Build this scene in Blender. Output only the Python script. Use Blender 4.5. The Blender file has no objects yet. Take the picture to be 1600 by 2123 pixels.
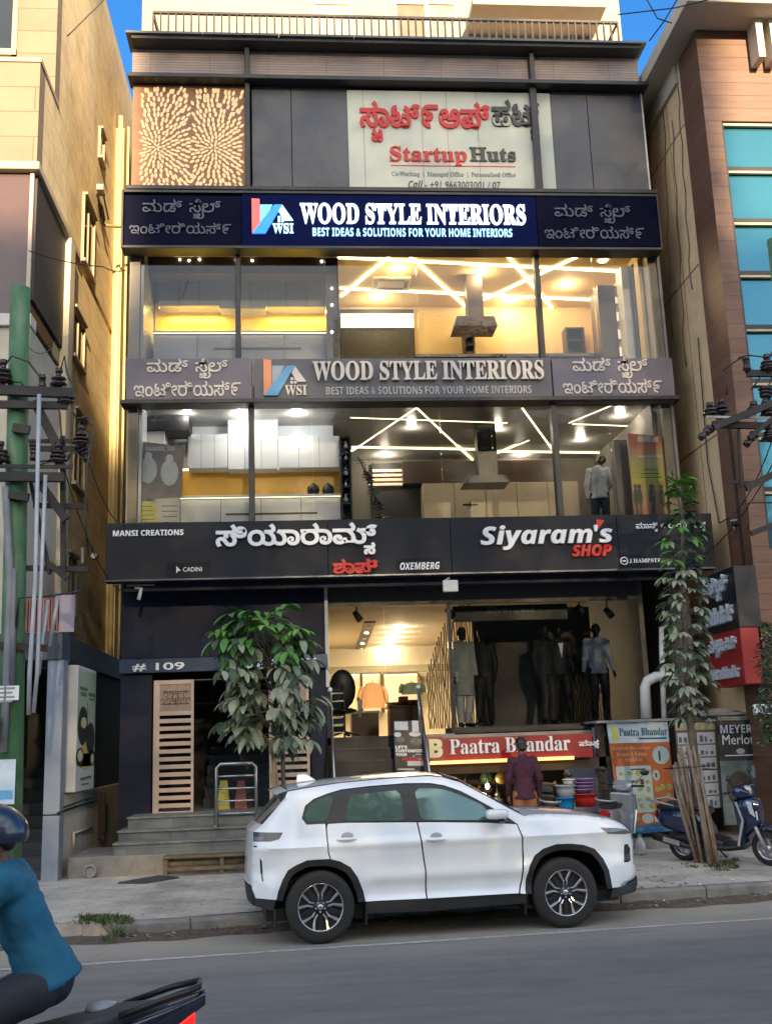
import bpy, bmesh, math, random
from math import sin, cos, pi, radians, sqrt, atan2, hypot
from mathutils import Vector, Matrix
from mathutils.geometry import tessellate_polygon, delaunay_2d_cdt

random.seed(7)
SC = bpy.context.scene
COL = SC.collection

# ------------------------------------------------------------------ camera
H = 1.98                                   # eye height above the road
FPX, CX, CY = 2198.6, 800.0, 1061.5        # focal length and centre in photo pixels (1600 x 2123)
_p, _y, _r = radians(12.21), radians(4.955), radians(-2.016)
FW = Vector((sin(_y)*cos(_p), cos(_y)*cos(_p), sin(_p)))
_rt = Vector((cos(_y), -sin(_y), 0)); _up = _rt.cross(FW)
RT = cos(_r)*_rt + sin(_r)*_up
UP = -sin(_r)*_rt + cos(_r)*_up
cam = bpy.data.cameras.new('camera'); camo = bpy.data.objects.new('camera', cam); COL.objects.link(camo)
cam.sensor_fit = 'VERTICAL'; cam.sensor_height = 36.0; cam.lens = FPX/2123.0*36.0
cam.clip_start = 0.1; cam.clip_end = 2000
_m = Matrix((RT, UP, -FW)).transposed().to_4x4(); _m.translation = (0, 0, H)
camo.matrix_world = _m
SC.camera = camo

# ------------------------------------------------------------------ sky, sun, exposure
SUN_EL, SUN_AZ = radians(14.0), radians(7.0)     # sun stands behind the camera, a little to the right
w = bpy.data.worlds.new('World'); SC.world = w; w.use_nodes = True
nt = w.node_tree; bg = nt.nodes['Background']
sky = nt.nodes.new('ShaderNodeTexSky'); sky.sky_type = 'NISHITA'; sky.sun_disc = False
sky.sun_elevation = SUN_EL; sky.altitude = 900; sky.air_density = 0.8; sky.dust_density = 0.2; sky.ozone_density = 3.0
to_sun = Vector((sin(SUN_AZ)*cos(SUN_EL), -cos(SUN_AZ)*cos(SUN_EL), sin(SUN_EL)))
sky.sun_rotation = atan2(to_sun.x, to_sun.y)
hsv = nt.nodes.new('ShaderNodeHueSaturation'); hsv.inputs['Saturation'].default_value = 1.2; nt.links.new(sky.outputs[0], hsv.inputs['Color'])
# broken pale cloud added behind the camera as fill light; sky ahead stays clear
tc = nt.nodes.new('ShaderNodeTexCoord'); sx = nt.nodes.new('ShaderNodeSeparateXYZ'); nt.links.new(tc.outputs['Generated'], sx.inputs[0])
bank = nt.nodes.new('ShaderNodeMapRange'); bank.interpolation_type = 'SMOOTHSTEP'; bank.inputs[1].default_value = 0.10; bank.inputs[2].default_value = -0.45; bank.inputs[3].default_value = 0; bank.inputs[4].default_value = 1; nt.links.new(sx.outputs[1], bank.inputs[0])
cn = nt.nodes.new('ShaderNodeTexNoise'); cn.inputs['Scale'].default_value = 2.6; cn.inputs['Detail'].default_value = 8; cn.inputs['Roughness'].default_value = 0.6; nt.links.new(tc.outputs['Generated'], cn.inputs['Vector'])
cm = nt.nodes.new('ShaderNodeMapRange'); cm.inputs[1].default_value = 0.36; cm.inputs[2].default_value = 0.56; cm.inputs[3].default_value = 0.25; cm.inputs[4].default_value = 1.0; nt.links.new(cn.outputs[0], cm.inputs[0])
cf = nt.nodes.new('ShaderNodeMath'); cf.operation = 'MULTIPLY'; nt.links.new(bank.outputs[0], cf.inputs[0]); nt.links.new(cm.outputs[0], cf.inputs[1])
cl = nt.nodes.new('ShaderNodeMix'); cl.data_type = 'RGBA'; nt.links.new(cf.outputs[0], cl.inputs[0]); nt.links.new(hsv.outputs[0], cl.inputs[6]); cl.inputs[7].default_value = (5.05, 5.3, 5.6, 1)
nt.links.new(cl.outputs[2], bg.inputs[0]); bg.inputs[1].default_value = 0.05
sl = bpy.data.lights.new('sun', 'SUN'); so = bpy.data.objects.new('sun', sl); COL.objects.link(so)
sl.energy = 2.0; sl.angle = radians(1.0); sl.color = (1.0, 0.76, 0.46)
so.rotation_euler = (-to_sun).to_track_quat('-Z', 'Y').to_euler(); so.location = (20, -40, 40)
SC.view_settings.view_transform = 'Standard'; SC.view_settings.look = 'None'
SC.view_settings.exposure = 2.95; SC.view_settings.gamma = 1.0
SC.render.engine = 'CYCLES'
SC.cycles.use_denoising = True
SC.cycles.max_bounces = 8; SC.cycles.transparent_max_bounces = 12; SC.cycles.glossy_bounces = 4
SC.cycles.transmission_bounces = 4; SC.cycles.diffuse_bounces = 3
SC.cycles.caustics_reflective = False; SC.cycles.caustics_refractive = False
SC.cycles.sample_clamp_indirect = 4.0

# ------------------------------------------------------------------ photo pixel -> world
def ray(px, py): return FW + RT*((px-CX)/FPX) - UP*((py-CY)/FPX)
def at(px, py, Y):                         # the point of the plane y = Y seen at a pixel
    d = ray(px, py); t = Y/d.y
    return Vector((d.x*t, Y, H+d.z*t))
def atx(px, py, X):                        # same on the plane x = X
    d = ray(px, py); t = X/d.x
    return Vector((X, d.y*t, H+d.z*t))
def atz(px, py, z=0.0):                    # same on the ground
    d = ray(px, py); t = (z-H)/d.z
    return Vector((d.x*t, d.y*t, z))
def zx(px, py, Y): p = at(px, py, Y); return p.x, p.z
def rect(px0, py0, px1, py1, Y):           # axis-aligned rectangle on y = Y from its top-left and bottom-right pixels
    a, b = at(px0, py0, Y), at(px1, py1, Y); c, d = at(px0, py1, Y), at(px1, py0, Y)
    return (a.x+c.x)/2, (b.x+d.x)/2, (c.z+b.z)/2, (a.z+d.z)/2      # x0 x1 z0 z1

# ------------------------------------------------------------------ objects
OFF = {}
def tag(o, label=None, cat=None, group=None, kind=None):
    if label: o['label'] = label
    if cat: o['category'] = cat
    if group: o['group'] = group
    if kind: o['kind'] = kind
    return o
def thing(name, label, cat, loc=(0, 0, 0), group=None):
    o = bpy.data.objects.new(name, None); COL.objects.link(o)
    o.empty_display_size = 0.2; o.location = loc; OFF[o.name] = Vector(loc)
    return tag(o, label, cat, group)
def copy_tree(o, loc=None, rz=None, label=None, parent=None, scale=None):
    c = o.copy(); COL.objects.link(c)
    if parent is not None: c.parent = parent
    if loc is not None: c.location = loc
    if rz is not None: c.rotation_euler.z = rz
    if scale is not None: c.scale = (scale,)*3
    if label: c['label'] = label
    OFF[c.name] = Vector(c.location)
    for ch in list(o.children): copy_tree(ch, parent=c)
    return c

class MB:
    """collects faces for one mesh"""
    def __init__(s): s.v = []; s.f = []; s.m = []; s.sm = []; s.mi = 0; s.smooth = False
    def add(s, vs, fs):
        b = len(s.v); s.v += [tuple(p) for p in vs]
        for f in fs: s.f.append(tuple(b+i for i in f)); s.m.append(s.mi); s.sm.append(s.smooth)
        return s
    def box(s, x0, x1, y0, y1, z0, z1):
        if x1 < x0: x0, x1 = x1, x0
        if y1 < y0: y0, y1 = y1, y0
        if z1 < z0: z0, z1 = z1, z0
        return s.add([(x0,y0,z0),(x1,y0,z0),(x1,y1,z0),(x0,y1,z0),(x0,y0,z1),(x1,y0,z1),(x1,y1,z1),(x0,y1,z1)],
                     [(0,3,2,1),(4,5,6,7),(0,1,5,4),(1,2,6,5),(2,3,7,6),(3,0,4,7)])
    def obox(s, c, U, V, W_, du, dv, dw):
        c = Vector(c); U = Vector(U).normalized()*du/2; V = Vector(V).normalized()*dv/2; W_ = Vector(W_).normalized()*dw/2
        P = [c+a*U+b*V+d*W_ for d in (-1,1) for a, b in ((-1,-1),(1,-1),(1,1),(-1,1))]
        return s.add(P, [(0,3,2,1),(4,5,6,7),(0,1,5,4),(1,2,6,5),(2,3,7,6),(3,0,4,7)])
    def poly(s, pts): return s.add(pts, [tuple(range(len(pts)))])
    def prism(s, pts, vec):
        vec = Vector(vec); n = len(pts); P = [Vector(p) for p in pts]; Q = [p+vec for p in P]
        tr = tessellate_polygon([P]) if n > 4 else None
        if tr: fs = [tuple(t) for t in tr]+[tuple(i+n for i in reversed(t)) for t in tr]
        else: fs = [tuple(range(n)), tuple(i+n for i in reversed(range(n)))]
        fs += [(i, i+n, (i+1) % n+n, (i+1) % n) for i in range(n)]
        return s.add(P+Q, fs)
    def bar(s, a, b, w=0.05, h=None, up=(0, 0, 1)):
        a, b = Vector(a), Vector(b); d = b-a; L = d.length
        if L < 1e-6: return s
        u = Vector(up)
        if abs(d.normalized().dot(u)) > 0.95: u = Vector((0, 1, 0))
        r = d.cross(u).normalized(); u2 = r.cross(d).normalized()
        return s.obox((a+b)/2, d, r, u2, L, w, h or w)
    def tube(s, pts, r=0.02, n=8, cap=True):
        P = [Vector(p) for p in pts]; k = len(P)
        R = r if isinstance(r, (list, tuple)) else [r]*k
        vs = []; ref = None
        for i in range(k):
            d = (P[min(i+1, k-1)]-P[max(i-1, 0)]).normalized()
            if ref is None:
                ref = Vector((0, 0, 1)) if abs(d.z) < 0.9 else Vector((1, 0, 0))
            a = (ref-d*ref.dot(d)); a = a.normalized() if a.length > 1e-5 else d.orthogonal().normalized()
            ref = a; b = d.cross(a)
            vs += [P[i]+(a*cos(2*pi*j/n)+b*sin(2*pi*j/n))*R[i] for j in range(n)]
        fs = [(i*n+j, i*n+(j+1) % n, (i+1)*n+(j+1) % n, (i+1)*n+j) for i in range(k-1) for j in range(n)]
        if cap: fs += [tuple(reversed(range(n))), tuple((k-1)*n+j for j in range(n))]
        o = s.smooth; s.smooth = True; s.add(vs, fs); s.smooth = o
        return s
    def lathe(s, prof, c=(0, 0, 0), n=20, axis='z', cap=True):
        vs = []; c = Vector(c)
        for r, h in prof:
            for j in range(n):
                a = 2*pi*j/n; x, y = r*cos(a), r*sin(a)
                vs.append(c+Vector((x, y, h) if axis == 'z' else ((x, h, y) if axis == 'y' else (h, x, y))))
        k = len(prof)
        fs = [(i*n+j, i*n+(j+1) % n, (i+1)*n+(j+1) % n, (i+1)*n+j) for i in range(k-1) for j in range(n)]
        if cap: fs += [tuple(reversed(range(n))), tuple((k-1)*n+j for j in range(n))]
        o = s.smooth; s.smooth = True; s.add(vs, fs); s.smooth = o
        return s
    def ellip(s, c, r, nu=14, nv=8, rot=None):
        c = Vector(c); vs = []
        for i in range(nv+1):
            t = pi*i/nv
            for j in range(nu):
                a = 2*pi*j/nu; p = Vector((r[0]*sin(t)*cos(a), r[1]*sin(t)*sin(a), r[2]*cos(t)))
                vs.append(c+(rot @ p if rot else p))
        fs = [(i*nu+j, (i+1)*nu+j, (i+1)*nu+(j+1) % nu, i*nu+(j+1) % nu) for i in range(nv) for j in range(nu)]
        o = s.smooth; s.smooth = True; s.add(vs, fs); s.smooth = o
        return s
    def grid(s, fn, nu, nv, smooth=True):
        vs = [fn(i/nu, j/nv) for j in range(nv+1) for i in range(nu+1)]
        fs = [(j*(nu+1)+i, j*(nu+1)+i+1, (j+1)*(nu+1)+i+1, (j+1)*(nu+1)+i) for j in range(nv) for i in range(nu)]
        o = s.smooth; s.smooth = smooth; s.add(vs, fs); s.smooth = o
        return s
    def build(s, name, mats, parent=None, label=None, cat=None, group=None, kind=None, bevel=0, seg=1, local=False,
              auto=None, origin=None, subsurf=0, fixn=False, merge=0):
        me = bpy.data.meshes.new(name)
        if parent is not None: off = OFF.get(parent.name, Vector((0, 0, 0))) if not local else Vector((0, 0, 0)); loc = (0, 0, 0)
        elif local: off = Vector((0, 0, 0)); loc = (0, 0, 0)
        else:
            xs = [v[0] for v in s.v]; ys = [v[1] for v in s.v]; zs = [v[2] for v in s.v]
            off = Vector(origin) if origin else Vector(((min(xs)+max(xs))/2, (min(ys)+max(ys))/2, min(zs))); loc = off
        me.from_pydata([(v[0]-off.x, v[1]-off.y, v[2]-off.z) for v in s.v], [], s.f)
        if not isinstance(mats, (list, tuple)): mats = [mats]
        for m in mats: me.materials.append(m)
        me.polygons.foreach_set('material_index', s.m); me.polygons.foreach_set('use_smooth', s.sm)
        if fixn or merge:
            bm = bmesh.new(); bm.from_mesh(me)
            if merge: bmesh.ops.remove_doubles(bm, verts=bm.verts, dist=merge)
            if fixn: bmesh.ops.recalc_face_normals(bm, faces=bm.faces)
            bm.to_mesh(me); bm.free()
        me.update()
        if auto is not None: me.set_sharp_from_angle(angle=radians(auto))
        o = bpy.data.objects.new(name, me); COL.objects.link(o); o.location = loc
        if parent is not None: o.parent = parent; OFF[o.name] = off
        else: OFF[o.name] = off
        if bevel:
            b = o.modifiers.new('bevel', 'BEVEL'); b.width = bevel; b.segments = seg; b.limit_method = 'ANGLE'; b.angle_limit = radians(40)
        if subsurf:
            b = o.modifiers.new('sub', 'SUBSURF'); b.levels = b.render_levels = subsurf
        return tag(o, label, cat, group, kind)

# ------------------------------------------------------------------ materials
MATS = {}
def mat(name, col, rough=0.6, metal=0.0, var=0.10, vs=3.0, bump=0.0, bs=40.0, spec=0.5, coat=0.0, emit=0.0, ecol=None,
        grime=0.0, gcol=(0.05, 0.045, 0.04), gs=1.2, stretch=1.0, alpha=1.0, rvar=0.0):
    if name in MATS: return MATS[name]
    m = bpy.data.materials.new(name); m.use_nodes = True; n = m.node_tree.nodes; L = m.node_tree.links
    b = n['Principled BSDF']
    b.inputs['Base Color'].default_value = (*col, 1); b.inputs['Roughness'].default_value = rough
    b.inputs['Metallic'].default_value = metal; b.inputs['Specular IOR Level'].default_value = spec
    if coat: b.inputs['Coat Weight'].default_value = coat; b.inputs['Coat Roughness'].default_value = 0.04
    if emit: b.inputs['Emission Color'].default_value = (*(ecol or col), 1); b.inputs['Emission Strength'].default_value = emit
    if alpha < 1: b.inputs['Alpha'].default_value = alpha
    geo = n.new('ShaderNodeNewGeometry'); src = geo.outputs['Position']
    if stretch != 1.0:
        mp = n.new('ShaderNodeMapping'); mp.inputs['Scale'].default_value = (1, 1, stretch); L.new(src, mp.inputs[0]); src = mp.outputs[0]
    out = None
    if var:
        t = n.new('ShaderNodeTexNoise'); t.inputs['Scale'].default_value = vs; t.inputs['Detail'].default_value = 7; t.inputs['Roughness'].default_value = 0.62
        L.new(src, t.inputs['Vector'])
        mr = n.new('ShaderNodeMapRange'); mr.inputs[1].default_value = 0.25; mr.inputs[2].default_value = 0.75
        mr.inputs[3].default_value = 1-var; mr.inputs[4].default_value = 1+var; L.new(t.outputs[0], mr.inputs[0])
        mx = n.new('ShaderNodeMix'); mx.data_type = 'RGBA'; mx.blend_type = 'MULTIPLY'; mx.inputs[0].default_value = 1
        mx.inputs[6].default_value = (*col, 1); L.new(mr.outputs[0], mx.inputs[7]); out = mx.outputs[2]
        if rvar:
            m2 = n.new('ShaderNodeMapRange'); m2.inputs[1].default_value = 0.3; m2.inputs[2].default_value = 0.7
            m2.inputs[3].default_value = max(0.02, rough-rvar); m2.inputs[4].default_value = rough+rvar
            L.new(t.outputs[0], m2.inputs[0]); L.new(m2.outputs[0], b.inputs['Roughness'])
    if grime:
        t = n.new('ShaderNodeTexNoise'); t.inputs['Scale'].default_value = gs; t.inputs['Detail'].default_value = 9; t.inputs['Roughness'].default_value = 0.7
        mp = n.new('ShaderNodeMapping'); mp.inputs['Scale'].default_value = (1, 1, 0.35); mp.inputs['Location'].default_value = (3.1, 7.7, 1.3)
        L.new(geo.outputs['Position'], mp.inputs[0]); L.new(mp.outputs[0], t.inputs['Vector'])
        mr = n.new('ShaderNodeMapRange'); mr.inputs[1].default_value = 0.5; mr.inputs[2].default_value = 0.72; mr.inputs[3].default_value = 0; mr.inputs[4].default_value = grime
        L.new(t.outputs[0], mr.inputs[0])
        mx = n.new('ShaderNodeMix'); mx.data_type = 'RGBA'; L.new(mr.outputs[0], mx.inputs[0])
        if out: L.new(out, mx.inputs[6])
        else: mx.inputs[6].default_value = (*col, 1)
        mx.inputs[7].default_value = (*gcol, 1); out = mx.outputs[2]
    if out: L.new(out, b.inputs['Base Color'])
    if bump:
        t = n.new('ShaderNodeTexNoise'); t.inputs['Scale'].default_value = bs; t.inputs['Detail'].default_value = 5
        L.new(src, t.inputs['Vector'])
        bp = n.new('ShaderNodeBump'); bp.inputs['Strength'].default_value = bump; bp.inputs['Distance'].default_value = 0.02
        L.new(t.outputs[0], bp.inputs['Height']); L.new(bp.outputs[0], b.inputs['Normal'])
    MATS[name] = m; return m

def brickmat(name, c1, c2, mortar, w, h, rough=0.6, off=0.5, gap=0.008, axes='xz', var=0.15, bump=0.4, grime=0.0, grain=0.0):
    """courses of tiles or boards in world metres; axes xz: walls (x+y along), xy: floors"""
    if name in MATS: return MATS[name]
    m = bpy.data.materials.new(name); m.use_nodes = True; n = m.node_tree.nodes; L = m.node_tree.links; b = n['Principled BSDF']
    b.inputs['Roughness'].default_value = rough
    geo = n.new('ShaderNodeNewGeometry'); sp = n.new('ShaderNodeSeparateXYZ'); L.new(geo.outputs['Position'], sp.inputs[0])
    cb = n.new('ShaderNodeCombineXYZ')
    if axes == 'xz':
        ad = n.new('ShaderNodeMath'); ad.operation = 'ADD'; L.new(sp.outputs[0], ad.inputs[0]); L.new(sp.outputs[1], ad.inputs[1])
        L.new(ad.outputs[0], cb.inputs[0]); L.new(sp.outputs[2], cb.inputs[1])
    else:
        L.new(sp.outputs[0], cb.inputs[0]); L.new(sp.outputs[1], cb.inputs[1])
    br = n.new('ShaderNodeTexBrick'); L.new(cb.outputs[0], br.inputs['Vector'])
    br.inputs['Color1'].default_value = (*c1, 1); br.inputs['Color2'].default_value = (*c2, 1); br.inputs['Mortar'].default_value = (*mortar, 1)
    br.inputs['Scale'].default_value = 1.0; br.inputs['Brick Width'].default_value = w; br.inputs['Row Height'].default_value = h
    br.inputs['Mortar Size'].default_value = gap; br.inputs['Mortar Smooth'].default_value = 0.1; br.offset = off; br.inputs['Bias'].default_value = 0.0
    t = n.new('ShaderNodeTexNoise'); t.inputs['Scale'].default_value = 2.2 if not grain else 1.6; t.inputs['Detail'].default_value = 8; t.inputs['Roughness'].default_value = 0.65
    if grain:
        mp = n.new('ShaderNodeMapping'); mp.inputs['Scale'].default_value = (1, 1, grain) if axes == 'xz' else (1, grain, 1)
        L.new(geo.outputs['Position'], mp.inputs[0]); L.new(mp.outputs[0], t.inputs['Vector'])
    else: L.new(geo.outputs['Position'], t.inputs['Vector'])
    mr = n.new('ShaderNodeMapRange'); mr.inputs[1].default_value = 0.25; mr.inputs[2].default_value = 0.75; mr.inputs[3].default_value = 1-var; mr.inputs[4].default_value = 1+var
    L.new(t.outputs[0], mr.inputs[0])
    mx = n.new('ShaderNodeMix'); mx.data_type = 'RGBA'; mx.blend_type = 'MULTIPLY'; mx.inputs[0].default_value = 1
    L.new(br.outputs['Color'], mx.inputs[6]); L.new(mr.outputs[0], mx.inputs[7]); out = mx.outputs[2]
    if grime:
        t2 = n.new('ShaderNodeTexNoise'); t2.inputs['Scale'].default_value = 0.9; t2.inputs['Detail'].default_value = 9; t2.inputs['Roughness'].default_value = 0.7
        L.new(geo.outputs['Position'], t2.inputs['Vector'])
        m3 = n.new('ShaderNodeMapRange'); m3.inputs[1].default_value = 0.48; m3.inputs[2].default_value = 0.7; m3.inputs[3].default_value = 0; m3.inputs[4].default_value = grime
        L.new(t2.outputs[0], m3.inputs[0])
        mg = n.new('ShaderNodeMix'); mg.data_type = 'RGBA'; L.new(m3.outputs[0], mg.inputs[0]); L.new(out, mg.inputs[6]); mg.inputs[7].default_value = (0.09, 0.08, 0.065, 1); out = mg.outputs[2]
    L.new(out, b.inputs['Base Color'])
    bp = n.new('ShaderNodeBump'); bp.inputs['Strength'].default_value = bump; bp.inputs['Distance'].default_value = 0.01; bp.invert = True
    L.new(br.outputs['Fac'], bp.inputs['Height']); L.new(bp.outputs[0], b.inputs['Normal'])
    MATS[name] = m; return m

def glassmat(name, tint=(0.8, 0.85, 0.85), refl=0.12, rough=0.0, wav=0.0, rcol=(1, 1, 1)):
    """thin window pane: looks through, with a mirror coat that grows at grazing angles"""
    if name in MATS: return MATS[name]
    m = bpy.data.materials.new(name); m.use_nodes = True; n = m.node_tree.nodes; L = m.node_tree.links
    n.remove(n['Principled BSDF']); o = n['Material Output']
    tr = n.new('ShaderNodeBsdfTransparent'); tr.inputs[0].default_value = (*tint, 1)
    gl = n.new('ShaderNodeBsdfGlossy'); gl.inputs['Roughness'].default_value = rough; gl.inputs[0].default_value = (*rcol, 1)
    lw = n.new('ShaderNodeFresnel'); lw.inputs['IOR'].default_value = 1.5
    mr = n.new('ShaderNodeMapRange'); mr.inputs[1].default_value = 0.04; mr.inputs[2].default_value = 1; mr.inputs[3].default_value = refl; mr.inputs[4].default_value = 1
    L.new(lw.outputs[0], mr.inputs[0])
    mx = n.new('ShaderNodeMixShader'); L.new(mr.outputs[0], mx.inputs[0]); L.new(tr.outputs[0], mx.inputs[1]); L.new(gl.outputs[0], mx.inputs[2])
    L.new(mx.outputs[0], o.inputs[0])
    if wav:
        geo = n.new('ShaderNodeNewGeometry'); t = n.new('ShaderNodeTexNoise'); t.inputs['Scale'].default_value = 0.7; t.inputs['Detail'].default_value = 1
        L.new(geo.outputs['Position'], t.inputs['Vector'])
        bp = n.new('ShaderNodeBump'); bp.inputs['Strength'].default_value = wav; bp.inputs['Distance'].default_value = 0.1
        L.new(t.outputs[0], bp.inputs['Height']); L.new(bp.outputs[0], gl.inputs['Normal'])
    MATS[name] = m; return m

# ------------------------------------------------------------------ lettering
_GL = {}; _LO = None
_LS = bpy.data.scenes.new('lettering_bench')       # outlines are read in a scene of their own, removed at the end
def _glyphs(s):
    if s in _GL: return _GL[s]
    global _LO
    if _LO is None:
        c = bpy.data.curves.new('lettering_source', 'FONT'); _LO = bpy.data.objects.new('lettering_source', c); _LS.collection.objects.link(_LO)
    o = _LO; o.data.body = s
    _LS.view_layers[0].update(); dg = _LS.view_layers[0].depsgraph; cu = o.evaluated_get(dg).to_curve(dg); loops = []
    for sp in cu.splines:
        P = []; bp = list(sp.bezier_points); n = len(bp)
        for i in range(n):
            a, b = bp[i], bp[(i+1) % n]
            p0, p1, p2, p3 = a.co.xy, a.handle_right.xy, b.handle_left.xy, b.co.xy
            d = (p3-p0); L = d.length
            bend = 0 if L < 1e-6 else max(abs(d.cross(p1-p0)), abs(d.cross(p2-p0)))/L
            k = 1 if bend < 0.002 else (2 if bend < 0.02 else 3)
            for j in range(k):
                t = j/k; u = 1-t
                P.append(u*u*u*p0+3*u*u*t*p1+3*u*t*t*p2+t*t*t*p3)
        Q = [P[0]]
        for p in P[1:]:
            if (p-Q[-1]).length > 1e-4: Q.append(p)
        if (Q[0]-Q[-1]).length < 1e-4: Q.pop()
        if len(Q) > 2: loops.append([(p.x, p.y) for p in Q])
    o.evaluated_get(dg).to_curve_clear()
    _GL[s] = loops; return loops
def _area(P): return sum(P[i][0]*P[(i+1) % len(P)][1]-P[(i+1) % len(P)][0]*P[i][1] for i in range(len(P)))/2
def _inside(p, P):
    c = False; n = len(P)
    for i in range(n):
        a, b = P[i], P[(i+1) % n]
        if (a[1] > p[1]) != (b[1] > p[1]) and p[0] < (b[0]-a[0])*(p[1]-a[1])/(b[1]-a[1])+a[0]: c = not c
    return c
def _grow(P, d):
    n = len(P); R = []
    for i in range(n):
        a, b, c = Vector(P[i-1]), Vector(P[i]), Vector(P[(i+1) % n])
        e1 = (b-a).normalized(); e2 = (c-b).normalized(); n1 = Vector((-e1.y, e1.x)); n2 = Vector((-e2.y, e2.x))
        m = n1+n2; L = m.length
        m = n1 if L < 0.3 else m*(2/(L*L))
        if m.length > 1.6: m = m.normalized()*1.6
        R.append((b.x+m.x*d, b.y+m.y*d))
    return R
MATHB = {}
for i in range(26):
    MATHB[('serif', chr(65+i))] = chr(0x1D400+i); MATHB[('serif', chr(97+i))] = chr(0x1D41A+i)
    MATHB[('sans', chr(65+i))] = chr(0x1D5D4+i); MATHB[('sans', chr(97+i))] = chr(0x1D5EE+i)
    MATHB[('ital', chr(65+i))] = chr(0x1D63C+i); MATHB[('ital', chr(97+i))] = chr(0x1D656+i)
def styled(s, style): return ''.join(MATHB.get((style, c), c) for c in s)
def text(mb, pieces, O, U, V, N, width=None, height=None, bold=0.0, depth=0.02, track=0.0, style=None, shear=0.0, anchor='fit'):
    """letters on the frame O (left foot), U (along), V (up), N (towards the viewer). pieces: text, or [(text, dx, dy, scale)]."""
    O, U, V, N = Vector(O), Vector(U).normalized(), Vector(V).normalized(), Vector(N).normalized()
    if isinstance(pieces, str): pieces = [(pieces, 0, 0, 1.0)]
    loops = []
    for pc in pieces:
        s, dx, dy, sc = pc[:4]; hide = pc[4] if len(pc) > 4 else ()
        if style: s = styled(s, style)
        for k, l in enumerate(_glyphs(s)):
            if k in hide: continue
            loops.append([((x*sc+dx)+shear*(y*sc+dy), y*sc+dy) for x, y in l])
    if not loops: return
    orient = 1 if sum(_area(l) for l in loops) > 0 else -1        # sign of outer contours
    pos = [l for l in loops if _area(l)*orient > 0]                # letters of another face may wind the other way: turn them round
    odd = [l for l in loops if _area(l)*orient < 0 and not any(_inside(l[0], q) for q in pos if not _inside(q[0], l))]
    loops = [list(reversed(l)) if any(l is o or _inside(l[0], o) for o in odd) else l for l in loops]
    if bold: loops = [_grow(l, -bold*orient) for l in loops]
    xs = [p[0] for l in loops for p in l]; ys = [p[1] for l in loops for p in l]
    x0, x1, y0, y1 = min(xs), max(xs), min(ys), max(ys)
    su = width/(x1-x0) if width else None; sv = height/(y1-y0) if height else None
    su = su or sv; sv = sv or su
    outs = [l for l in loops if _area(l)*orient > 0]; holes = [l for l in loops if _area(l)*orient <= 0]
    for k, o in enumerate(outs):
        hs = [h for h in holes if _inside(h[0], o)]
        # a hole belongs to the smallest outline round it
        hs = [h for h in hs if not any(q is not o and _inside(h[0], q) and abs(_area(q)) < abs(_area(o)) for q in outs)]
        dep = depth+0.0006*(k % 5)
        rings = [o]+hs
        P3 = [[Vector((p[0], p[1], 0)) for p in r] for r in rings]
        flat = [p for r in rings for p in r]
        tri = tessellate_polygon(P3)
        F = [O+U*((p[0]-x0)*su)+V*((p[1]-y0)*sv)+N*dep for p in flat]
        B = [O+U*((p[0]-x0)*su)+V*((p[1]-y0)*sv) for p in flat]
        n = len(flat); fs = []
        for t in tri:
            a, b, c = (F[i] for i in t)
            t = tuple(t) if (b-a).cross(c-a).dot(N) > 0 else tuple(reversed(t))
            fs.append(t)
        if depth > 0.004:
            base = 0
            for r in rings:
                k2 = len(r)
                for i in range(k2):
                    a, b = base+i, base+(i+1) % k2
                    fs.append((a, a+n, b+n, b) if orient < 0 else (a, b, b+n, a+n))
                base += k2
        mb.add(F+B, fs)
def sign_text(mb, pieces, px0, py0, px1, py1, Y, **k):
    """letters filling the pixel box on the plane y = Y, facing the street"""
    x0, x1, z0, z1 = rect(px0, py0, px1, py1, Y)
    a = at(px0, py1, Y); b = at(px1, py1, Y)
    U = Vector((1, 0, 0))
    text(mb, pieces, (x0, Y, z0), U, (0, 0, 1), (0, -1, 0), width=x1-x0, height=z1-z0, **k)
# ------------------------------------------------------------------ common materials
M_ = {}
M_['navy'] = mat('navy_panel', (0.010, 0.014, 0.034), 0.5, var=0.25, spec=.25, vs=2.0, grime=0.25, gcol=(0.03, 0.03, 0.035))
M_['navy_sign'] = mat('navy_sign_face', (0.003, 0.004, 0.018), 0.6, var=0.15, spec=.05)
M_['blue_sign'] = mat('blue_sign_face', (0.002, 0.006, 0.05), 0.6, var=0.12, spec=.05)
M_['black'] = mat('black_metal', (0.012, 0.012, 0.014), 0.4, var=0.2)
M_['fascia'] = mat('charcoal_sign_face', (0.014, 0.015, 0.02), 0.55, var=0.25, vs=1.5, rvar=0.1, spec=.25)
M_['dark_frame'] = mat('dark_window_frame', (0.02, 0.018, 0.018), 0.45, var=0.2)
M_['grey_panel'] = mat('grey_panel', (0.085, 0.083, 0.088), 0.45, var=0.10, vs=0.8)
M_['slab_grey'] = mat('grey_aluminium_cladding', (0.11, 0.115, 0.115), 0.45, var=0.12, vs=1.5, grime=0.3)
M_['cream_wall'] = mat('cream_wall', (0.55, 0.43, 0.29), 0.85, var=0.08, bump=0.15, grime=0.2, gcol=(0.25, 0.2, 0.14))
M_['white'] = mat('white_paint', (0.75, 0.75, 0.74), 0.5, var=0.06)
M_['white_cab'] = mat('white_laminate', (0.66, 0.69, 0.72), 0.25, var=0.03)
M_['steel'] = mat('brushed_steel', (0.55, 0.56, 0.58), 0.3, metal=1.0, var=0.1)
M_['galv'] = mat('galvanised_pipe', (0.36, 0.38, 0.41), 0.45, metal=0.3, var=0.2, grime=0.3)
M_['rust'] = mat('rusty_steel', (0.045, 0.03, 0.024), 0.75, metal=0.2, var=0.4, vs=8, bump=0.3)
M_['rubber'] = mat('rubber', (0.014, 0.014, 0.015), 0.75, var=0.25, vs=12)
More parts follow.
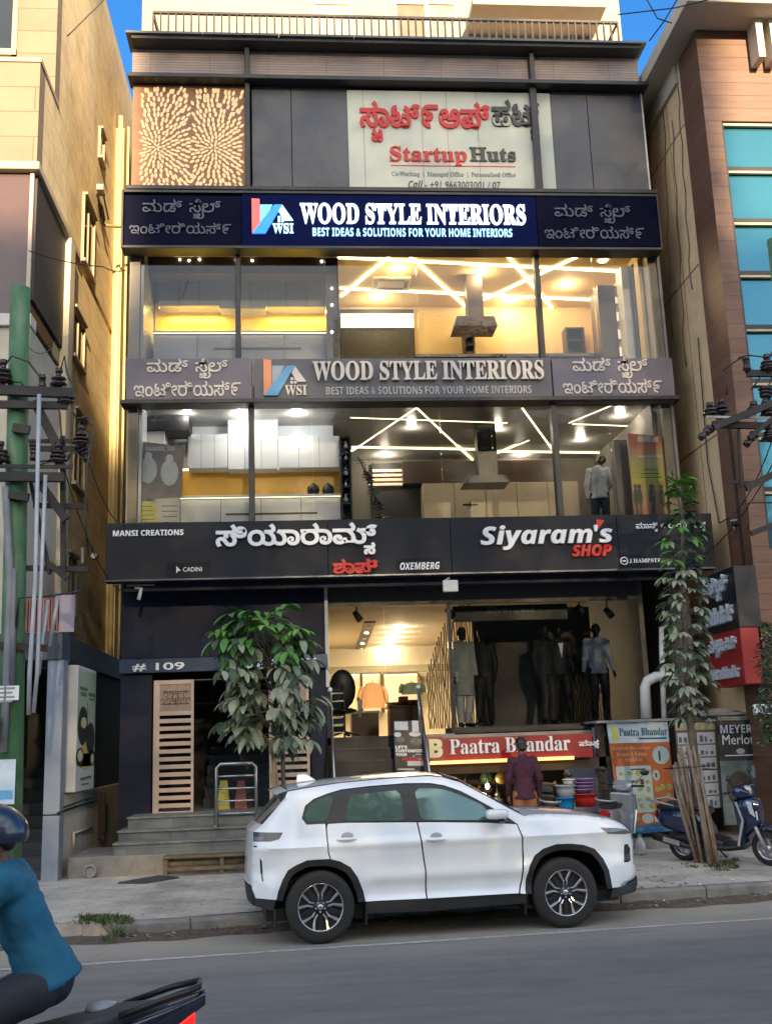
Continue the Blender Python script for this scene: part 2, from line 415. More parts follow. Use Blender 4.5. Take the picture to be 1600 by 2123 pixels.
M_['porcelain'] = mat('insulator_glaze', (0.022, 0.012, 0.012), 0.2, var=0.2)
M_['let_white'] = mat('white_letters', (0.78, 0.78, 0.78), 0.4, var=0.03)
M_['let_glow'] = mat('lit_white_letters', (0.85, 0.87, 0.9), 0.4, var=0, emit=.30, ecol=(0.80, 0.90, 1.0))
M_['let_blue'] = mat('lit_blue_letters', (0.35, 0.6, 0.9), 0.4, var=0, emit=.2, ecol=(0.30, 0.62, 1.0))
M_['let_dim'] = mat('unlit_steel_letters', (0.07, 0.078, 0.12), 0.5, var=0.05)
M_['let_cream'] = mat('cream_letters', (0.66, 0.58, 0.50), 0.4, var=0.05)
M_['let_grey'] = mat('grey_letters', (0.40, 0.39, 0.37), 0.4, var=0.1)
M_['let_red'] = mat('red_letters', (0.34, 0.010, 0.009), 0.45, var=0.05, emit=0.03, ecol=(0.8, 0.03, 0.02))
M_['let_black'] = mat('black_letters', (0.03, 0.028, 0.026), 0.4, var=0.05)
M_['led'] = mat('led_strip', (1, 0.93, 0.7), 0.5, var=0, emit=1.7, ecol=(1, 0.84, 0.46))
M_['led_soft'] = mat('led_strip_dim', (1, 0.85, 0.6), 0.5, var=0, emit=0.6, ecol=(1, 0.80, 0.42))
M_['led_yel'] = mat('led_strip_yellow', (1, 0.85, 0.3), 0.5, var=0, emit=.8, ecol=(1, 0.78, 0.22))
M_['lamp'] = mat('downlight_lens', (1, 1, 1), 0.5, var=0, emit=4, ecol=(1, 0.93, 0.78))
M_['lamp_soft'] = mat('downlight_lens_dim', (1, 1, 1), 0.5, var=0, emit=2.2, ecol=(1, 0.90, 0.70))

# ------------------------------------------------------------------ ground
AL = radians(4.6)
E1 = Vector((cos(AL), sin(AL), 0)); N1 = Vector((-sin(AL), cos(AL), 0))      # along the road, away from the camera
def rd(u, d, z=0.0): p = E1*u+N1*d; return Vector((p.x, p.y, z))
KD, KZ = 12.55, 0.16

def asphalt():
    m = bpy.data.materials.new('asphalt'); m.use_nodes = True; n = m.node_tree.nodes; L = m.node_tree.links; b = n['Principled BSDF']
    b.inputs['Roughness'].default_value = 0.8
    geo = n.new('ShaderNodeNewGeometry')
    def noise(sc, det, stretch=None):
        t = n.new('ShaderNodeTexNoise'); t.inputs['Scale'].default_value = sc; t.inputs['Detail'].default_value = det; t.inputs['Roughness'].default_value = 0.65
        if stretch:
            mp = n.new('ShaderNodeMapping'); mp.inputs['Rotation'].default_value = (0, 0, -AL); mp.inputs['Scale'].default_value = stretch
            L.new(geo.outputs[0], mp.inputs[0]); L.new(mp.outputs[0], t.inputs['Vector'])
        else: L.new(geo.outputs[0], t.inputs['Vector'])
        return t
    a = noise(0.5, 8, (0.25, 1.6, 1)); g = noise(110, 3); c = noise(3.5, 6, (0.35, 1.4, 1))
    r = n.new('ShaderNodeValToRGB'); r.color_ramp.elements[0].position = 0.3; r.color_ramp.elements[0].color = (0.112, 0.106, 0.10, 1)
    r.color_ramp.elements[1].position = 0.72; r.color_ramp.elements[1].color = (0.19, 0.178, 0.163, 1); L.new(a.outputs[0], r.inputs[0])
    m1 = n.new('ShaderNodeMapRange'); m1.inputs[1].default_value = 0.3; m1.inputs[2].default_value = 0.7; m1.inputs[3].default_value = 0.72; m1.inputs[4].default_value = 1.3; L.new(g.outputs[0], m1.inputs[0])
    m2 = n.new('ShaderNodeMapRange'); m2.inputs[1].default_value = 0.3; m2.inputs[2].default_value = 0.7; m2.inputs[3].default_value = 0.85; m2.inputs[4].default_value = 1.15; L.new(c.outputs[0], m2.inputs[0])
    mu = n.new('ShaderNodeMath'); mu.operation = 'MULTIPLY'; L.new(m1.outputs[0], mu.inputs[0]); L.new(m2.outputs[0], mu.inputs[1])
    mx = n.new('ShaderNodeMix'); mx.data_type = 'RGBA'; mx.blend_type = 'MULTIPLY'; mx.inputs[0].default_value = 1
    L.new(r.outputs[0], mx.inputs[6]); L.new(mu.outputs[0], mx.inputs[7])
    # dust lying along the edge of the carriageway, beyond the white line
    sp = n.new('ShaderNodeVectorMath'); sp.operation = 'DOT_PRODUCT'; sp.inputs[1].default_value = (N1.x, N1.y, 0); L.new(geo.outputs[0], sp.inputs[0])
    wob = n.new('ShaderNodeMath'); wob.operation = 'MULTIPLY_ADD'; wob.inputs[1].default_value = 1.1; L.new(a.outputs[0], wob.inputs[0]); L.new(sp.outputs['Value'], wob.inputs[2])
    du = n.new('ShaderNodeMapRange'); du.inputs[1].default_value = 10.8; du.inputs[2].default_value = 12.4; du.inputs[3].default_value = 0; du.inputs[4].default_value = 0.85; L.new(wob.outputs[0], du.inputs[0])
    m3 = n.new('ShaderNodeMix'); m3.data_type = 'RGBA'; L.new(du.outputs[0], m3.inputs[0]); L.new(mx.outputs[2], m3.inputs[6]); m3.inputs[7].default_value = (0.36, 0.315, 0.26, 1)
    # oil-dark patches and a net of fine cracks
    oil = noise(1.3, 5, (0.5, 1.2, 1)); mo = n.new('ShaderNodeMapRange'); mo.inputs[1].default_value = 0.60; mo.inputs[2].default_value = 0.72; mo.inputs[3].default_value = 0; mo.inputs[4].default_value = 0.5; L.new(oil.outputs[0], mo.inputs[0])
    vo = n.new('ShaderNodeTexVoronoi'); vo.feature = 'DISTANCE_TO_EDGE'; vo.inputs['Scale'].default_value = 0.55
    wv = n.new('ShaderNodeVectorMath'); wv.operation = 'MULTIPLY_ADD'; wv.inputs[1].default_value = (0.5, 0.5, 0.5); L.new(c.outputs['Color'], wv.inputs[0]); L.new(geo.outputs[0], wv.inputs[2]); L.new(wv.outputs[0], vo.inputs['Vector'])
    mc_ = n.new('ShaderNodeMapRange'); mc_.inputs[1].default_value = 0.0; mc_.inputs[2].default_value = 0.010; mc_.inputs[3].default_value = 0.22; mc_.inputs[4].default_value = 0; L.new(vo.outputs['Distance'], mc_.inputs[0])
    mm_ = n.new('ShaderNodeMath'); mm_.operation = 'MAXIMUM'; L.new(mo.outputs[0], mm_.inputs[0]); L.new(mc_.outputs[0], mm_.inputs[1])
    m4 = n.new('ShaderNodeMix'); m4.data_type = 'RGBA'; L.new(mm_.outputs[0], m4.inputs[0]); L.new(m3.outputs[2], m4.inputs[6]); m4.inputs[7].default_value = (0.055, 0.05, 0.046, 1)
    L.new(m4.outputs[2], b.inputs['Base Color'])
    bp = n.new('ShaderNodeBump'); bp.inputs['Strength'].default_value = 0.5; bp.inputs['Distance'].default_value = 0.006; L.new(g.outputs[0], bp.inputs['Height']); L.new(bp.outputs[0], b.inputs['Normal'])
    return m
mb = MB(); mb.add([(-400, -400, -0.004), (400, -400, -0.004), (400, 400, -0.004), (-400, 400, -0.004)], [(0, 1, 2, 3)])
mb.build('ground', mat('bare_earth', (0.16, 0.13, 0.10), 0.9, var=0.25), kind='structure')
mb = MB(); mb.add([rd(-120, -60), rd(120, -60), rd(120, 12.6), rd(-120, 12.6)], [(0, 1, 2, 3)])
mb.build('road', asphalt(), kind='structure')
mb = MB()                                   # worn edge line
random.seed(3)
u = -40.0
while u < 40:
    l = random.uniform(0.5, 1.4)
    if not (-1.5 < u < -0.75):
        j = [random.uniform(-0.012, 0.012) for _ in range(4)]
        mb.add([rd(u, 11.10+j[0], .004), rd(u+l, 11.10+j[1], .004), rd(u+l, 11.19+j[2], .004), rd(u, 11.19+j[3], .004)], [(0, 1, 2, 3)])
    u += l
mb.build('road_marking', mat('worn_road_paint', (0.42, 0.41, 0.38), 0.8, var=0.25, vs=9, grime=0.75, gcol=(0.12, 0.115, 0.11), gs=6), kind='structure')

pave = brickmat('paving_blocks', (0.44, 0.40, 0.345), (0.50, 0.455, 0.39), (0.33, 0.295, 0.25), 0.30, 0.15, 0.85, gap=0.006, axes='xy', var=0.22, bump=0.35, grime=0.65)
mb = MB(); N = 120                          # a slightly uneven pavement that climbs a little towards the shops
def pz(u, d): return KZ+0.010*max(0, d-KD)+0.008*sin(u*1.7)*sin(d*2.1)
mb.grid(lambda a, b: rd(-30+60*a, KD+0.14+8.3*b, pz(-30+60*a, KD+0.14+8.3*b)), 120, 24)
mb.add([rd(-30, KD+.14, -.05), rd(30, KD+.14, -.05), rd(30, KD+.14, KZ-.004), rd(-30, KD+.14, KZ-.004)], [(0, 1, 2, 3)])
mb.build('pavement', pave, kind='structure')
km = mat('kerb_concrete', (0.20, 0.19, 0.175), 0.85, var=0.3, vs=4, bump=0.5, bs=25, grime=0.7)
u = -30.0; k = 0; mb = MB()
random.seed(11)
while u < 30:                               # kerb stones with open joints
    l = random.uniform(0.85, 1.1); dz = random.uniform(-.012, .008); dd = random.uniform(-.012, .012)
    if not (-2.6 < u < -1.75):
        mb.prism([rd(u, KD+dd, -0.05), rd(u, KD+.15+dd, -.05), rd(u, KD+.15+dd, KZ+dz), rd(u, KD+.03+dd, KZ+dz), rd(u, KD+dd, KZ-.03+dz)], E1*(l-0.015))
    u += l
mb.build('kerb', km, kind='structure', bevel=0.008)
mb = MB()                                   # broken kerb stone lying where the row is interrupted
mb.prism([rd(-2.45, KD-.30, 0.0), rd(-1.95, KD-.22, 0.0), rd(-1.80, KD+.14, 0.0), rd(-2.5, KD+.2, 0.0)], (0, 0, 0.13))
mb.build('kerb_stone', mat('pale_concrete', (0.33, 0.30, 0.26), 0.9, var=0.25, vs=6, bump=.4), label='broken pale kerb stone lying at the road edge by the weeds', cat='stone', bevel=0.02, seg=2)
mb = MB()                                   # earth that has gathered in the gutter
random.seed(5)
def gut(a, b):
    u = -30+60*a; wob = 0.05*sin(u*3.1)+0.04*sin(u*7.7+1)
    d = KD-0.34+wob+(0.36-wob)*b
    return rd(u, d, 0.003+0.055*sin(pi*min(1, b*0.75))*(0.6+0.4*sin(u*5.3)**2))
mb.grid(gut, 420, 5)
mb.build('gutter_dirt', mat('gutter_earth', (0.10, 0.075, 0.055), 0.95, var=0.45, vs=14, bump=0.8, bs=60), kind='structure')
# litter and dry leaves in the gutter and on the pavement
mb = MB(); random.seed(21)
def flake(p, s, col):
    mb.mi = col; a = random.uniform(0, 6.28); t = random.uniform(-.5, .5); k = random.uniform(.35, .8)
    U = Vector((cos(a), sin(a), t*.6))*s; V = Vector((-sin(a), cos(a), random.uniform(-.4, .6)))*s*k
    mb.add([p-U, p-V*.8, p+U, p+V], [(0, 1, 2, 3)])
for i in range(620):
    u = random.uniform(-4, 9); d = KD-random.uniform(-.02, .38); flake(rd(u, d, random.uniform(.03, .065)), random.uniform(.008, .035), random.choice((0, 0, 0, 1, 1, 2, 3)))
for i in range(200):
    c = random.choice(((-1.9, 12.3), (5.6, 13.9), (5.4, 12.8), (4.9, 12.5)))
    u = random.gauss(c[0], .55); d = random.gauss(c[1]+.25, .35); flake(rd(u, max(d, KD+.16), pz(u, d)+.012), random.uniform(.01, .035), random.choice((0, 0, 1, 2, 3)))
for i in range(120):
    u = random.uniform(-4, 8); d = random.uniform(KD+.15, 16.2); flake(rd(u, d, pz(u, d)+.01), random.uniform(.006, .02), random.choice((0, 1, 2)))
mb.build('litter', [mat('dry_leaf', (0.16, 0.10, 0.05), .9, var=.3, vs=20), mat('dry_leaf_pale', (0.30, 0.22, 0.13), .9, var=.3, vs=20),
         mat('paper_scrap', (0.62, 0.60, 0.56), .8, var=.1), mat('plastic_scrap', (0.35, 0.38, 0.42), .4, var=.2)],
         label='scraps of paper and dry leaves strewn along the gutter', cat='litter', kind='stuff')
for px, py, s, c in ((860, 1915, .07, 0), (310, 1949, .065, 1)):
    pass
# grass tufts
mb = MB(); random.seed(9)
def tuft(c, n, h, r):
    for i in range(n):
        a = random.uniform(0, 6.28); q = random.random()**.5*r; b = c+Vector((cos(a)*q, sin(a)*q*.6, 0)); l = h*random.uniform(.4, 1); d = Vector((random.gauss(0, .45), random.gauss(0, .45), 1)).normalized()
        wv = Vector((cos(a+1), sin(a+1), 0))*.006; m = b+d*l*.6; t = b+d*l+Vector((d.x, d.y, -.3))*l*.3
        mb.mi = random.choice((0, 0, 1, 2)); mb.add([b-wv, b+wv, m+wv, m-wv, t], [(0, 1, 2, 3), (3, 2, 4)])
for i in range(34): p = atz(random.uniform(165, 265), 1908+random.gauss(0, 4), KZ); tuft(Vector((p.x, p.y, KZ-.01)), 26, .09, .09)
for i in range(10): p = atz(random.uniform(228, 250), 1932+random.gauss(0, 9), .06); tuft(Vector((p.x, p.y, .03)), 24, .16, .07)
for i in range(26): p = atz(random.uniform(1455, 1535), 1796+random.gauss(0, 6), KZ); tuft(Vector((p.x, p.y, KZ)), 24, .11, .10)
for i in range(6): p = atz(random.uniform(1415, 1445), 1800+random.gauss(0, 3), KZ); tuft(Vector((p.x, p.y, KZ)), 18, .08, .08)
mb.build('grass', [mat('grass_blade', (0.06, 0.10, 0.028), .7, var=.3), mat('grass_blade_dry', (0.14, 0.13, 0.05), .7, var=.3), mat('grass_blade_dark', (0.03, 0.055, 0.018), .7, var=.3)],
         label='weedy grass tufts growing along the kerb and tree foot', cat='grass', kind='stuff')

TREE_SHEETS = 5
# ------------------------------------------------------------------ the far side of the street, behind the camera
def facade_row(name, label, x0, x1, y0, y1, h, m, wcol, nx, nz, parapet=.9):
    t = thing(name, label, 'building', ((x0+x1)/2, (y0+y1)/2, 0), group='added blocks behind the screening trees')
    MB().box(x0, x1, y0, y1, 0, h).build('wall', m, t)
    mb = MB(); sx = (x1-x0)/nx
    for i in range(nx):
        for k in range(nz):
            z = 1.2+3.2*k
            if z+1.7 < h: mb.box(x0+sx*(i+.2), x0+sx*(i+.8), y1-.02, y1+.03, z, z+1.6)
    mb.build('window', glassmat('far_window_glass', (.1, .12, .14), .25), t, kind='stuff')
    mb = MB()
    for k in range(1, nz+1):
        if 3.2*k+.6 < h: mb.box(x0-.1, x1+.1, y1, y1+.45, 3.2*k, 3.2*k+.12)
    mb.box(x0-.15, x1+.15, y0-.1, y1+.15, h, h+.18)
    mb.build('ledge', m, t)
    return t
WY = -44.0
WY = -90.0                                   # unseen row added to hide bright low sky from the glass reflections
for k, (x0, x1, h, col) in enumerate(((-95, -62, 24, (.42, .36, .28)), (-61.8, -34, 26, (.50, .48, .45)), (-33.8, -12, 25, (.46, .40, .33)), (-11.8, 9, 27, (.48, .46, .44)), (9.2, 31, 25.5, (.52, .48, .42)), (31.2, 60, 26.5, (.40, .35, .30)), (60.2, 100, 25, (.46, .44, .41)))):
    facade_row('backdrop_building', ('beige', 'white', 'cream', 'grey', 'ivory', 'brown', 'pale grey')[k]+' block in the added distant row hiding low sky behind the trees', x0, x1, WY-12, WY, h, mat('far_wall_%d' % k, col, .85, var=.1), None, 7, 7)
# unseen tree row added to shade the lower storeys and filter the low sun
leafm = mat('screen_tree_leaf', (.07, .10, .035), .7, var=.3, vs=1.0)
random.seed(31)
def screen_tree(x0, x1, top, lab):
    """a dense crown whose leaves are spread evenly (jittered lattice, several sheets deep), on a forked trunk"""
    x = (x0+x1)/2; t = thing('added_screen_tree', lab, 'tree', (x, -24, 0), group='added trees screening the low sun')
    MB().tube([(x, -24, 0), (x+.2, -24, 4), (x, -24, 9)], [.35, .28, .15], 8).tube([(x+.1, -24, 4), (x+1.3, -23.6, 8)], [.16, .08], 6).tube([(x+.1, -24, 4.5), (x-1.4, -24.3, 8.5)], [.15, .07], 6).build('trunk', mat('screen_tree_bark', (.12, .09, .07), .9), t)
    mb = MB(); s = .16
    for k in range(TREE_SHEETS):
        nx, nz = int((x1-x0)/s), int((top-2.6)/s); y = -25.8+3.6*k/max(1, TREE_SHEETS-1)
        for i in range(nx):
            for j in range(nz):
                c = Vector((x0+(x1-x0)*(i+random.random())/nx, y+random.uniform(-.3, .3), 2.6+(top-2.6)*(j+random.random())/nz))
                d = Vector((random.gauss(0, .6), 1, random.gauss(0, .6))).normalized(); e = d.orthogonal().normalized(); g = d.cross(e); a = random.uniform(0, 3.14); e, g = e*cos(a)+g*sin(a), g*cos(a)-e*sin(a); r = random.uniform(.062, .092)
                mb.add([c-e*r*1.4, c-g*r, c+e*r*1.4, c+g*r], [(0, 1, 2, 3)])
    if x0 < 7.4 < x1:                        # extra leaves added to block the sun's glint in the glass
        for i in range(1700):
            c = Vector((7.4+random.gauss(0, .75), -24+random.gauss(0, .6), 17+random.gauss(0, .85))); d = Vector((random.gauss(0, 1), random.gauss(0, 1), random.gauss(0, 1))).normalized(); e = d.orthogonal().normalized(); g = d.cross(e); r = random.uniform(.07, .115)
            mb.add([c-e*r*1.5, c-g*r, c+e*r*1.5, c+g*r], [(0, 1, 2, 3)])
    mb.build('crown', leafm, t)
    return t
LOW, HIGH = 20.2, 26.3                       # crowns opposite the shop building raised to keep sun off its front
for x0, x1, top in ((-16, -11, LOW), (-11, -6, LOW+.2), (-6, -1.6, LOW), (-1.6, 2.4, LOW), (2.4, 6.4, HIGH), (6.4, 9.6, HIGH+.2), (9.6, 12.5, HIGH-.1), (12.5, 17, LOW), (17, 21.5, LOW+.2), (21.5, 26, LOW)):
    screen_tree(x0, x1, top, 'added unseen tree across the street, in the row that filters the low sun')
# ------------------------------------------------------------------ the shop building
FY = 18.0
BX0, BX1 = -2.90, 6.83                      # side walls of the building
B = thing('shop_building', 'dark glass fronted shop building with bright signs between two beige blocks', 'building', ((BX0+BX1)/2, FY, 0))
def Z(px, py, Y=FY): return at(px, py, Y).z
def X(px, py, Y=FY): return at(px, py, Y).x
zFascia0, zFascia1 = 4.61, 5.56
zG1b = 5.50                                  # foot of the first glass storey
zG1t = Z(800, 838); zS1t = Z(800, 742); zG2t = Z(800, 514); zS2t = Z(800, 405)
zL = Z(800, 183); zTop = Z(800, 108)
bw = M_['cream_wall']
# side walls, back wall, slabs
MB().box(BX0, BX0+.18, FY+.02, FY+14, 0, zTop).box(BX1-.18, BX1, FY+.02, FY+14, 0, zTop).box(BX0, BX1, FY+13.9, FY+14.1, 0, zTop).build('wall', mat('side_wall_paint', (.42, .36, .27), .85, var=.12, grime=.4), B)
for z in (zG1b-.55, zS1t-.75, zS2t-.6, zTop-.25):
    MB().box(BX0+.19, BX1-.19, FY+.05, FY+13.88, z, z+.25).build('floor_slab', mat('slab_plaster', (.5, .47, .42), .85, var=.06), B)
# upper cladding of tan louvres, three bays
tan = brickmat('tan_louvre_cladding', (.30, .225, .19), (.34, .26, .22), (.2, .14, .115), 1.1, .055, .55, off=0, gap=.006, var=.12, bump=.5)
xs = [X(275, 140), X(511, 140), X(1099, 150), BX1]
zb0 = zL+.06
for i, (a, b) in enumerate(((xs[0], xs[1]-.03), (xs[1]+.05, xs[2]-.04), (xs[2]+.05, BX1-.02))):
    MB().box(a, b, FY-.02, FY+.08, zb0, zTop-.02).build('cladding_panel', tan, B)
for px in (395, 620, 690, 750, 865, 985, 1215):
    pass
# mullions of the top band
df = M_['dark_frame']
for px in (514, 1106):
    x = X(px, 250); MB().box(x-.045, x+.045, FY-.18, FY+.1, zS2t+.02, zTop).build('mullion', df, B, bevel=.006)
MB().box(BX0-.06, BX1+.06, FY-.30, FY+.1, zL-.035, zL+.05).build('ledge', df, B, bevel=.008)
MB().box(BX0-.06, BX1+.06, FY-.22, FY+.1, zS2t-.03, zS2t+.05).build('ledge', df, B, bevel=.008)
# grey panels and the patterned screen
gp = M_['grey_panel']
zr0, zr1 = zS2t+.055, zL-.04
for a, b in ((X(521, 300)+.02, X(605, 300)-.008), (X(605, 300)+.008, X(722, 300)), (X(1146, 300), X(1222, 300)-.008), (X(1222, 300)+.008, BX1-.03)):
    MB().box(a, b, FY-.03, FY+.05, zr0, zr1).build('cladding_panel', gp, B)
MB().box(BX1-.03, BX1, FY-.04, FY+.05, zr0, zr1).build('corner_trim', mat('pale_trim', (.6, .58, .52), .6, var=.1), B)
# petal screen: cut-metal sheet with two flower fields, glowing softly from the lamp behind it
px0, px1 = X(275, 290), X(511, 290)
scr = thing('pattern_screen', 'tan metal screen cut with two glowing flower patterns', 'screen', ((px0+px1)/2, FY-.03, zr0))
MB().box(px0+.01, px1-.02, FY-.05, FY+.02, zr0+.01, zr1-.01).build('sheet', mat('screen_metal', (.30, .145, .06), .5, var=.12), scr)
mb = MB(); random.seed(4)
ext = (px0+.16, px1-.07, zr0+.05, zr1-.08); mid = (px0+px1)/2+.02
def petals(cx, cz, xa, xb):
    r = .06; k = 0
    while r < 2.2:
        n = max(6, int(2*pi*r/(.055+.035*min(1, r/.5)))); off = (k % 2)*pi/n
        for i in range(n):
            a = 2*pi*i/n+off+random.uniform(-.04, .04); rr = r+random.uniform(-.012, .012)
            c = Vector((cx+rr*cos(a), 0, cz+rr*sin(a)))
            if not (xa < c.x < xb and ext[2] < c.z < ext[3]): continue
            ln = .046+.016*min(1, r/.6); wd = .020+.008*min(1, r/.5); d = Vector((cos(a), 0, sin(a))); e = Vector((-sin(a), 0, cos(a)))
            P = [c+d*ln*cos(t)*(1 if cos(t) > 0 else .8)+e*wd*sin(t) for t in [2*pi*j/8 for j in range(8)]]
            mb.add([(p.x, FY-.054, p.z) for p in P], [tuple(range(8))])
        r += .075+.026*min(1, r/.6); k += 1
petals(px0+.45, zr0+.85, ext[0], mid-.03); petals(mid+.42, zr0+.85, mid+.03, ext[1])
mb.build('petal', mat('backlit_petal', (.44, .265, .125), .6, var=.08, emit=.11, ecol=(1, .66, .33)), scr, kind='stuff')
# parapet slab
x0, x1, z0, z1 = rect(260, 74, 1340, 100, FY-.4)
for i in range(7):
    a = x0+(x1-x0)*i/7; b = x0+(x1-x0)*(i+1)/7
    MB().box(a+.003, b-.003, FY-.4, FY+.2, zTop+.02, z1).build('parapet', M_['slab_grey'], B)
MB().box(x0+.1, x1-.1, FY-.34, FY+.19, zTop-.05, zTop+.018).build('soffit', mat('dark_soffit', (.035, .033, .032), .6), B)
zPar = z1
MB().box(BX0, BX1, FY+.21, FY+14, zTop+.002, zPar-.06).build('roof', mat('roof_concrete', (.3, .29, .27), .9, var=.15), B)
# penthouse storey set back from the front
PY = FY+2.3
pxa, pxb = at(295, 40, PY).x, at(1285, 40, PY).x
pw = mat('penthouse_wall', (.42, .345, .25), .85, var=.06, bump=.1, grime=.15, gcol=(.35, .28, .2))
MB().box(pxa, pxb, PY, PY+7, zPar-.06, zPar+4.2).build('penthouse_wall', pw, B)
def inset(px0, py0, px1, py1, name, m, Y=PY, sub=None):
    a, b, c, d = rect(px0, py0, px1, py1, Y)
    f = MB(); t = .05
    f.box(a, a+t, Y-.06, Y+.01, c, d).box(b-t, b, Y-.06, Y+.01, c, d).box(a+t, b-t, Y-.06, Y+.01, d-t, d)
    o = f.build(name, mat('pale_frame', (.62, .5, .38), .6, var=.06), B)
    MB().box(a+t, b-t, Y-.03, Y-.004, c, d-t).build('pane', m, o)
inset(648, 8, 730, 100, 'door', mat('beige_door', (.50, .37, .25), .6, var=.1))
inset(818, 8, 885, 100, 'window', mat('brown_pane', (.22, .14, .09), .3, var=.3))
inset(884, 8, 946, 100, 'window', mat('curtained_pane', (.30, .25, .2), .25, var=.5, vs=9))
inset(1182, 28, 1226, 100, 'window', mat('brown_pane', (.22, .14, .09), .3, var=.3))
MB().box(at(980, 0, PY-1).x, at(1255, 0, PY-1).x, PY-1.0, PY, Z(900, 6, PY-1), Z(900, -8, PY-1)).build('canopy', mat('canopy_plaster', (.42, .34, .26), .8), B)
# balcony railing
RY = FY+.25
rail = thing('railing', 'dark balcony railing of thin posts above the grey parapet', 'railing', (2, RY, zPar-.05))
rx0, rx1, rz0, rz1 = rect(318, 28, 1278, 44, RY)
zr = (at(318, 25, RY).z+at(1278, 44, RY).z)/2
rm = mat('railing_paint', (.10, .085, .07), .5, var=.2)
MB().box(rx0, rx1, RY-.03, RY+.03, zr-.05, zr).build('top_rail', rm, rail)
MB().box(rx0, rx1, RY-.02, RY+.02, zPar-.03, zPar+.02).build('bottom_rail', rm, rail)
n = 63
for i in range(n+1):
    x = rx0+(rx1-rx0)*i/n
    MB().box(x-.016, x+.016, RY-.02, RY+.02, zPar+.02, zr-.05).build('baluster', rm, rail)
MB().bar((rx1, RY, zr-.02), (rx1-.02, RY+1.4, zr-.02), .04).bar((rx1, RY, zPar), (rx1-.25, RY+.5, zr-.05), .03).bar((rx0, RY, zr-.02), (rx0, RY+1.4, zr-.02), .04).bar((rx0+.02, RY+.1, zr-.05), (rx0+.22, RY+.05, zPar), .03).build('side_rail', rm, rail)
acu = thing('air_conditioner', 'small outdoor air conditioner unit on the roof wall at upper right', 'air conditioner', (at(1205, 25, PY).x, PY-.2, Z(1205, 28, PY)))
a, b, c, d = rect(1184, 14, 1230, 28, PY-.1)
MB().box(a, b, PY-.25, PY-.003, c, d).build('casing', mat('ac_beige', (.45, .36, .26), .6), acu, bevel=.01)
MB().lathe([(.0, -.012), (.09, -.01), (.09, 0)], ((a+b)/2-.12, PY-.25, (c+d)/2), 14, 'y').build('fan_grille', mat('ac_grille', (.16, .09, .05), .6), acu)

# glass storeys -----------------------------------------------------------
g_up = glassmat('showroom_glass', (.94, .95, .95), .025)
g_lo = glassmat('showroom_glass_lower', (.93, .94, .94), .014)
def pane(a, b, z0, z1, g, y=FY):
    MB().box(a, b, y-.006, y+.006, z0, z1).build('glass_pane', g, B)
zg2b = zS1t-.12
xs2 = [BX0+.02, X(494, 620), X(700, 620), X(865, 620), X(1115, 620), X(1232, 620), BX1-.03]
for a, b in zip(xs2[:-1], xs2[1:]): pane(a+.006, b-.006, zg2b, zG2t+.06, g_up)
for px in (494, 1115):
    x = X(px, 620); MB().box(x-.045, x+.045, FY-.10, FY+.08, zg2b, zG2t+.02).build('mullion', df, B, bevel=.005)
xs1 = [BX0+.02, X(522, 950), X(648, 950), X(777, 950), X(915, 950), X(1022, 950), X(1155, 950), X(1268, 950), BX1-.03]
for a, b in zip(xs1[:-1], xs1[1:]): pane(a+.006, b-.006, zG1b-.3, zG1t-.02, g_lo)
for px in (522, 1152):
    x = X(px, 950); MB().box(x-.05, x+.05, FY-.10, FY+.08, zG1b-.3, zG1t).build('mullion', df, B, bevel=.005)
MB().box(BX0-.08, BX1+.1, FY-.28, FY+.1, zG1t-.04, zG1t+.035).build('ledge', df, B, bevel=.008)
MB().box(BX1-.02, BX1+.03, FY-.05, FY+.3, zG1b-.3, zG2t).build('corner_trim', mat('corner_metal', (.16, .15, .14), .5), B)
# louvre corner right of the lower glass, orange light put in as glow
mb = MB()
for i in range(22):
    z = zG1b+.15+i*(zG1t-zG1b-.25)/22
    mb.box(BX1-.17, BX1-.03, FY+.05, FY+.12, z, z+.045)
mb.build('louvre', mat('glowing_brick_louvre', (.62, .36, .2), .7, var=.2, emit=.12, ecol=(1, .6, .3)), B)
MB().box(BX1-.18, BX1-.02, FY+.13, FY+.16, zG1b, zG1t-.05).build('louvre_back', mat('louvre_dark', (.18, .09, .05), .8), B)

# ground storey ------------------------------------------------------------
nv = M_['navy']
xE0, xE1 = X(250, 1500), X(676, 1400)        # entrance block
xD0, xD1 = X(318, 1550), X(668, 1550)
zB0, zB1 = Z(460, 1392), Z(460, 1363)        # number band
zLand = at(300, 1693, 17.15).z
MB().box(xE0, xE1, FY-.02, FY+.15, zB1+.02, zFascia0+.25).build('navy_wall', nv, B)
MB().box(xE0, xD0-.02, FY-.06, FY+.3, zLand-.35, zB0-.01).build('navy_wall', nv, B, bevel=.004)
MB().box(X(645, 1550), xE1, FY-.06, FY+.3, zLand-.35, zB0-.01).build('navy_wall', nv, B, bevel=.004)
MB().box(xE0-.01, xE1+.02, FY-.18, FY+.0, zB0, zB1).build('number_band', mat('blue_grey_band', (.055, .085, .14), .25, metal=.4, var=.25, vs=3), B, bevel=.006)
MB().box(xE1-.005, xE1+.05, FY-.12, FY+.1, Z(676, 1425), zFascia0+.2).build('white_pilaster', mat('white_aluminium', (.55, .54, .53), .4), B)
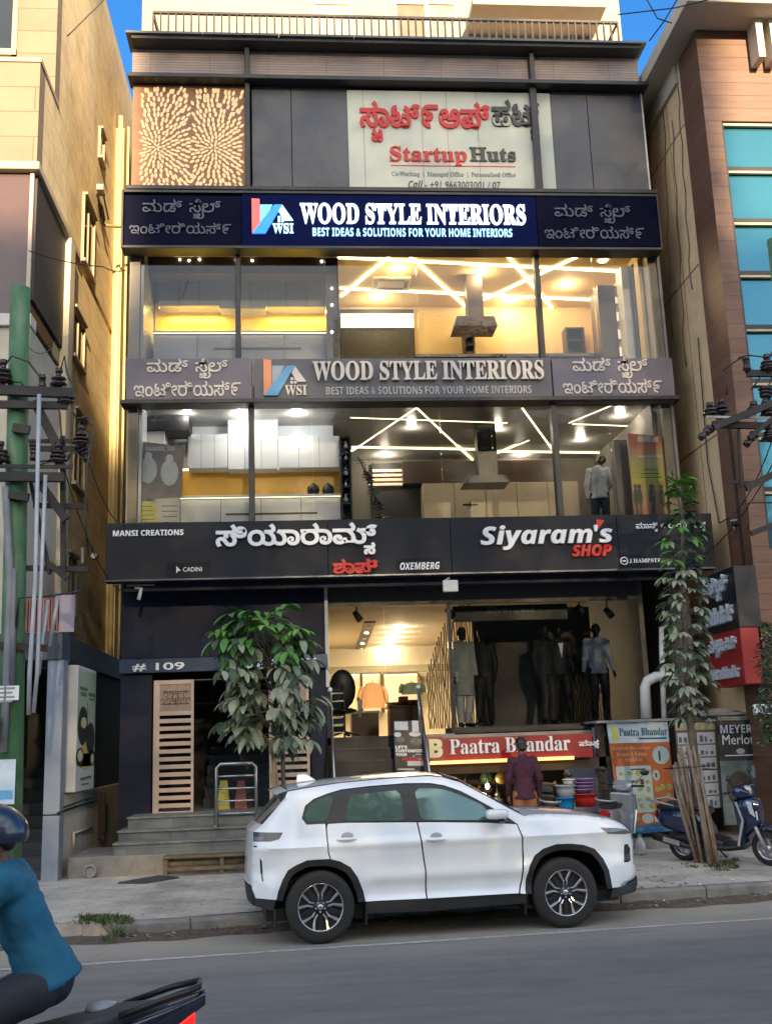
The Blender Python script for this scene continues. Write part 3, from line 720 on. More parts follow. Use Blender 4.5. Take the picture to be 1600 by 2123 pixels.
# recess with the stair behind the slatted doors
rec = mat('dark_recess', (.018, .018, .020), .7, var=.3)
MB().box(xD0, xD1, FY+2.6, FY+2.7, zLand-.2, zB0+.3).box(xD0-.05, xD0, FY+.3, FY+2.7, zLand-.2, zB0+.3).box(xD1, xD1+.05, FY+.3, FY+2.7, zLand-.2, zB0+.3).box(xD0, xD1, FY+.3, FY+2.7, zB0+.3, zB0+.4).build('recess', rec, B)
stone = brickmat('grey_stone_steps', (.155, .165, .155), (.21, .215, .20), (.11, .11, .105), .62, .19, .7, gap=.004, var=.4, bump=.3, grime=.5)
st = MB()
for i in range(6): st.box(xD0+.75, xD1-.02, FY+.7+.28*i, FY+2.55, zLand+.17*i, zLand+.17*(i+1))
st.build('stair', mat('dark_stone', (.03, .032, .032), .6, var=.3, grime=.4), B)
# door lintel
MB().box(xD0, X(645, 1500), FY-.02, FY+.05, Z(400, 1411), zB0-.12).build('lintel', mat('brown_lintel', (.17, .115, .08), .6, var=.2), B)
# two pale slatted door leaves with a carved head panel
wood = mat('pale_door_wood', (.60, .44, .33), .55, var=.08, vs=6)
def leaf(px0, py0, px1, py1, lab, carved):
    a, b, c, d = rect(px0, py0, px1, py1, FY-.1)
    t = thing('slatted_door', lab, 'door', ((a+b)/2, FY-.1, c), group='pale slatted door leaves')
    y0, y1 = FY-.13, FY-.085
    MB().box(a, a+.10, y0, y1, c, d).box(b-.045, b, y0, y1, c, d).box(a+.1, b-.045, y0, y1, d-.07, d).box(a+.1, b-.045, y0, y1, c, c+.06).build('frame', wood, t, bevel=.006)
    zt = c+(d-c)*.765
    MB().box(a+.10, b-.045, y0+.012, y1-.012, zt, d-.07).build('head_panel', mat('carved_panel', (.36, .26, .19), .6, var=.25, vs=14), t)
    if carved:
        mb = MB(); random.seed(2); cx = (a+.1+b-.045)/2; cz = (zt+d-.07)/2
        for s in (-1, 1):
            for k in range(5):
                r = .03+.02*k; P = [Vector((cx+s*(.02+.045*k)+s*.028*cos(q), y0+.008, cz+(.05 if k % 2 else -.05)+.045*sin(q))) for q in [i*.7 for i in range(8)]]
                mb.tube(P, .007, 5)
        mb.tube([Vector((cx+.05*cos(q), y0+.008, cz+.07*sin(q))) for q in [i*pi/6 for i in range(13)]], .008, 5)
        for dz in (-.1, .1): mb.tube([(a+.14, y0+.008, cz+dz), (b-.08, y0+.008, cz+dz)], .007, 5)
        mb.build('carving', mat('dark_carving', (.13, .085, .06), .6), t)
    n = 13; h = (zt-c-.06)/n
    for i in range(n):
        z = c+.06+h*i
        MB().box(a+.1, b-.045, y0+.01, y1-.008, z+h*.46, z+h).build('slat', wood, t)
leaf(318, 1410, 402, 1690, 'pale slatted door leaf with a carved head beside the navy wall', True)
leaf(558, 1412, 642, 1690, 'pale slatted door leaf standing behind the leafy young tree', False)
# plinth, landing and three stone steps
PF = 16.42
con = mat('stained_concrete', (.26, .235, .195), .9, var=.3, vs=2.5, bump=.4, bs=18, grime=.6)
zP = at(400, 1768, PF).z
xs0 = at(240, 1760, PF).x; xsR = X(690, 1700, 17.2)
t = thing('entrance_steps', 'three grey slate steps on a stained concrete plinth below the slatted doors', 'steps', ((xs0+xsR)/2, 17, KZ-.1))
def wob(a, b, z): return a
MB().box(at(140, 1800, PF).x, xsR, PF, FY, .02, zP).build('plinth', con, t, bevel=.015, seg=2)
zs = [zP, at(300, 1746, 16.5).z, at(300, 1721, 16.85).z, zLand]
ys = [16.5, 16.85, 17.15]
lx = [at(237, 1746, 16.5).x, at(246, 1721, 16.85).x, at(266, 1693, 17.15).x]
for i in range(3):
    MB().box(lx[i], xsR, ys[i], FY+2.6 if i == 2 else FY, zs[i]+.001, zs[i+1]-.03).build('riser', stone, t)
    MB().box(lx[i]-.02, xsR, ys[i]-.03, FY+2.6 if i == 2 else FY, zs[i+1]-.03, zs[i+1]).build('tread', mat('slate_tread', (.20, .205, .19), .6, var=.35, vs=5, grime=.4), t, bevel=.006)
# dark gap beside the steps, drain mouth in the plinth
p = at(188, 1806, PF)
MB().lathe([(.075, -.05), (.095, -.05), (.095, .02), (.075, .02), (.075, -.05)], (p.x, PF, p.z), 18, 'y', cap=False).build('drain_pipe', mat('drain_pvc', (.3, .3, .29), .6), t)
MB().lathe([(.0, .0), (.074, .0)], (p.x, PF-.004, p.z), 18, 'y', cap=False).build('drain_mouth', mat('drain_pale', (.36, .36, .34), .8), t)
# ------------------------------------------------------------------ signs
def adv(s): return max(p[0] for l in _glyphs(s) for p in l)
def kn(parts):
    """Kannada run: strings follow each other; ('sub', glyph, dx, dy, scale) hangs a small letter under the cursor"""
    out = []; x = 0.0
    for p in parts:
        if isinstance(p, str):
            if p == ' ': x += .35; continue
            out.append((p, x, 0, 1.0)); x += adv(p)+.035
        elif p[0] == 'sub': out.append((p[1], x+p[2], p[3], p[4]))
    return out
SUB_TA = ('sub', 'ಟ', -.62, -.43, .50)
K_WOOD1 = kn(['ವು', 'ಡ್', ' ', 'ಸ', ('sub', 'ಟ', -.48, -.40, .46), ('sub', 'ೖ', -.02, -.02, 1.0), ('sub', 'ೆ', .02, 0, 1.0), 'ಲ್'])
K_WOOD2 = kn(['ಇಂ', 'ಟೀ', 'ರಿ', 'ಯ', 'ಸ್', '೯'])
K_STARTUP_A = kn(['ಸಾ', ('sub', 'ಟ', -.72, -.46, .52), 'ಟ್', '೯', 'ಅ', 'ಪ್'])
K_STARTUP_B = kn(['ಹ', 'ಟ್', ('sub', 'ಸ', -.42, -.44, .48)])
K_SHOPNAME = kn(['ಸಿ', 'ಯಾ', 'ರಾ', 'ಮ್', ('sub', 'ಸ', -.45, -.42, .52)])
K_SHOP = kn(['ಶಾ', 'ಪ್'])
K_MANSI = kn(['ಮಾ', 'ನ್', ('sub', 'ಸ', -.42, -.44, .45), ' ', 'ಕ್ರಿ', 'ಯೇ', 'ಷ', 'ನ್', ('sub', 'ಸ', -.42, -.44, .45)])
K_PAATRA = kn(['ಪಾ', 'ತ', ('sub', 'ರ', -.35, -.38, .45)])

def board(name, label, px0, py0, px1, py1, Y, d, m, cat='sign', group=None, frame=None, bev=.004):
    x0, x1, z0, z1 = rect(px0, py0, px1, py1, Y)
    t = thing(name, label, cat, ((x0+x1)/2, Y, z0), group=group)
    MB().box(x0, x1, Y, Y+d, z0, z1).build('panel', m, t, bevel=bev)
    if frame:
        w_ = .035
        MB().box(x0, x1, Y-.02, Y-.001, z0, z0+w_).box(x0, x1, Y-.02, Y-.001, z1-w_, z1).box(x0, x0+w_, Y-.02, Y-.001, z0+w_, z1-w_).box(x1-w_, x1, Y-.02, Y-.001, z0+w_, z1-w_).build('frame', frame, t)
    return t, (x0, x1, z0, z1)
def letters(t, name, m, items, Y):
    for it in items:                         # one mesh for each line of writing
        k = it[5] if len(it) > 5 else {}
        mb = MB(); sign_text(mb, it[0], it[1], it[2], it[3], it[4], Y, **k); mb.build(name, m, t)

# cream co-working board
SY = FY-.06
t, r_ = board('cream_sign', 'large cream co-working sign with red and black lettering in the top window row', 722, 190, 1146, 400, SY, .08, mat('cream_sign_face', (.58, .58, .46), .5, var=.05, grime=.12, gcol=(.4, .38, .3)))
letters(t, 'red_lettering', M_['let_red'], [(K_STARTUP_A, 746, 212, 1016, 296, dict(bold=.028, depth=.04)), ('Startup', 808, 305, 967, 344, dict(style='serif', depth=.03, bold=.008))], SY)
letters(t, 'black_lettering', M_['let_black'], [(K_STARTUP_B, 1019, 208, 1119, 292, dict(bold=.028, depth=.04)), ('Huts', 973, 307, 1068, 336, dict(style='serif', depth=.03, bold=.012)),
        ('Call - +91 9663003001 / 07', 846, 375, 1037, 391, dict(style='ital', depth=.008, shear=.12))], SY)
letters(t, 'small_lettering', mat('grey_print', (.20, .20, .16), .6), [('Co-Working  |  Managed Office  |  Personalised Office', 812, 357, 1068, 369, dict(style='serif', depth=.006, bold=.004))], SY)
mb = MB(); a, b, c, d = rect(810, 343.5, 1068, 345.5, SY); mb.box(a, b, SY-.006, SY-.001, c, d); mb.build('rule', M_['let_red'], t)
mb = MB()
for px in (755, 876, 929, 992): x = X(px, 300, SY); mb.box(x-.006, x+.006, SY-.003, SY-.0005, r_[2]+.02, r_[3]-.02)
mb.build('seam', mat('cream_seam', (.33, .33, .27), .6), t, kind='stuff')
# the window post that runs over the sign
x = X(1110, 300, SY-.08); MB().box(x-.05, x+.05, SY-.13, SY-.045, zS2t+.05, zL-.03).build('mullion', df, B)

# two interior-design sign bands, a lit one above and an unlit one below
def logo(t, Y, px, py, s, c_red, c_blue, c_lite, c_white):
    P = lambda x, y: at(px+x*s, py+y*s, Y)
    def pr(name, pts, m, d=.03, dy=0):
        mb = MB(); mb.prism([(p.x, Y-.001-dy, p.z) for p in (P(*q) for q in pts)], (0, -d, 0)); mb.build(name, m, t, fixn=True)
    pr('red_bar', [(0, 0), (16, 1), (16, 52), (1, 70)], c_red)
    pr('blue_slash', [(46, 13), (62, 13), (28, 71), (1, 71)], c_blue, .045)
    pr('blue_wedge', [(17, 12), (42, 12), (26, 42), (17, 53)], c_lite, .02)
    pr('roof_slash', [(62, 13), (84, 44), (66, 44), (55, 26)], c_white, .03)
    mb = MB()
    for i in range(2):
        for k in range(2):
            q = P(53+7*i, 35+7*k); mb.box(q.x, q.x+.045*s, Y-.02, Y-.001, q.z-.045*s, q.z)
    mb.build('window_mark', c_white, t)
    mb = MB(); sign_text(mb, 'WSI', px+42*s, py+50*s, px+85*s, py+70*s, Y, style='serif', bold=.01, depth=.03); mb.build('initials', c_white, t)
UY = FY-.34
lr = mat('lit_red', (.6, .05, .05), .4, var=0, emit=.25, ecol=(1, .10, .08)); lb = mat('lit_blue', (.02, .2, .7), .4, var=0, emit=.15, ecol=(.02, .28, .9)); lc = mat('lit_cyan', (.1, .45, .7), .4, var=0, emit=.2, ecol=(.2, .65, .95))
lw_ = mat('lit_paleblue', (.5, .75, .85), .4, var=0, emit=.22, ecol=(.45, .85, 1))
t, r_ = board('navy_sign', 'lit blue interior design sign with glowing white letters and logo', 502, 405, 1112, 511, UY, .3, M_['blue_sign'], group='interior design sign boards')
logo(t, UY, 522, 413, 1.02, lr, lb, lc, lw_)
letters(t, 'lettering', M_['let_glow'], [('WOOD STYLE INTERIORS', 622, 424, 1088, 466, dict(style='serif', bold=.012, depth=.04))], UY)
letters(t, 'tagline', M_['let_blue'], [('BEST IDEAS & SOLUTIONS FOR YOUR HOME INTERIORS', 648, 474, 1061, 491, dict(style='sans', depth=.02))], UY)
for (a, b, lab, k) in ((258, 501, 'unlit navy panel with dim Kannada letters left of the lit blue sign', (296, 414, 458, 455, 269, 462, 480, 487)), (1113, 1362, 'unlit navy panel with dim Kannada letters right of the lit blue sign', (1149, 424, 1306, 464, 1128, 470, 1334, 497))):
    t, r_ = board('navy_sign', lab, a, 405, b, 511, UY, .3, M_['navy_sign'], group='interior design sign boards')
    letters(t, 'lettering', M_['let_dim'], [(K_WOOD1, *k[:4], dict(bold=.006)), (K_WOOD2, *k[4:], dict(bold=.006))], UY)
x0, x1, z0, z1 = rect(256, 398, 1364, 516, UY-.01)
MB().box(x0, x1, UY-.02, UY+.33, z1-.05, z1).box(x0, x1, UY-.02, UY+.33, z0, z0+.05).box(x1, x1+.03, UY-.02, UY+.33, z0, z1).box(x0-.03, x0, UY-.02, UY+.33, z0, z1).build('sign_box', M_['black'], B, bevel=.004)
LY = FY-.20
gs = mat('grey_sign_face', (.17, .16, .158), .65, var=.12, vs=1.2, spec=.15); gs2 = mat('mauve_sign_face', (.21, .185, .20), .65, var=.1, vs=1.2, spec=.15)
t, r_ = board('grey_sign', 'unlit grey interior design sign with cream raised letters and logo', 527, 743, 1143, 832, LY, .17, gs, group='interior design sign boards')
logo(t, LY, 546, 746, 1.06, mat('orange_paint', (.75, .25, .10), .4, var=.05), mat('sky_blue_paint', (.07, .30, .52), .4, var=.05), mat('grey_blue_paint', (.25, .33, .38), .4, var=.05), M_['let_cream'])
letters(t, 'lettering', M_['let_cream'], [('WOOD STYLE INTERIORS', 648, 750, 1125, 790, dict(style='serif', bold=.014, depth=.07))], LY)
letters(t, 'tagline', M_['let_grey'], [('BEST IDEAS & SOLUTIONS FOR YOUR HOME INTERIORS', 676, 801, 1101, 817, dict(style='sans', depth=.012))], LY)
for (a, b, lab, k) in ((262, 522, 'mauve grey panel with pale Kannada letters left of the grey sign', (305, 744, 473, 786, 278, 790, 499, 824)), (1146, 1396, 'mauve grey panel with pale Kannada letters right of the grey sign', (1186, 741, 1342, 785, 1166, 786, 1371, 818))):
    t, r_ = board('grey_sign', lab, a, 743, b, 832, LY, .17, gs2, group='interior design sign boards')
    letters(t, 'lettering', M_['let_cream'], [(K_WOOD1, *k[:4], dict(bold=.012)), (K_WOOD2, *k[4:], dict(bold=.012))], LY)

# black shop fascia
BY = FY-1.0
x0, x1 = -3.05, 6.97
t = thing('shop_fascia', 'long black clothing shop fascia with white and red raised letters', 'sign', ((x0+x1)/2, BY, zFascia0))
cut = [x0, X(680, 1140, BY), X(935, 1140, BY), X(1282, 1140, BY), x1]
for a, b in zip(cut[:-1], cut[1:]): MB().box(a+.004, b-.004, BY, BY+.25, zFascia0, zFascia1).build('panel', M_['fascia'], t, bevel=.004)
MB().box(x0+.02, x1-.02, BY+.02, FY-.01, zFascia1-.06, zFascia1-.002).box(x0, x1, BY+.251, FY+.1, zFascia0+.16, zFascia0+.28).build('soffit', M_['navy'], t)
MB().box(x0+.25, x1-.3, BY+.30, BY+.36, zFascia0-.12, zFascia0+.155).build('valance', M_['navy'], t)
MB().box(x0, x1, BY-.012, BY-.001, zFascia0+.004, zFascia0+.03).build('edge_trim', mat('edge_trim_grey', (.10, .11, .13), .3, metal=.5), t)
letters(t, 'white_lettering', M_['let_white'], [('MANSI CREATIONS', 235, 1099, 381, 1111, dict(style='sans', bold=.012, depth=.02)), (K_SHOPNAME, 448, 1086, 782, 1154, dict(bold=.03, depth=.06)),
    ("Siyaram's", 995, 1089, 1268, 1140, dict(style='ital', bold=.012, depth=.06)), (K_MANSI, 1317, 1082, 1462, 1102, dict(bold=.015, depth=.02)), ('OXEMBERG', 829, 1166, 911, 1181, dict(style='ital', depth=.02)),
    ('CADINI', 380, 1176, 419, 1185, dict(depth=.015)), ('J.HAMPSTEAD', 1303, 1158, 1385, 1167, dict(style='serif', depth=.015))], BY)
letters(t, 'red_lettering', M_['let_red'], [(K_SHOP, 690, 1159, 784, 1190, dict(bold=.04, depth=.06)), ('SHOP', 1184, 1130, 1266, 1154, dict(style='ital', bold=.02, depth=.06))], BY)
mb = MB(); q = [(1234, 1078), (1250, 1080), (1244, 1090), (1236, 1100)]
mb.prism([(p.x, BY-.002, p.z) for p in (at(*k, BY) for k in q)], (0, -.05, 0)); mb.build('apostrophe', M_['let_red'], t, fixn=True)
for (a, b, c, d) in ((345, 1166, 438, 1197), (820, 1158, 915, 1189), (1282, 1150, 1400, 1175)):
    x0_, x1_, z0_, z1_ = rect(a, b, c, d, BY)
    MB().box(x0_, x1_, BY-.006, BY-.001, z0_, z1_).build('brand_plate', mat('gloss_black_plate', (.008, .008, .011), .5, var=.05, spec=.2), t)
mb = MB()
p = at(1293, 1163, BY-.006); mb.tube([(p.x+.06*cos(q), BY-.012, p.z+.06*sin(q)) for q in [i*pi/8 for i in range(17)]], .009, 5)
mb.bar((p.x-.03, BY-.012, p.z), (p.x+.03, BY-.012, p.z), .02)
p = at(370, 1181, BY-.006); mb.prism([(p.x-.03, BY-.008, p.z-.06), (p.x-.03, BY-.008, p.z+.06), (p.x+.04, BY-.008, p.z-.02), (p.x, BY-.008, p.z-.02)], (0, -.008, 0))
mb.build('crest', M_['let_white'], t)
# number band lettering
letters(B, 'number_lettering', M_['let_white'], [('# 109', 275, 1374, 383, 1391, dict(style='sans', bold=.02, depth=.02)), ('VERSITY', 505, 1366, 657, 1386, dict(style='sans', bold=.0, depth=.02))], FY-.181)
# inner sign behind the shop glass and the basement shop's red sign
ZS = FY+.35
t, r_ = board('inner_sign', 'black inner sign with dim grey letters hung behind the shop glass', 938, 1254, 1176, 1286, ZS, .12, M_['black'])
letters(t, 'lettering', mat('dim_steel_letters', (.16, .16, .17), .4), [('Siyarams', 1008, 1257, 1108, 1276, dict(style='ital', depth=.02))], ZS)
RYs = FY-.75
t, r_ = board('red_sign', 'red cookware shop sign with white letters behind the man', 884, 1526, 1228, 1576, RYs, .18, mat('red_sign_face', (.26, .008, .013), .35, var=.12))
x0_, x1_, z0_, z1_ = rect(884, 1527, 918, 1576, RYs)
MB().box(x0_, x1_, RYs-.012, RYs-.001, z0_, z1_).build('logo_plate', mat('plum_plate', (.22, .03, .05), .4), t)
mb = MB(); sign_text(mb, 'B', 889, 1532, 917, 1571, RYs-.012, style='sans', bold=.03, depth=.03); mb.build('logo_letter', mat('pale_yellow_letter', (.68, .64, .35), .5), t)
letters(t, 'lettering', M_['let_white'], [('Paatra Bhandar', 931, 1529, 1180, 1560, dict(style='serif', bold=.0, depth=.045)), (K_PAATRA, 1199, 1534, 1240, 1552, dict(bold=.02, depth=.03))], RYs)
a, b, c, d = rect(892, 1573, 1190, 1580, RYs-.06)
MB().box(a, b, RYs-.06, RYs+.1, c, d).build('light_strip', mat('orange_strip', (.6, .25, .08), .5, emit=.3, ecol=(1, .48, .16), var=0), t)
# ------------------------------------------------------------------ rooms behind the glass
def lamp(name, loc, energy, col=(1, .82, .55), kind='POINT', size=.08, parent=None, **k):
    l = bpy.data.lights.new(name, kind); o = bpy.data.objects.new(name, l); COL.objects.link(o); o.location = loc
    l.energy = energy; l.color = col
    if kind == 'AREA':
        l.shape = 'RECTANGLE'; l.size, l.size_y = k.get('sx', 1), k.get('sy', 1)
    else: l.shadow_soft_size = size
    if parent is not None: o.parent = parent; o.location = Vector(loc)-OFF.get(parent.name, Vector((0, 0, 0)))
    return o
def pbox(mb, px0, py0, px1, py1, Y0, Y1):
    a, b, c, d = rect(px0, py0, px1, py1, Y0); mb.box(a, b, Y0, Y1, c, d); return a, b, c, d
def yat(px, py, z): return atz(px, py, z).y
warm = mat('warm_ceiling', (.72, .53, .27), .8, var=.03); warmwall = mat('warm_wall', (.70, .52, .28), .8, var=.03)
grey_ceil = mat('cool_ceiling', (.46, .46, .44), .8, var=.04)
brown = mat('brown_veneer', (.045, .024, .017), .35, var=.3, vs=3, stretch=.2)
greycab = mat('grey_laminate', (.30, .29, .31), .3, var=.04)
yel = mat('yellow_backsplash', (.80, .48, .008), .3, var=.06)
ora = mat('amber_backsplash', (.78, .40, .006), .3, var=.06)
dark = mat('dark_interior', (.035, .033, .032), .6, var=.2)
tile = mat('showroom_floor', (.30, .28, .25), .35, var=.1)

def strips(name, zc, segs, m, w=.035, label=None):
    t = thing(name, label, 'light', tuple(atz(segs[0][0], segs[0][1], zc)))
    for (a, b, c, d) in segs:
        p, q = atz(a, b, zc-.02), atz(c, d, zc-.02)
        MB().bar(p, q, w, .025).build('led_line', m, t)
    return t
def downlights(zc, pts, m, lab, grp, r=.09, energy=0, col=(1, .86, .62)):
    for i, (px, py) in enumerate(pts):
        p = atz(px, py, zc-.004)
        t = thing('downlight', lab, 'downlight', tuple(p), group=grp)
        MB().lathe([(r, -.012), (r+.02, -.012), (r+.02, 0)], p, 16, cap=False).build('ring', M_['white'], t)
        MB().lathe([(0, -.008), (r, -.008)], p, 16, cap=False).build('lens', m, t)
        if energy: lamp('downlight_lamp', p+Vector((0, 0, -.08)), energy, col, size=.09, parent=t)

# ---- top showroom ---------------------------------------------------------
xDiv = X(690, 620)
zc2 = zG2t+.10; zf2 = zg2b-.02
Yb2 = yat(1000, 637, zc2)
rb = lambda name, m, *b: MB().box(*b).build(name, m, B)
rb('room_ceiling', warm, xDiv, BX1-.19, FY+.09, Yb2+.1, zc2, zc2+.06)
rb('room_wall', warmwall, xDiv, BX1-.19, Yb2, Yb2+.08, zf2-.6, zc2)
rb('room_wall', warmwall, BX1-.27, BX1-.19, FY+.3, Yb2, zf2-.6, zc2)
rb('room_floor', tile, BX0+.2, BX1-.19, FY+.09, Yb2, zf2-.66, zf2-.6)
strips('led_light', zc2, [(828.5, 514, 707, 615), (829.5, 514, 966, 637), (700, 534, 1283, 563), (705, 598, 1222, 622), (1037, 514, 1146, 642), (1233, 516, 1002, 622)],
       M_['led'], label='bright zigzag light lines across the warm ceiling of the upper showroom')
downlights(zc2, [(1249, 540)], M_['lamp'], 'round downlight at the right end of the warm upper ceiling', 'downlights in the upper showroom')
D2 = [(825, 556), (996, 563), (1174, 590), (783, 616), (1057, 622)]
downlights(zc2, D2, M_['lamp'], 'round downlight in the warm ceiling of the upper showroom', 'downlights in the upper showroom', energy=4, col=(1, .74, .38))
a = thing('ceiling_cassette', 'square ceiling air conditioner in the warm upper ceiling', 'air conditioner', tuple(atz(810, 585, zc2)))
p = atz(810, 585, zc2); MB().box(p.x-.38, p.x+.38, p.y-.30, p.y+.30, zc2-.05, zc2-.003).build('panel', mat('cassette_cream', (.60, .50, .33), .5), a, bevel=.01)
mb = MB()
for s in (-1, 1): mb.box(p.x-.26, p.x+.26, p.y+s*.2-.03, p.y+s*.2+.03, zc2-.056, zc2-.05); mb.box(p.x+s*.3-.03, p.x+s*.3+.03, p.y-.15, p.y+.15, zc2-.056, zc2-.05)
mb.build('vent', mat('cassette_vent', (.22, .16, .1), .6), a)
# chimney hood over the island
hy = FY+1.3
hood = thing('cooker_hood', 'dark steel chimney hood hanging from the warm upper ceiling', 'cooker hood', tuple(at(985, 675, hy)))
hs = mat('bronze_steel', (.10, .07, .045), .4, metal=.25)
mb = MB(); x0, x1, z0, z1 = rect(968, 584, 1001, 656, hy); mb.box(x0, x1, hy, hy+.3, z0, zc2-.003); mb.build('chimney', hs, hood, bevel=.006)
x0, x1, z0, z1 = rect(941, 655, 1031, 675, hy-.15)
mb = MB(); mb.prism([(x0, hy-.15, z0), (x1, hy-.15, z0), (x1-.06, hy-.15, z1), (x0+.06, hy-.15, z1)], (0, .6, 0)); mb.build('canopy', hs, hood, fixn=True)
def shelf_unit(name, lab, px0, py0, px1, py1, Y, dep, n, m, inner=None):
    a, b, c, d = rect(px0, py0, px1, py1, Y); t = thing(name, lab, 'shelf', ((a+b)/2, Y, c))
    MB().box(a, a+.03, Y, Y+dep, c, d).box(b-.03, b, Y, Y+dep, c, d).box(a, b, Y+dep, Y+dep+.02, c, d).build('case', m, t)
    for i in range(n+1): z = c+(d-c-.03)*i/n; MB().box(a+.031, b-.031, Y+.01, Y+dep, z, z+.03).build('shelf_board', inner or m, t)
    return t, (a, b, c, d)
shelf_unit('open_shelf', 'narrow brown open shelf under the upper chimney hood', 962, 677, 984, 732, Yb2-.3, .28, 3, brown)
shelf_unit('open_shelf', 'brown open wall shelf right of the upper chimney hood', 1173, 678, 1212, 732, Yb2-.3, .28, 2, brown)
t, q = shelf_unit('tall_cabinet', 'tall brown cabinet with white lit niches at the right end of the upper showroom', 1242, 593, 1306, 741, FY+1.2, .5, 1, brown)
a, b, c, d = q
MB().box(a, a+(b-a)*.55, FY+1.17, FY+1.21, c, d).build('door', brown, t)
for i in range(4):
    z = c+(d-c)*i/4
    MB().box(a+(b-a)*.58, b-.04, FY+1.3, FY+1.68, z+.01, z+.05).build('niche_shelf', M_['white'], t)
MB().box(a+(b-a)*.56, b-.03, FY+1.66, FY+1.695, c, d).build('niche_back', mat('niche_pink', (.62, .48, .42), .6, emit=.15, ecol=(1, .7, .5)), t)
mb = MB(); pbox(mb, 1318, 548, 1356, 745, FY+.55, FY+1.1); mb.build('pillar', mat('black_pillar', (.015, .014, .014), .3), B)
mb = MB(); pbox(mb, 1294, 552, 1317, 745, FY+.75, FY+1.1); mb.build('pillar', M_['white'], B)
# island counter, back window with white blind
mb = MB(); a, b, c, d = rect(860, 733, 1250, 744, FY+1.6); t = thing('island_counter', 'dark topped island counter in the warm upper showroom', 'counter', ((a+b)/2, FY+1.6, zf2-.6))
MB().box(a, b, FY+1.6, FY+2.3, d-.06, d).build('worktop', mat('brown_granite', (.10, .06, .04), .2, var=.3), t); MB().box(a+.05, b-.05, FY+1.68, FY+2.25, zf2-.6, d-.062).build('base', brown, t)
def blind(lab, px0, py0, px1, py1, Y, n, pane_m, slat_m):
    a, b, c, d = rect(px0, py0, px1, py1, Y); t = thing('window_blind', lab, 'blind', ((a+b)/2, Y, c))
    MB().box(a, b, Y, Y+.02, c, d).build('pane', pane_m, t)
    for i in n: z = c+(d-c)*i; MB().box(a+.01, b-.01, Y-.06, Y-.01, z, z+.05).build('slat', slat_m, t)
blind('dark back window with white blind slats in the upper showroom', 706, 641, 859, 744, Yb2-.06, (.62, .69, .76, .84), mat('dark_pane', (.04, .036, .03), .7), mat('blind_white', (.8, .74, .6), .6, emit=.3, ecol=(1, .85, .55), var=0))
# kitchen display in the top showroom
def kitchen(lab, lvl, zc, zf, wall_m, cab, spl, base, led, R):
    Yk = FY+.95
    t = thing('kitchen_display', lab, 'kitchen', (X(470, 690), Yk, zf-.6))
    MB().box(BX0+.19, xDiv, Yk+.55, Yk+.62, zf-.6, zc).build('back_panel', wall_m, t)
    MB().box(BX0+.19, BX0+.24, FY+.1, Yk+.55, zf-.6, zc).build('side_panel', wall_m, t)
    for r in R['wall_cabinet']:
        mb = MB(); a, b, c, d = pbox(mb, *r, Yk+.15, Yk+.54); mb.build('wall_cabinet', cab, t, bevel=.004)
        m = MB()
        for i in range(1, 3): x = a+(b-a)*i/3; m.box(x-.003, x+.003, Yk+.147, Yk+.1495, c, d)
        m.build('door_gap', dark, t)
    mb = MB(); a, b, c, d = pbox(mb, *R['splash'], Yk+.5, Yk+.545); mb.build('backsplash', spl, t)
    for r in R['led']:
        mb = MB(); pbox(mb, *r, Yk+.3, Yk+.36); mb.build('led_line', led, t)
    a, b, c, d = rect(*R['counter'], Yk-.1)
    MB().box(a, b, Yk-.12, Yk+.5, d-.05, d).build('worktop', M_['white'], t, bevel=.004)
    MB().box(a, b, Yk-.12, Yk-.10, d-.052, d-.046).build('worktop_line', M_['led_soft'], t)
    n = 4
    for i in range(n):
        MB().box(a+(b-a)*i/n+.004, a+(b-a)*(i+1)/n-.004, Yk-.06, Yk+.5, zf-.6, d-.055).build('base_cabinet', base, t, bevel=.003)
    mb = MB(); pbox(mb, *R['handle'], Yk-.08, Yk-.062); mb.build('handle', M_['black'], t)
    return t
rb('room_ceiling', warm, BX0+.19, xDiv-.002, FY+.09, FY+1.6, zc2, zc2+.06)
kit = kitchen('grey kitchen display with glowing yellow backsplash in the upper left window', 2, zc2, zf2, greycab, greycab, yel, greycab, M_['led_yel'],
    dict(wall_cabinet=[(330, 561, 455, 634), (456, 572, 551, 640), (552, 566, 676, 636)], splash=(322, 628, 678, 692), led=[(330, 634, 455, 638), (552, 636, 676, 640)], counter=(318, 686, 678, 692), handle=(442, 720, 624, 724)))
lamp('cabinet_lamp', (X(395, 640), FY+1.22, Z(395, 640, FY+1.2)-.03), 4, (1, .8, .2), 'AREA', sx=1.1, sy=.08, parent=kit)
lamp('cabinet_lamp', (X(615, 640), FY+1.22, Z(615, 642, FY+1.2)-.03), 4, (1, .8, .2), 'AREA', sx=1.1, sy=.08, parent=kit)
t = thing('brown_frame', 'brown veneer frame with small spotlights round the grey kitchen display', 'frame', (X(690, 740), FY+.3, zf2-.6))
mb = MB(); a, b, c, d = rect(676, 534, 703, 745, FY+.35); MB().box(a, b, FY+.35, FY+.9, zf2-.6, d).build('post', brown, t)
a, b, c, d = rect(268, 531, 676, 566, FY+.6); MB().box(a, b, FY+.6, FY+1.0, c, d).build('beam', brown, t)
for px, py in ((300, 537), (373, 538), (392, 540), (414, 538), (490, 539), (523, 540), (667, 542)):
    p = at(px, py, FY+.59); MB().ellip(p, (.022, .02, .022), 8, 5).build('spot_lamp', M_['lamp'], t)
for py in (598, 632, 688):
    p = at(688, py, FY+.34); MB().ellip(p, (.022, .02, .022), 8, 5).build('spot_lamp', M_['lamp'], t)

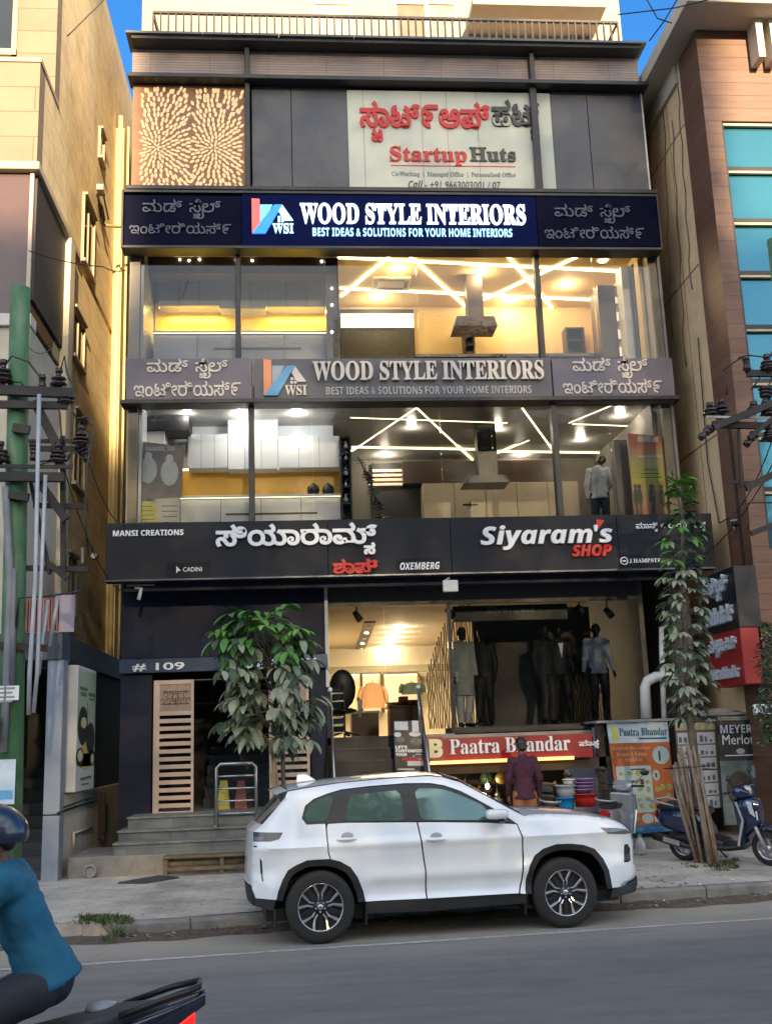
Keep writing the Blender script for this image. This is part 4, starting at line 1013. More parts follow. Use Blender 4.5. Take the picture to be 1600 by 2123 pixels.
# ---- lower showroom --------------------------------------------------------
zc1 = zG1t+.10; zf1 = zG1b-.35
Yb1 = FY+4.2
rb('room_ceiling', grey_ceil, BX0+.2, BX1-.19, FY+.09, Yb1+.1, zc1, zc1+.05)
rb('room_wall', mat('taupe_wall', (.26, .235, .20), .8, var=.05), BX0+.2, BX1-.19, Yb1, Yb1+.08, zf1-.2, zc1)
rb('room_wall', mat('taupe_wall', (.26, .235, .20), .8, var=.05), BX1-.27, BX1-.19, FY+.3, Yb1, zf1-.2, zc1)
rb('room_floor', tile, BX0+.2, BX1-.19, FY+.09, Yb1, zf1-.2, zf1-.15)
strips('led_light', zc1, [(862, 845, 729, 935), (864, 845, 986, 960), (727, 865, 1051, 876), (1186, 878, 1319, 883), (729, 927, 992, 932), (1031, 936, 1258, 939), (1082, 845, 1150, 939), (1269, 839, 1179, 876), (1096, 912, 1031, 939)],
       M_['led_soft'], label='pale zigzag light lines across the grey ceiling of the lower showroom')
downlights(zc1, [(853, 884), (1031, 888), (1285, 860), (1203, 910), (798, 943), (1080, 943)], M_['lamp_soft'], 'round downlight in the grey ceiling of the lower showroom', 'downlights in the lower showroom', energy=2.2, col=(1, .88, .7))
downlights(zc1, [(386, 856), (501, 855), (615, 854)], M_['lamp_soft'], 'round downlight over the amber kitchen display', 'downlights over the amber kitchen', r=.07, energy=4, col=(1, .95, .88))
kit1 = kitchen('white kitchen display with amber backsplash in the lower left window', 1, zc1, zf1, M_['white_cab'], M_['white_cab'], ora, M_['white_cab'], M_['led_soft'],
    dict(wall_cabinet=[(390, 900, 472, 970), (473, 860, 576, 972), (577, 904, 704, 969)], splash=(376, 966, 706, 1034), led=[(376, 971, 472, 974), (577, 969, 704, 972)], counter=(374, 1026, 706, 1032), handle=(468, 1063, 658, 1066)))
mb = MB(); a, b, c, d = pbox(mb, 274, 893, 341, 1090, FY+.75, FY+1.4); tt = thing('tall_cabinet', 'tall white cabinet in the far left of the lower showroom', 'cabinet', ((a+b)/2, FY+.75, zf1-.15)); mb.build('body', M_['white_cab'], tt, bevel=.004)
mb = MB(); pbox(mb, 276, 862, 392, 892, FY+.7, FY+1.3); mb.build('dark_niche', dark, tt)
for px in (650, 681):
    p = at(px, 1024, FY+1.0); t = thing('kettle', 'black domed jar on the white worktop, left of two' if px < 660 else 'black domed jar on the white worktop, right of two', 'jar', tuple(p))
    MB().lathe([(.0, 0), (.10, .0), (.115, .06), (.10, .13), (.055, .17), (.0, .18)], p, 16).build('body', M_['black'], t); MB().lathe([(0, .18), (.018, .18), (.022, .2), (0, .21)], p, 10).build('knob', M_['black'], t)
t, q = shelf_unit('narrow_shelf', 'narrow dark shelf of ornaments at the end of the white kitchen', 706, 903, 729, 1080, FY+.7, .35, 5, dark)
for k, py in enumerate((930, 955, 985, 1010, 1040)):
    p = at(717, py, FY+.75); tag(MB().lathe([(0, 0), (.035, 0), (.04, .05), (.012, .10), (.015, .14), (0, .14)], p, 10).build('ornament', (M_['white'], M_['steel'])[k % 2], None, origin=tuple(p)), 'small pale vase on the narrow dark shelf', 'vase', 'vases on the narrow dark shelf')
# back cabinets, hood and counter of the lower showroom
mb = MB(); a, b, c, d = rect(877, 1000, 1200, 1078, Yb1-.6); t = thing('base_units', 'beige base cabinets along the back of the lower showroom', 'cabinet', ((a+b)/2, Yb1-.6, zf1-.15))
for i in range(5): MB().box(a+(b-a)*i/5+.005, a+(b-a)*(i+1)/5-.005, Yb1-.6, Yb1-.02, zf1-.15, d).build('door', mat('beige_laminate', (.50, .42, .30), .4, var=.04), t, bevel=.003)
mb = MB(); pbox(mb, 960, 1045, 990, 1047, Yb1-.63, Yb1-.605); pbox(mb, 974, 1040, 976, 1052, Yb1-.63, Yb1-.605); mb.build('handle', M_['black'], t)
mb = MB(); a, b, c, d = pbox(mb, 835, 955, 1150, 1000, Yb1-.35, Yb1-.02); t = thing('wall_units', 'brown wall cabinets along the back of the lower showroom', 'cabinet', ((a+b)/2, Yb1-.3, c)); mb.build('body', brown, t)
mb = MB()
for i in range(1, 6): x = a+(b-a)*i/6; mb.box(x-.004, x+.004, Yb1-.354, Yb1-.3505, c, d)
mb.build('door_gap', dark, t)
h1 = FY+1.5
hood = thing('cooker_hood', 'black chimney hood hanging in the lower showroom', 'cooker hood', tuple(at(1010, 1000, h1)))
x0, x1, z0, z1 = rect(990, 905, 1030, 988, h1); MB().box(x0, x1, h1, h1+.3, z0, zc1-.003).build('chimney', mat('smoked_steel', (.05, .05, .05), .35, metal=.6), hood, bevel=.006)
x0, x1, z0, z1 = rect(962, 984, 1056, 1000, h1-.15); mb = MB(); mb.prism([(x0, h1-.15, z0), (x1, h1-.15, z0), (x1-.08, h1-.15, z1), (x0+.08, h1-.15, z1)], (0, .6, 0)); mb.build('canopy', mat('smoked_steel', (.05, .05, .05), .35, metal=.6), hood, fixn=True)
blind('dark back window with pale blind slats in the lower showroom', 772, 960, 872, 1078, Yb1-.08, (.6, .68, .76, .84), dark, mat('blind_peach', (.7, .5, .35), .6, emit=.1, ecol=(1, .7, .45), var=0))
# twisted ornament of dark blades near the glass
p0 = at(772, 1080, FY+.7); sp = thing('spiral_ornament', 'tall twisting ornament of glossy dark blades behind the lower glass', 'ornament', tuple(p0))
mb = MB(); mbp = MB(); pts = []
for i in range(26):
    q = i/25; c = at(790-46*q**1.4, 1078-128*q, FY+.7); pts.append(c)
    a = i*.55; l = .21*(1-.55*q); U = Vector((cos(a), sin(a)*.6, .12)); W2 = Vector((-sin(a), cos(a), .3))*.035
    mb.add([c-U*l, c-W2, c+U*l, c+W2+Vector((0, 0, .02))], [(0, 1, 2, 3)])
mbp.tube(pts, .014, 6); mbp.build('stem', M_['black'], sp); mb.build('blade', mat('gloss_blade', (.16, .17, .18), .15, metal=.8), sp, kind='stuff')
# banners standing inside the lower glass
def quadboard(px, Y, th, mb): 
    P = [at(a, b, Y) for a, b in px]; mb.prism(P, (0, th, 0)); return P
bn = thing('roller_banner', 'grey and yellow roller banner leaning inside the far left lower window', 'banner', tuple(at(330, 1080, FY+.3)))
mb = MB(); quadboard([(284, 914), (384, 926), (374, 1030), (274, 1038)], FY+.3, .012, mb); mb.build('print', mat('banner_grey', (.23, .20, .20), .5, var=.25, vs=6), bn, fixn=True)
mb = MB(); quadboard([(274, 1038), (322, 1040), (328, 1082), (268, 1082)], FY+.298, .012, mb); mb.build('yellow_print', mat('banner_yellow', (.68, .66, .18), .5, var=.1), bn, fixn=True)
mb = MB(); quadboard([(322, 1034), (374, 1031), (372, 1082), (328, 1082)], FY+.296, .012, mb); mb.build('pale_print', mat('banner_pale', (.58, .57, .50), .5, var=.1), bn, fixn=True)
mb = MB(); sign_text(mb, 'SANDIL 200', 303, 926, 363, 935, FY+.297, style='sans', depth=.003, bold=.01)
for (a, b) in ((308, 975), (352, 980)): mb.ellip(at(a, b, FY+.296), (.16, .004, .24), 14, 8); mb.ellip(at(a, b-30, FY+.296), (.07, .004, .07), 12, 8)
mb.build('pale_figure', mat('banner_white', (.62, .66, .66), .5, var=.15, vs=8), bn)
mb = MB()
for k in range(4): a, b, c, d = rect(284+k, 1049+9*k, 316+2*k, 1050.5+9*k, FY+.293); mb.box(a, b, FY+.294, FY+.297, c, d)
for k in range(3): a, b, c, d = rect(336, 1048+11*k, 368, 1050+11*k, FY+.293); mb.box(a, b, FY+.291, FY+.295, c, d)
mb.build('fine_print', mat('print_grey', (.2, .2, .18), .6), bn)
bn = thing('roller_banner', 'red and yellow roller banner with small figures inside the far right lower window', 'banner', tuple(at(1350, 1066, FY+.12)))
def banner_mat():
    m = bpy.data.materials.new('banner_red_yellow'); m.use_nodes = True; n = m.node_tree.nodes; L = m.node_tree.links; b = n['Principled BSDF']; b.inputs['Roughness'].default_value = .5
    g = n.new('ShaderNodeNewGeometry'); s = n.new('ShaderNodeSeparateXYZ'); L.new(g.outputs[0], s.inputs[0])
    z0, z1 = Z(1350, 1066, FY+.12), Z(1350, 900, FY+.12)
    no = n.new('ShaderNodeTexNoise'); no.inputs['Scale'].default_value = 3; L.new(g.outputs[0], no.inputs['Vector'])
    ad = n.new('ShaderNodeMath'); ad.operation = 'MULTIPLY_ADD'; ad.inputs[1].default_value = .5; L.new(no.outputs[0], ad.inputs[0]); L.new(s.outputs[2], ad.inputs[2])
    mr = n.new('ShaderNodeMapRange'); mr.inputs[1].default_value = z0+.25; mr.inputs[2].default_value = z1+.25; L.new(ad.outputs[0], mr.inputs[0])
    r = n.new('ShaderNodeValToRGB'); e = r.color_ramp.elements; e[0].position = .0; e[0].color = (.45, .16, .10, 1); e[1].position = 1; e[1].color = (.55, .06, .06, 1)
    for p, c in ((.3, (.62, .38, .12, 1)), (.5, (.62, .62, .08, 1)), (.68, (.62, .48, .2, 1))): x = e.new(p); x.color = c
    L.new(mr.outputs[0], r.inputs[0]); L.new(r.outputs[0], b.inputs[0]); return m
mb = MB(); quadboard([(1301, 898), (1386, 907), (1393, 1066), (1314, 1066)], FY+.12, .012, mb); mb.build('print', banner_mat(), bn, fixn=True)
mb = MB()
for (a, b, c, d) in ((1321, 904, 1348, 916), (1350, 906, 1363, 917), (1322, 944, 1372, 948)): q = rect(a, b, c, d, FY+.116); mb.box(q[0], q[1], FY+.114, FY+.119, q[2], q[3])
mb.build('caption', M_['let_cream'], bn)
mb = MB()
for x in (1326, 1350, 1354, 1372, 1318): p = at(x, 1030, FY+.116); mb.ellip(p, (.05, .003, .16), 10, 8); mb.ellip(p+Vector((0, 0, .19)), (.035, .003, .045), 10, 6); mb.box(p.x-.02, p.x+.02, FY+.114, FY+.118, p.z-.38, p.z-.1)
for k in range(3): q = rect(1332-3*k, 973+8*k, 1362+4*k, 974.5+8*k, FY+.115); mb.box(q[0], q[1], FY+.114, FY+.118, q[2], q[3])
mb.build('small_figure', mat('print_dark', (.12, .13, .10), .6), bn)
mb = MB(); a, b, c, d = pbox(mb, 1278, 912, 1306, 1080, FY+.5, FY+.8); mb.build('pillar', mat('grey_pillar', (.14, .14, .14), .5), B)

# ---- clothing shop on the raised ground floor -------------------------------
zsf = Z(900, 1522); xS0 = xE1+.06; xS1 = X(1335, 1400); Ysb = FY+12.5; zsc = zFascia0+.02
shopw = mat('shop_wall', (.55, .48, .36), .8, var=.05)
rb('shop_floor', mat('shop_tiles', (.34, .30, .25), .25, var=.1), xS0, xS1, FY-.05, Ysb, zsf-.12, zsf)
rb('room_ceiling', mat('shop_ceiling', (.52, .44, .32), .8, var=.04), xS0, xS1, FY+.2, Ysb, zsc, zsc+.05)
rb('room_wall', shopw, xS0, xS1, Ysb, Ysb+.1, zsf, zsc); rb('room_wall', shopw, xS0-.06, xS0, FY+.16, Ysb, zsf, zsc); rb('room_wall', mat('shop_side', (.10, .085, .07), .7), xS1, xS1+.08, FY, Ysb, KZ, zsc)
xW = X(936, 1400)
mb = MB(); mb.box(xS0, xS1, FY-.03, FY+.04, Z(900, 1250)-.03, Z(900, 1250)+.03).box(xW-.03, xW+.03, FY-.03, FY+.04, zsf, Z(900, 1250)).box(xW, xS1, FY-.05, FY+.05, zsf-.02, zsf+.05)
mb.build('shop_front_frame', df, B)
gsh = glassmat('shop_glass', (.88, .89, .89), .012)
pane(xS0+.01, X(800, 1400)-.01, zsf+.02, Z(900, 1250)-.04, gsh, FY+.02); pane(X(800, 1400)+.01, xW-.04, zsf+.02, Z(900, 1250)-.04, gsh, FY+.02)
pane(xW+.04, X(1130, 1400)-.004, zsf+.06, Z(900, 1250)-.04, gsh, FY+.02); pane(X(1130, 1400)+.004, xS1-.02, zsf+.06, Z(900, 1250)-.04, gsh, FY+.02)
MB().box(xS0, xS1, FY-.02, FY+.2, Z(900, 1250)+.03, zFascia0+.2).build('transom_panel', dark, B)
# display back wall behind the mannequins
mb = MB(); mb.box(X(985, 1400, FY+1.5), X(1230, 1400, FY+1.5), FY+1.5, FY+1.56, zsf, zsc-.3); mb.build('display_wall', mat('taupe_display', (.10, .088, .078), .7, var=.15), B)
MB().box(xW+.05, xS1-.05, FY+.25, FY+1.49, zsf+.005, zsf+.10).build('display_plinth', mat('grey_plinth', (.17, .17, .17), .6, var=.1), B)
def rods(lab, px0, px1, Y, n, top):
    x0, x1 = at(px0, 1450, Y).x, at(px1, 1450, Y).x; t = thing('rod_screen', lab, 'screen', ((x0+x1)/2, Y, zsf+.1)); random.seed(px0)
    for i in range(n):
        x = x0+(x1-x0)*i/(n-1); zt = top(i/(n-1)); k = random.uniform(0, 6)
        MB().tube([(x+.012*sin(k+q*2.2), Y+.012*cos(k+q*1.7), zsf+.1+(zt-zsf-.1)*q/9) for q in range(10)], .011, 6).build('rod', mat('brass_rod', (.34, .22, .10), .35, metal=.6, var=.15), t)
rods('curved screen of brass rods left of the shop window figures', 888, 985, FY+1.2, 22, lambda q: zsc-.15-1.3*(1-q)**2)
rods('screen of brass rods right of the shop window figures', 1180, 1262, FY+1.2, 18, lambda q: zsc-1.5-.3*q)
# ceiling lamps and the dark track
downlights(zsc, [(829, 1300), (823, 1311), (817, 1322), (811, 1331), (804, 1341), (799, 1349), (793, 1357), (788, 1366)], M_['lamp_soft'], 'round downlight in the long row of the clothing shop ceiling', 'row of downlights in the clothing shop', r=.10, energy=9, col=(1, .82, .55))
t = thing('track_light', 'black ceiling track of small spotlights in the clothing shop', 'track light', tuple(atz(750, 1330, zsc)))
p, q = atz(767, 1290, zsc-.02), atz(735, 1376, zsc-.02); MB().bar(p, q, .26, .03).build('track', M_['black'], t)
for i in range(9):
    c = p.lerp(q, (i+.5)/9)+Vector((0, 0, -.03)); MB().lathe([(0, -.01), (.05, -.01), (.05, .012)], c, 10).build('spot_lamp', M_['lamp_soft'] if i % 2 else M_['steel'], t)
lamp('track_lamp', p.lerp(q, .3)+Vector((1.0, 0, -.25)), 55, (1, .76, .44), 'AREA', sx=3.2, sy=2.4, parent=t)
lamp('track_lamp', q+Vector((1.0, .3, -.25)), 55, (1, .76, .44), 'AREA', sx=3.2, sy=2.4, parent=t)
# beam and niches with clothes at the back
MB().box(xS0, X(930, 1380, Ysb-1), Ysb-1.1, Ysb-.9, Z(800, 1394, Ysb-1), Z(800, 1380, Ysb-1)).build('beam', mat('olive_beam', (.12, .10, .06), .6), B)
def garment(lab, px, py0, py1, w, Y, m, coat=False):
    p = at(px, py0, Y); q = at(px, py1, Y); h = p.z-q.z; t = thing('jacket' if coat else 'shirt', lab, 'clothes', (p.x, Y, q.z))
    def f(a, b):
        z = p.z-h*b; hw = w*(.28+.72*min(1, b*4.5)) if b < .25 else w*(1-.06*sin(b*3)); ang = (a-.5)*pi*1.02
        return (p.x+hw*sin(ang)*1.0, Y-.09*cos(ang)-.012*sin(a*40+b*3)*b, z-.0)
    mb = MB(); mb.grid(f, 22, 10); mb.build('cloth', m, t)
    for s in (-1, 1):
        mb = MB(); mb.tube([(p.x+s*w*.85, Y-.02, p.z-h*.14), (p.x+s*w*1.1, Y-.04, p.z-h*.5), (p.x+s*w*1.12, Y-.05, p.z-h*.86)], [.06, .055, .045], 8); mb.build('sleeve', m, t)
    mb = MB(); mb.tube([(p.x, Y, p.z+.10), (p.x, Y, p.z)], .008, 5); mb.bar((p.x-w*.6, Y, p.z-.03), (p.x+w*.6, Y, p.z-.03), .02); mb.build('hanger', M_['black'], t)
garment('cream jacket hanging in a lit niche at the back of the clothing shop', 735, 1420, 1470, .26, Ysb-.5, mat('cream_cloth', (.55, .46, .30), .8), True)
garment('tan jacket hanging in a lit niche at the back of the clothing shop', 772, 1416, 1468, .34, Ysb-.6, mat('tan_cloth', (.30, .16, .08), .8), True)
garment('dark green jacket on a stand right of the tan jacket', 853, 1415, 1440, .3, Ysb-.6, mat('dark_green_cloth', (.02, .035, .025), .8), True)
for i, (a, b) in enumerate(((716, 748), (752, 790), (797, 868))):
    q = rect(a, 1396, b, 1476, Ysb-.3); t = thing('lit_niche', ('narrow', 'middle', 'wide')[i]+' lit wall niche at the back of the clothing shop', 'niche', ((q[0]+q[1])/2, Ysb-.3, q[2]))
    MB().box(q[0]-.04, q[0], Ysb-.3, Ysb, q[2], q[3]).box(q[1], q[1]+.04, Ysb-.3, Ysb, q[2], q[3]).box(q[0], q[1], Ysb-.3, Ysb, q[3], q[3]+.04).build('frame', mat('olive_frame', (.2, .17, .09), .6), t)
    MB().box(q[0], q[1], Ysb-.03, Ysb-.005, q[2], q[3]).build('back', mat('niche_cream', (.66, .56, .36), .7, emit=.12, ecol=(1, .78, .42)), t)
    MB().box(q[0]+.02, q[1]-.02, Ysb-.12, Ysb-.08, q[3]-.05, q[3]-.02).build('lamp_strip', M_['led_soft'], t)
# counter, tables with stacks, dark racks
def table(lab, px0, py0, px1, py1, Y, m, top_m):
    a, b, c, d = rect(px0, py0, px1, py1, Y); t = thing('display_table', lab, 'table', ((a+b)/2, Y, zsf))
    MB().box(a, b, Y, Y+.8, d-.05, d).build('table_top', top_m, t, bevel=.005)
    MB().box(a+.03, b-.03, Y+.04, Y+.76, zsf, d-.055).build('body', m, t)
    return a, b, d
dkw = mat('dark_wood', (.06, .03, .025), .4, var=.3)
a, b, d = table('dark red display table with folded shirts in the clothing shop', 806, 1462, 876, 1512, FY+3.2, mat('dark_red_wood', (.07, .018, .018), .4, var=.2), dkw)
random.seed(8)
for i in range(7):
    x = a+.08+(b-a-.16)*i/6.5; hgt = random.uniform(.06, .22); col = random.choice(((.45, .10, .04), (.5, .2, .06), (.08, .08, .1), (.55, .42, .25), (.3, .05, .05)))
    mb = MB(); n = max(2, int(hgt/.035))
    for k in range(n): mb.box(x-.09+.006*(k % 2), x+.09, FY+3.25, FY+3.6, d+.001+.036*k, d+.033+.036*k)
    tag(mb.build('folded_shirts', mat('folded_%d' % i, col, .8, var=.2), bevel=.01), ['pile of folded shirts, leftmost on the dark red table', 'second pile of folded shirts from the left on the dark red table', 'third pile of folded shirts from the left on the dark red table', 'middle pile of folded shirts on the dark red table', 'third pile of folded shirts from the right on the dark red table', 'second pile of folded shirts from the right on the dark red table', 'pile of folded shirts, rightmost on the dark red table'][i], 'clothes', 'piles of folded shirts')
table('pale topped counter below the hanging cream jacket', 726, 1474, 788, 1512, FY+5.5, dkw, mat('pale_top', (.6, .52, .4), .4))
rk = thing('clothes_rack', 'dark rack of folded clothes just inside the shop door', 'rack', tuple(at(700, 1515, FY+1.0)))
a, b, c, d = rect(684, 1420, 716, 1515, FY+1.0)
MB().box(a, a+.03, FY+1, FY+1.4, zsf, d).box(b-.03, b, FY+1, FY+1.4, zsf, d).build('upright', M_['black'], rk)
for i in range(6):
    z = zsf+.08+(d-zsf-.1)*i/6; MB().box(a+.03, b-.03, FY+1, FY+1.4, z, z+.02).build('shelf', M_['steel'], rk)
    MB().box(a+.04, b-.05, FY+1.02, FY+1.35, z+.021, z+.12).build('clothes_pile', mat('rack_cloth_%d' % (i % 3), ((.03, .03, .04), (.04, .09, .13), (.10, .10, .11))[i % 3], .8, var=.3, vs=12), rk, bevel=.012)
t = thing('office_chair', 'black swivel chair with pale arm inside the shop door', 'chair', tuple(at(722, 1518, FY+1.3)))
p = at(712, 1518, FY+1.3)
MB().ellip((p.x, p.y, zsf+.85), (.24, .07, .36), 14, 8).build('backrest', M_['black'], t); MB().ellip((p.x, p.y-.2, zsf+.46), (.25, .25, .06), 14, 6).build('seat', M_['black'], t)
MB().tube([(p.x, p.y-.15, zsf+.42), (p.x, p.y-.15, zsf+.1)], .03, 8).build('post', M_['steel'], t)
mb = MB()
for k in range(5): a = k*2*pi/5; mb.tube([(p.x, p.y-.15, zsf+.1), (p.x+.28*cos(a), p.y-.15+.28*sin(a), zsf+.03)], .02, 6)
mb.build('base', M_['black'], t); MB().tube([(p.x+.28, p.y-.2, zsf+.35), (p.x+.30, p.y-.25, zsf+.62), (p.x+.28, p.y-.1, zsf+.66)], .035, 8).build('arm', M_['white'], t)
# black entrance stairs with side rails and the basement shop below the window
xT1 = X(884, 1600, FY-.8); zb = KZ
t = thing('black_stairs', 'black stone stairs climbing from the pavement to the clothing shop door', 'stairs', ((xS0+xT1)/2, FY-1, zb))
nst = 10
for i in range(nst):
    y = FY-1.5+.15*i; z0 = zb+(zsf-zb)*i/nst; z1 = zb+(zsf-zb)*(i+1)/nst
    MB().box(xS0+.02, xT1-.02, y, FY+.0, z0+.001, z1-.022).build('riser', mat('black_stone', (.006, .0065, .009), .45, var=.3), t)
    MB().box(xS0+.02, xT1-.02, y-.02, FY+.0, z1-.022, z1).build('tread', mat('black_stone_edge', (.018, .019, .024), .35, var=.2), t)
for x in (xS0+.0, xT1-.0):
    r = thing('stair_rail', 'steel handrail on the '+('left' if x < 1.5 else 'right')+' side of the black stairs', 'handrail', (x, FY-1.4, zb))
    MB().tube([(x, FY-1.45, zb), (x, FY-1.45, zb+1.0), (x, FY-.1, zsf+.75)], .022, 8).build('rail', M_['steel'], r)
    MB().tube([(x, FY-.1, zsf), (x, FY-.1, zsf+.75)], .02, 8).build('post', M_['steel'], r)
    for z in (zb+1.03, zsf+.78): MB().ellip((x, FY-1.45 if z < 2 else FY-.1, z), (.04, .04, .04), 10, 6).build('knob', M_['white'], r)
# basement shop: dark room with wares
zbf = -.75
rb('basement_wall', dark, xT1+.02, xS1, FY+3, FY+3.1, zbf, zsf-.13); rb('basement_wall', dark, xT1-.02, xT1+.019, FY-.7, FY+3, zbf, zsf-.13)
rb('basement_wall', mat('bluegrey_wall', (.30, .33, .40), .8, var=.15, grime=.3), X(1180, 1620, FY+.12), xS1, FY+.12, FY+.4, zbf, Z(1200, 1580, FY+.12))
rb('shop_floor', mat('basement_floor', (.08, .075, .07), .6), xT1, xS1, FY-.3, FY+3, KZ-.04, KZ+.03)
MB().box(xT1, xS1, FY-.58, FY-.48, Z(1000, 1602, FY-.5), Z(1000, 1578, FY-.5)).build('shutter_box', mat('brown_shutter_box', (.05, .04, .03), .7, var=.2), B)
random.seed(12)
wm = [mat('ware_steel', (.35, .35, .36), .25, metal=.9, var=.1), mat('ware_brass', (.45, .28, .08), .3, metal=.8, var=.1), mat('ware_black', (.02, .02, .02), .4), mat('ware_green', (.03, .07, .03), .5)]
for i in range(26):
    px = random.uniform(905, 1170); py = random.uniform(1612, 1668); yy = FY+random.uniform(.6, 1.8); p = at(px, py, yy); r = random.uniform(.05, .11)
    k = i % 4; t = thing('hanging_pan', 'cooking pan hanging in the dark doorway of the cookware shop', 'pan', tuple(p), group='pans hanging in the cookware shop')
    MB().lathe([(0, -.02), (r, -.02), (r*1.1, .03), (r*1.05, .03), (r*.95, -.012), (0, -.012)], p, 14, 'y', cap=False).build('bowl', wm[k], t)
    MB().tube([p+Vector((0, 0, r)), p+Vector((0, 0, r+.16))], .01, 6).build('handle', wm[2], t)
for i, (px, py) in enumerate(((1010, 1630), (1150, 1625))):
    p = at(px, py, FY+.9); t = thing('bulb', ('warm bulb' if i == 0 else 'pale bulb')+' glowing inside the cookware shop doorway', 'light', tuple(p)); MB().ellip(p, (.035, .035, .05), 10, 8).build('globe', M_['lamp_soft'] if i == 0 else M_['white'], t); MB().tube([p, p+Vector((0, 0, .3))], .006, 5).build('cord', M_['black'], t)
    if i == 0: lamp('bulb_lamp', p, 4, (1, .75, .4), parent=t)
# ------------------------------------------------------------------ beige building on the left
XL = -4.15                                    # side wall of the upper storeys
XG = -3.52                                    # side wall of the ground storey
beige = brickmat('beige_stone_cladding', (.21, .165, .11), (.235, .185, .125), (.135, .10, .065), 2.4, .46, .75, off=.5, gap=.010, var=.10, bump=.3, grime=.15)
Lb = thing('beige_building', 'tall beige stone clad building with windows along its side at the left', 'building', (-8, 16.5, 0))
yLow = atx(82, 200, XL).y; yTop = atx(119, 60, XL).y
zPl = atx(82, 116, XL).z; zCor = atx(82, 356, XL).z; zBay0 = at(60, 652, yLow).z; zBand1 = at(130, 1312, yLow).z; zBand0 = at(130, 1368, yLow).z
LX0 = -16.0
# lower block from the cornice up to its parapet, then the set-back top storey
sidep = brickmat('bounce_lit_side_cladding', (.72, .56, .31), (.76, .60, .34), (.47, .36, .20), 2.4, .46, .8, gap=.010, var=.16, bump=.3, grime=.4)  # side colour brightened to stand in for missing bounce light
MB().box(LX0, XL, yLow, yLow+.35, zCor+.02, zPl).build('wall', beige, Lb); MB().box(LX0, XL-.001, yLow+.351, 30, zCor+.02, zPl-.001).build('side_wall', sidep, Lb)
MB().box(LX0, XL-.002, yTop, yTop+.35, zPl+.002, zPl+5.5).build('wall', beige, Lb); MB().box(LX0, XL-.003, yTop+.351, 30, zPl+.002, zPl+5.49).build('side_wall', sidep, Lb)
MB().box(LX0, XL+.02, yLow-.02, yTop+.3, zPl-.05, zPl+.03).build('coping', mat('coping_stone', (.42, .35, .25), .8, var=.1), Lb)
MB().box(LX0, XL+.07, yLow-.12, yTop+2.2, zCor-.12, zCor+.018).build('cornice', mat('cornice_stone', (.46, .38, .27), .8, var=.1), Lb, bevel=.01)
# glazed corner bay
bay = mat('bay_glass_pink', (.11, .07, .062), .06, var=.06, spec=.6)
bayd = mat('bay_glass_dark', (.018, .022, .025), .05, var=.1, spec=.8)
xBc = atx(75, 500, XL).x-.06
MB().box(LX0, xBc-.75, yLow+.02, yLow+.06, zBay0, zCor-.12).box(xBc-.72, xBc, yLow+.02, yLow+.06, zBay0, zCor-.12).build('bay_window', bay, Lb)
MB().box(xBc-.04, xBc+.02, yLow+.061, yTop+1.2, zBay0-.02, zCor-.12).build('bay_side_window', bayd, Lb)
MB().box(xBc-.745, xBc-.725, yLow-.0, yLow+.06, zBay0, zCor-.12).box(xBc-.03, xBc+.03, yLow-.01, yLow+.055, zBay0, zCor-.12).build('bay_mullion', mat('bay_mullion', (.42, .35, .30), .5), Lb)
MB().box(LX0, XL, yLow+.1, yTop+1.2, zBay0+.3, zCor-.13).build('bay_core', dark, Lb)
MB().box(LX0, xBc+.08, yLow-.06, yLow+.3, zBay0-.20, zBay0-.001).build('sill', mat('white_sill', (.55, .52, .47), .6, var=.1), Lb, bevel=.006)
# side wall, with window holes cut as recessed panes
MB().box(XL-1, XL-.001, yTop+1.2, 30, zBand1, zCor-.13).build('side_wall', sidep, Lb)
MB().box(LX0, XL-.002, yLow+.02, yTop+1.2, zBand1, zBay0-.2).build('wall', mat('cream_front', (.46, .42, .34), .8, var=.1, grime=.3), Lb)
def side_window(px0, py0, px1, py1):
    y0, y1 = atx(px0, (py0+py1)/2, XL).y, atx(px1, (py0+py1)/2, XL).y
    zt = (atx(px0, py0, XL).z); zb_ = atx(px0, py1, XL).z
    f = MB(); f.box(XL, XL+.05, y0-.04, y0, zb_, zt).box(XL, XL+.05, y1, y1+.04, zb_, zt).box(XL, XL+.05, y0-.04, y1+.04, zt, zt+.05)
    o = f.build('window', mat('window_reveal', (.46, .36, .22), .7), Lb)
    MB().box(XL+.001, XL+.012, y0, y1, zb_, zt).build('pane', bayd, o)
    MB().box(XL+.001, XL+.03, (y0+y1)/2-.03, (y0+y1)/2+.03, zb_, zt).build('frame', mat('window_reveal', (.46, .36, .22), .7), o)
    MB().box(XL, XL+.09, y0-.05, y1+.05, zb_-.06, zb_).build('sill', mat('coping_stone', (.42, .35, .25), .8, var=.1), o)
    MB().box(XL, XL+.10, y0-.05, y1+.05, zt+.052, zt+.10).build('hood', mat('coping_stone', (.42, .35, .25), .8, var=.1), o)
for r in ((171, 405, 193, 540), (149, 640, 172, 735), (205, 270, 213, 325), (151, 850, 173, 1000), (137, 1150, 154, 1270)): side_window(*r)
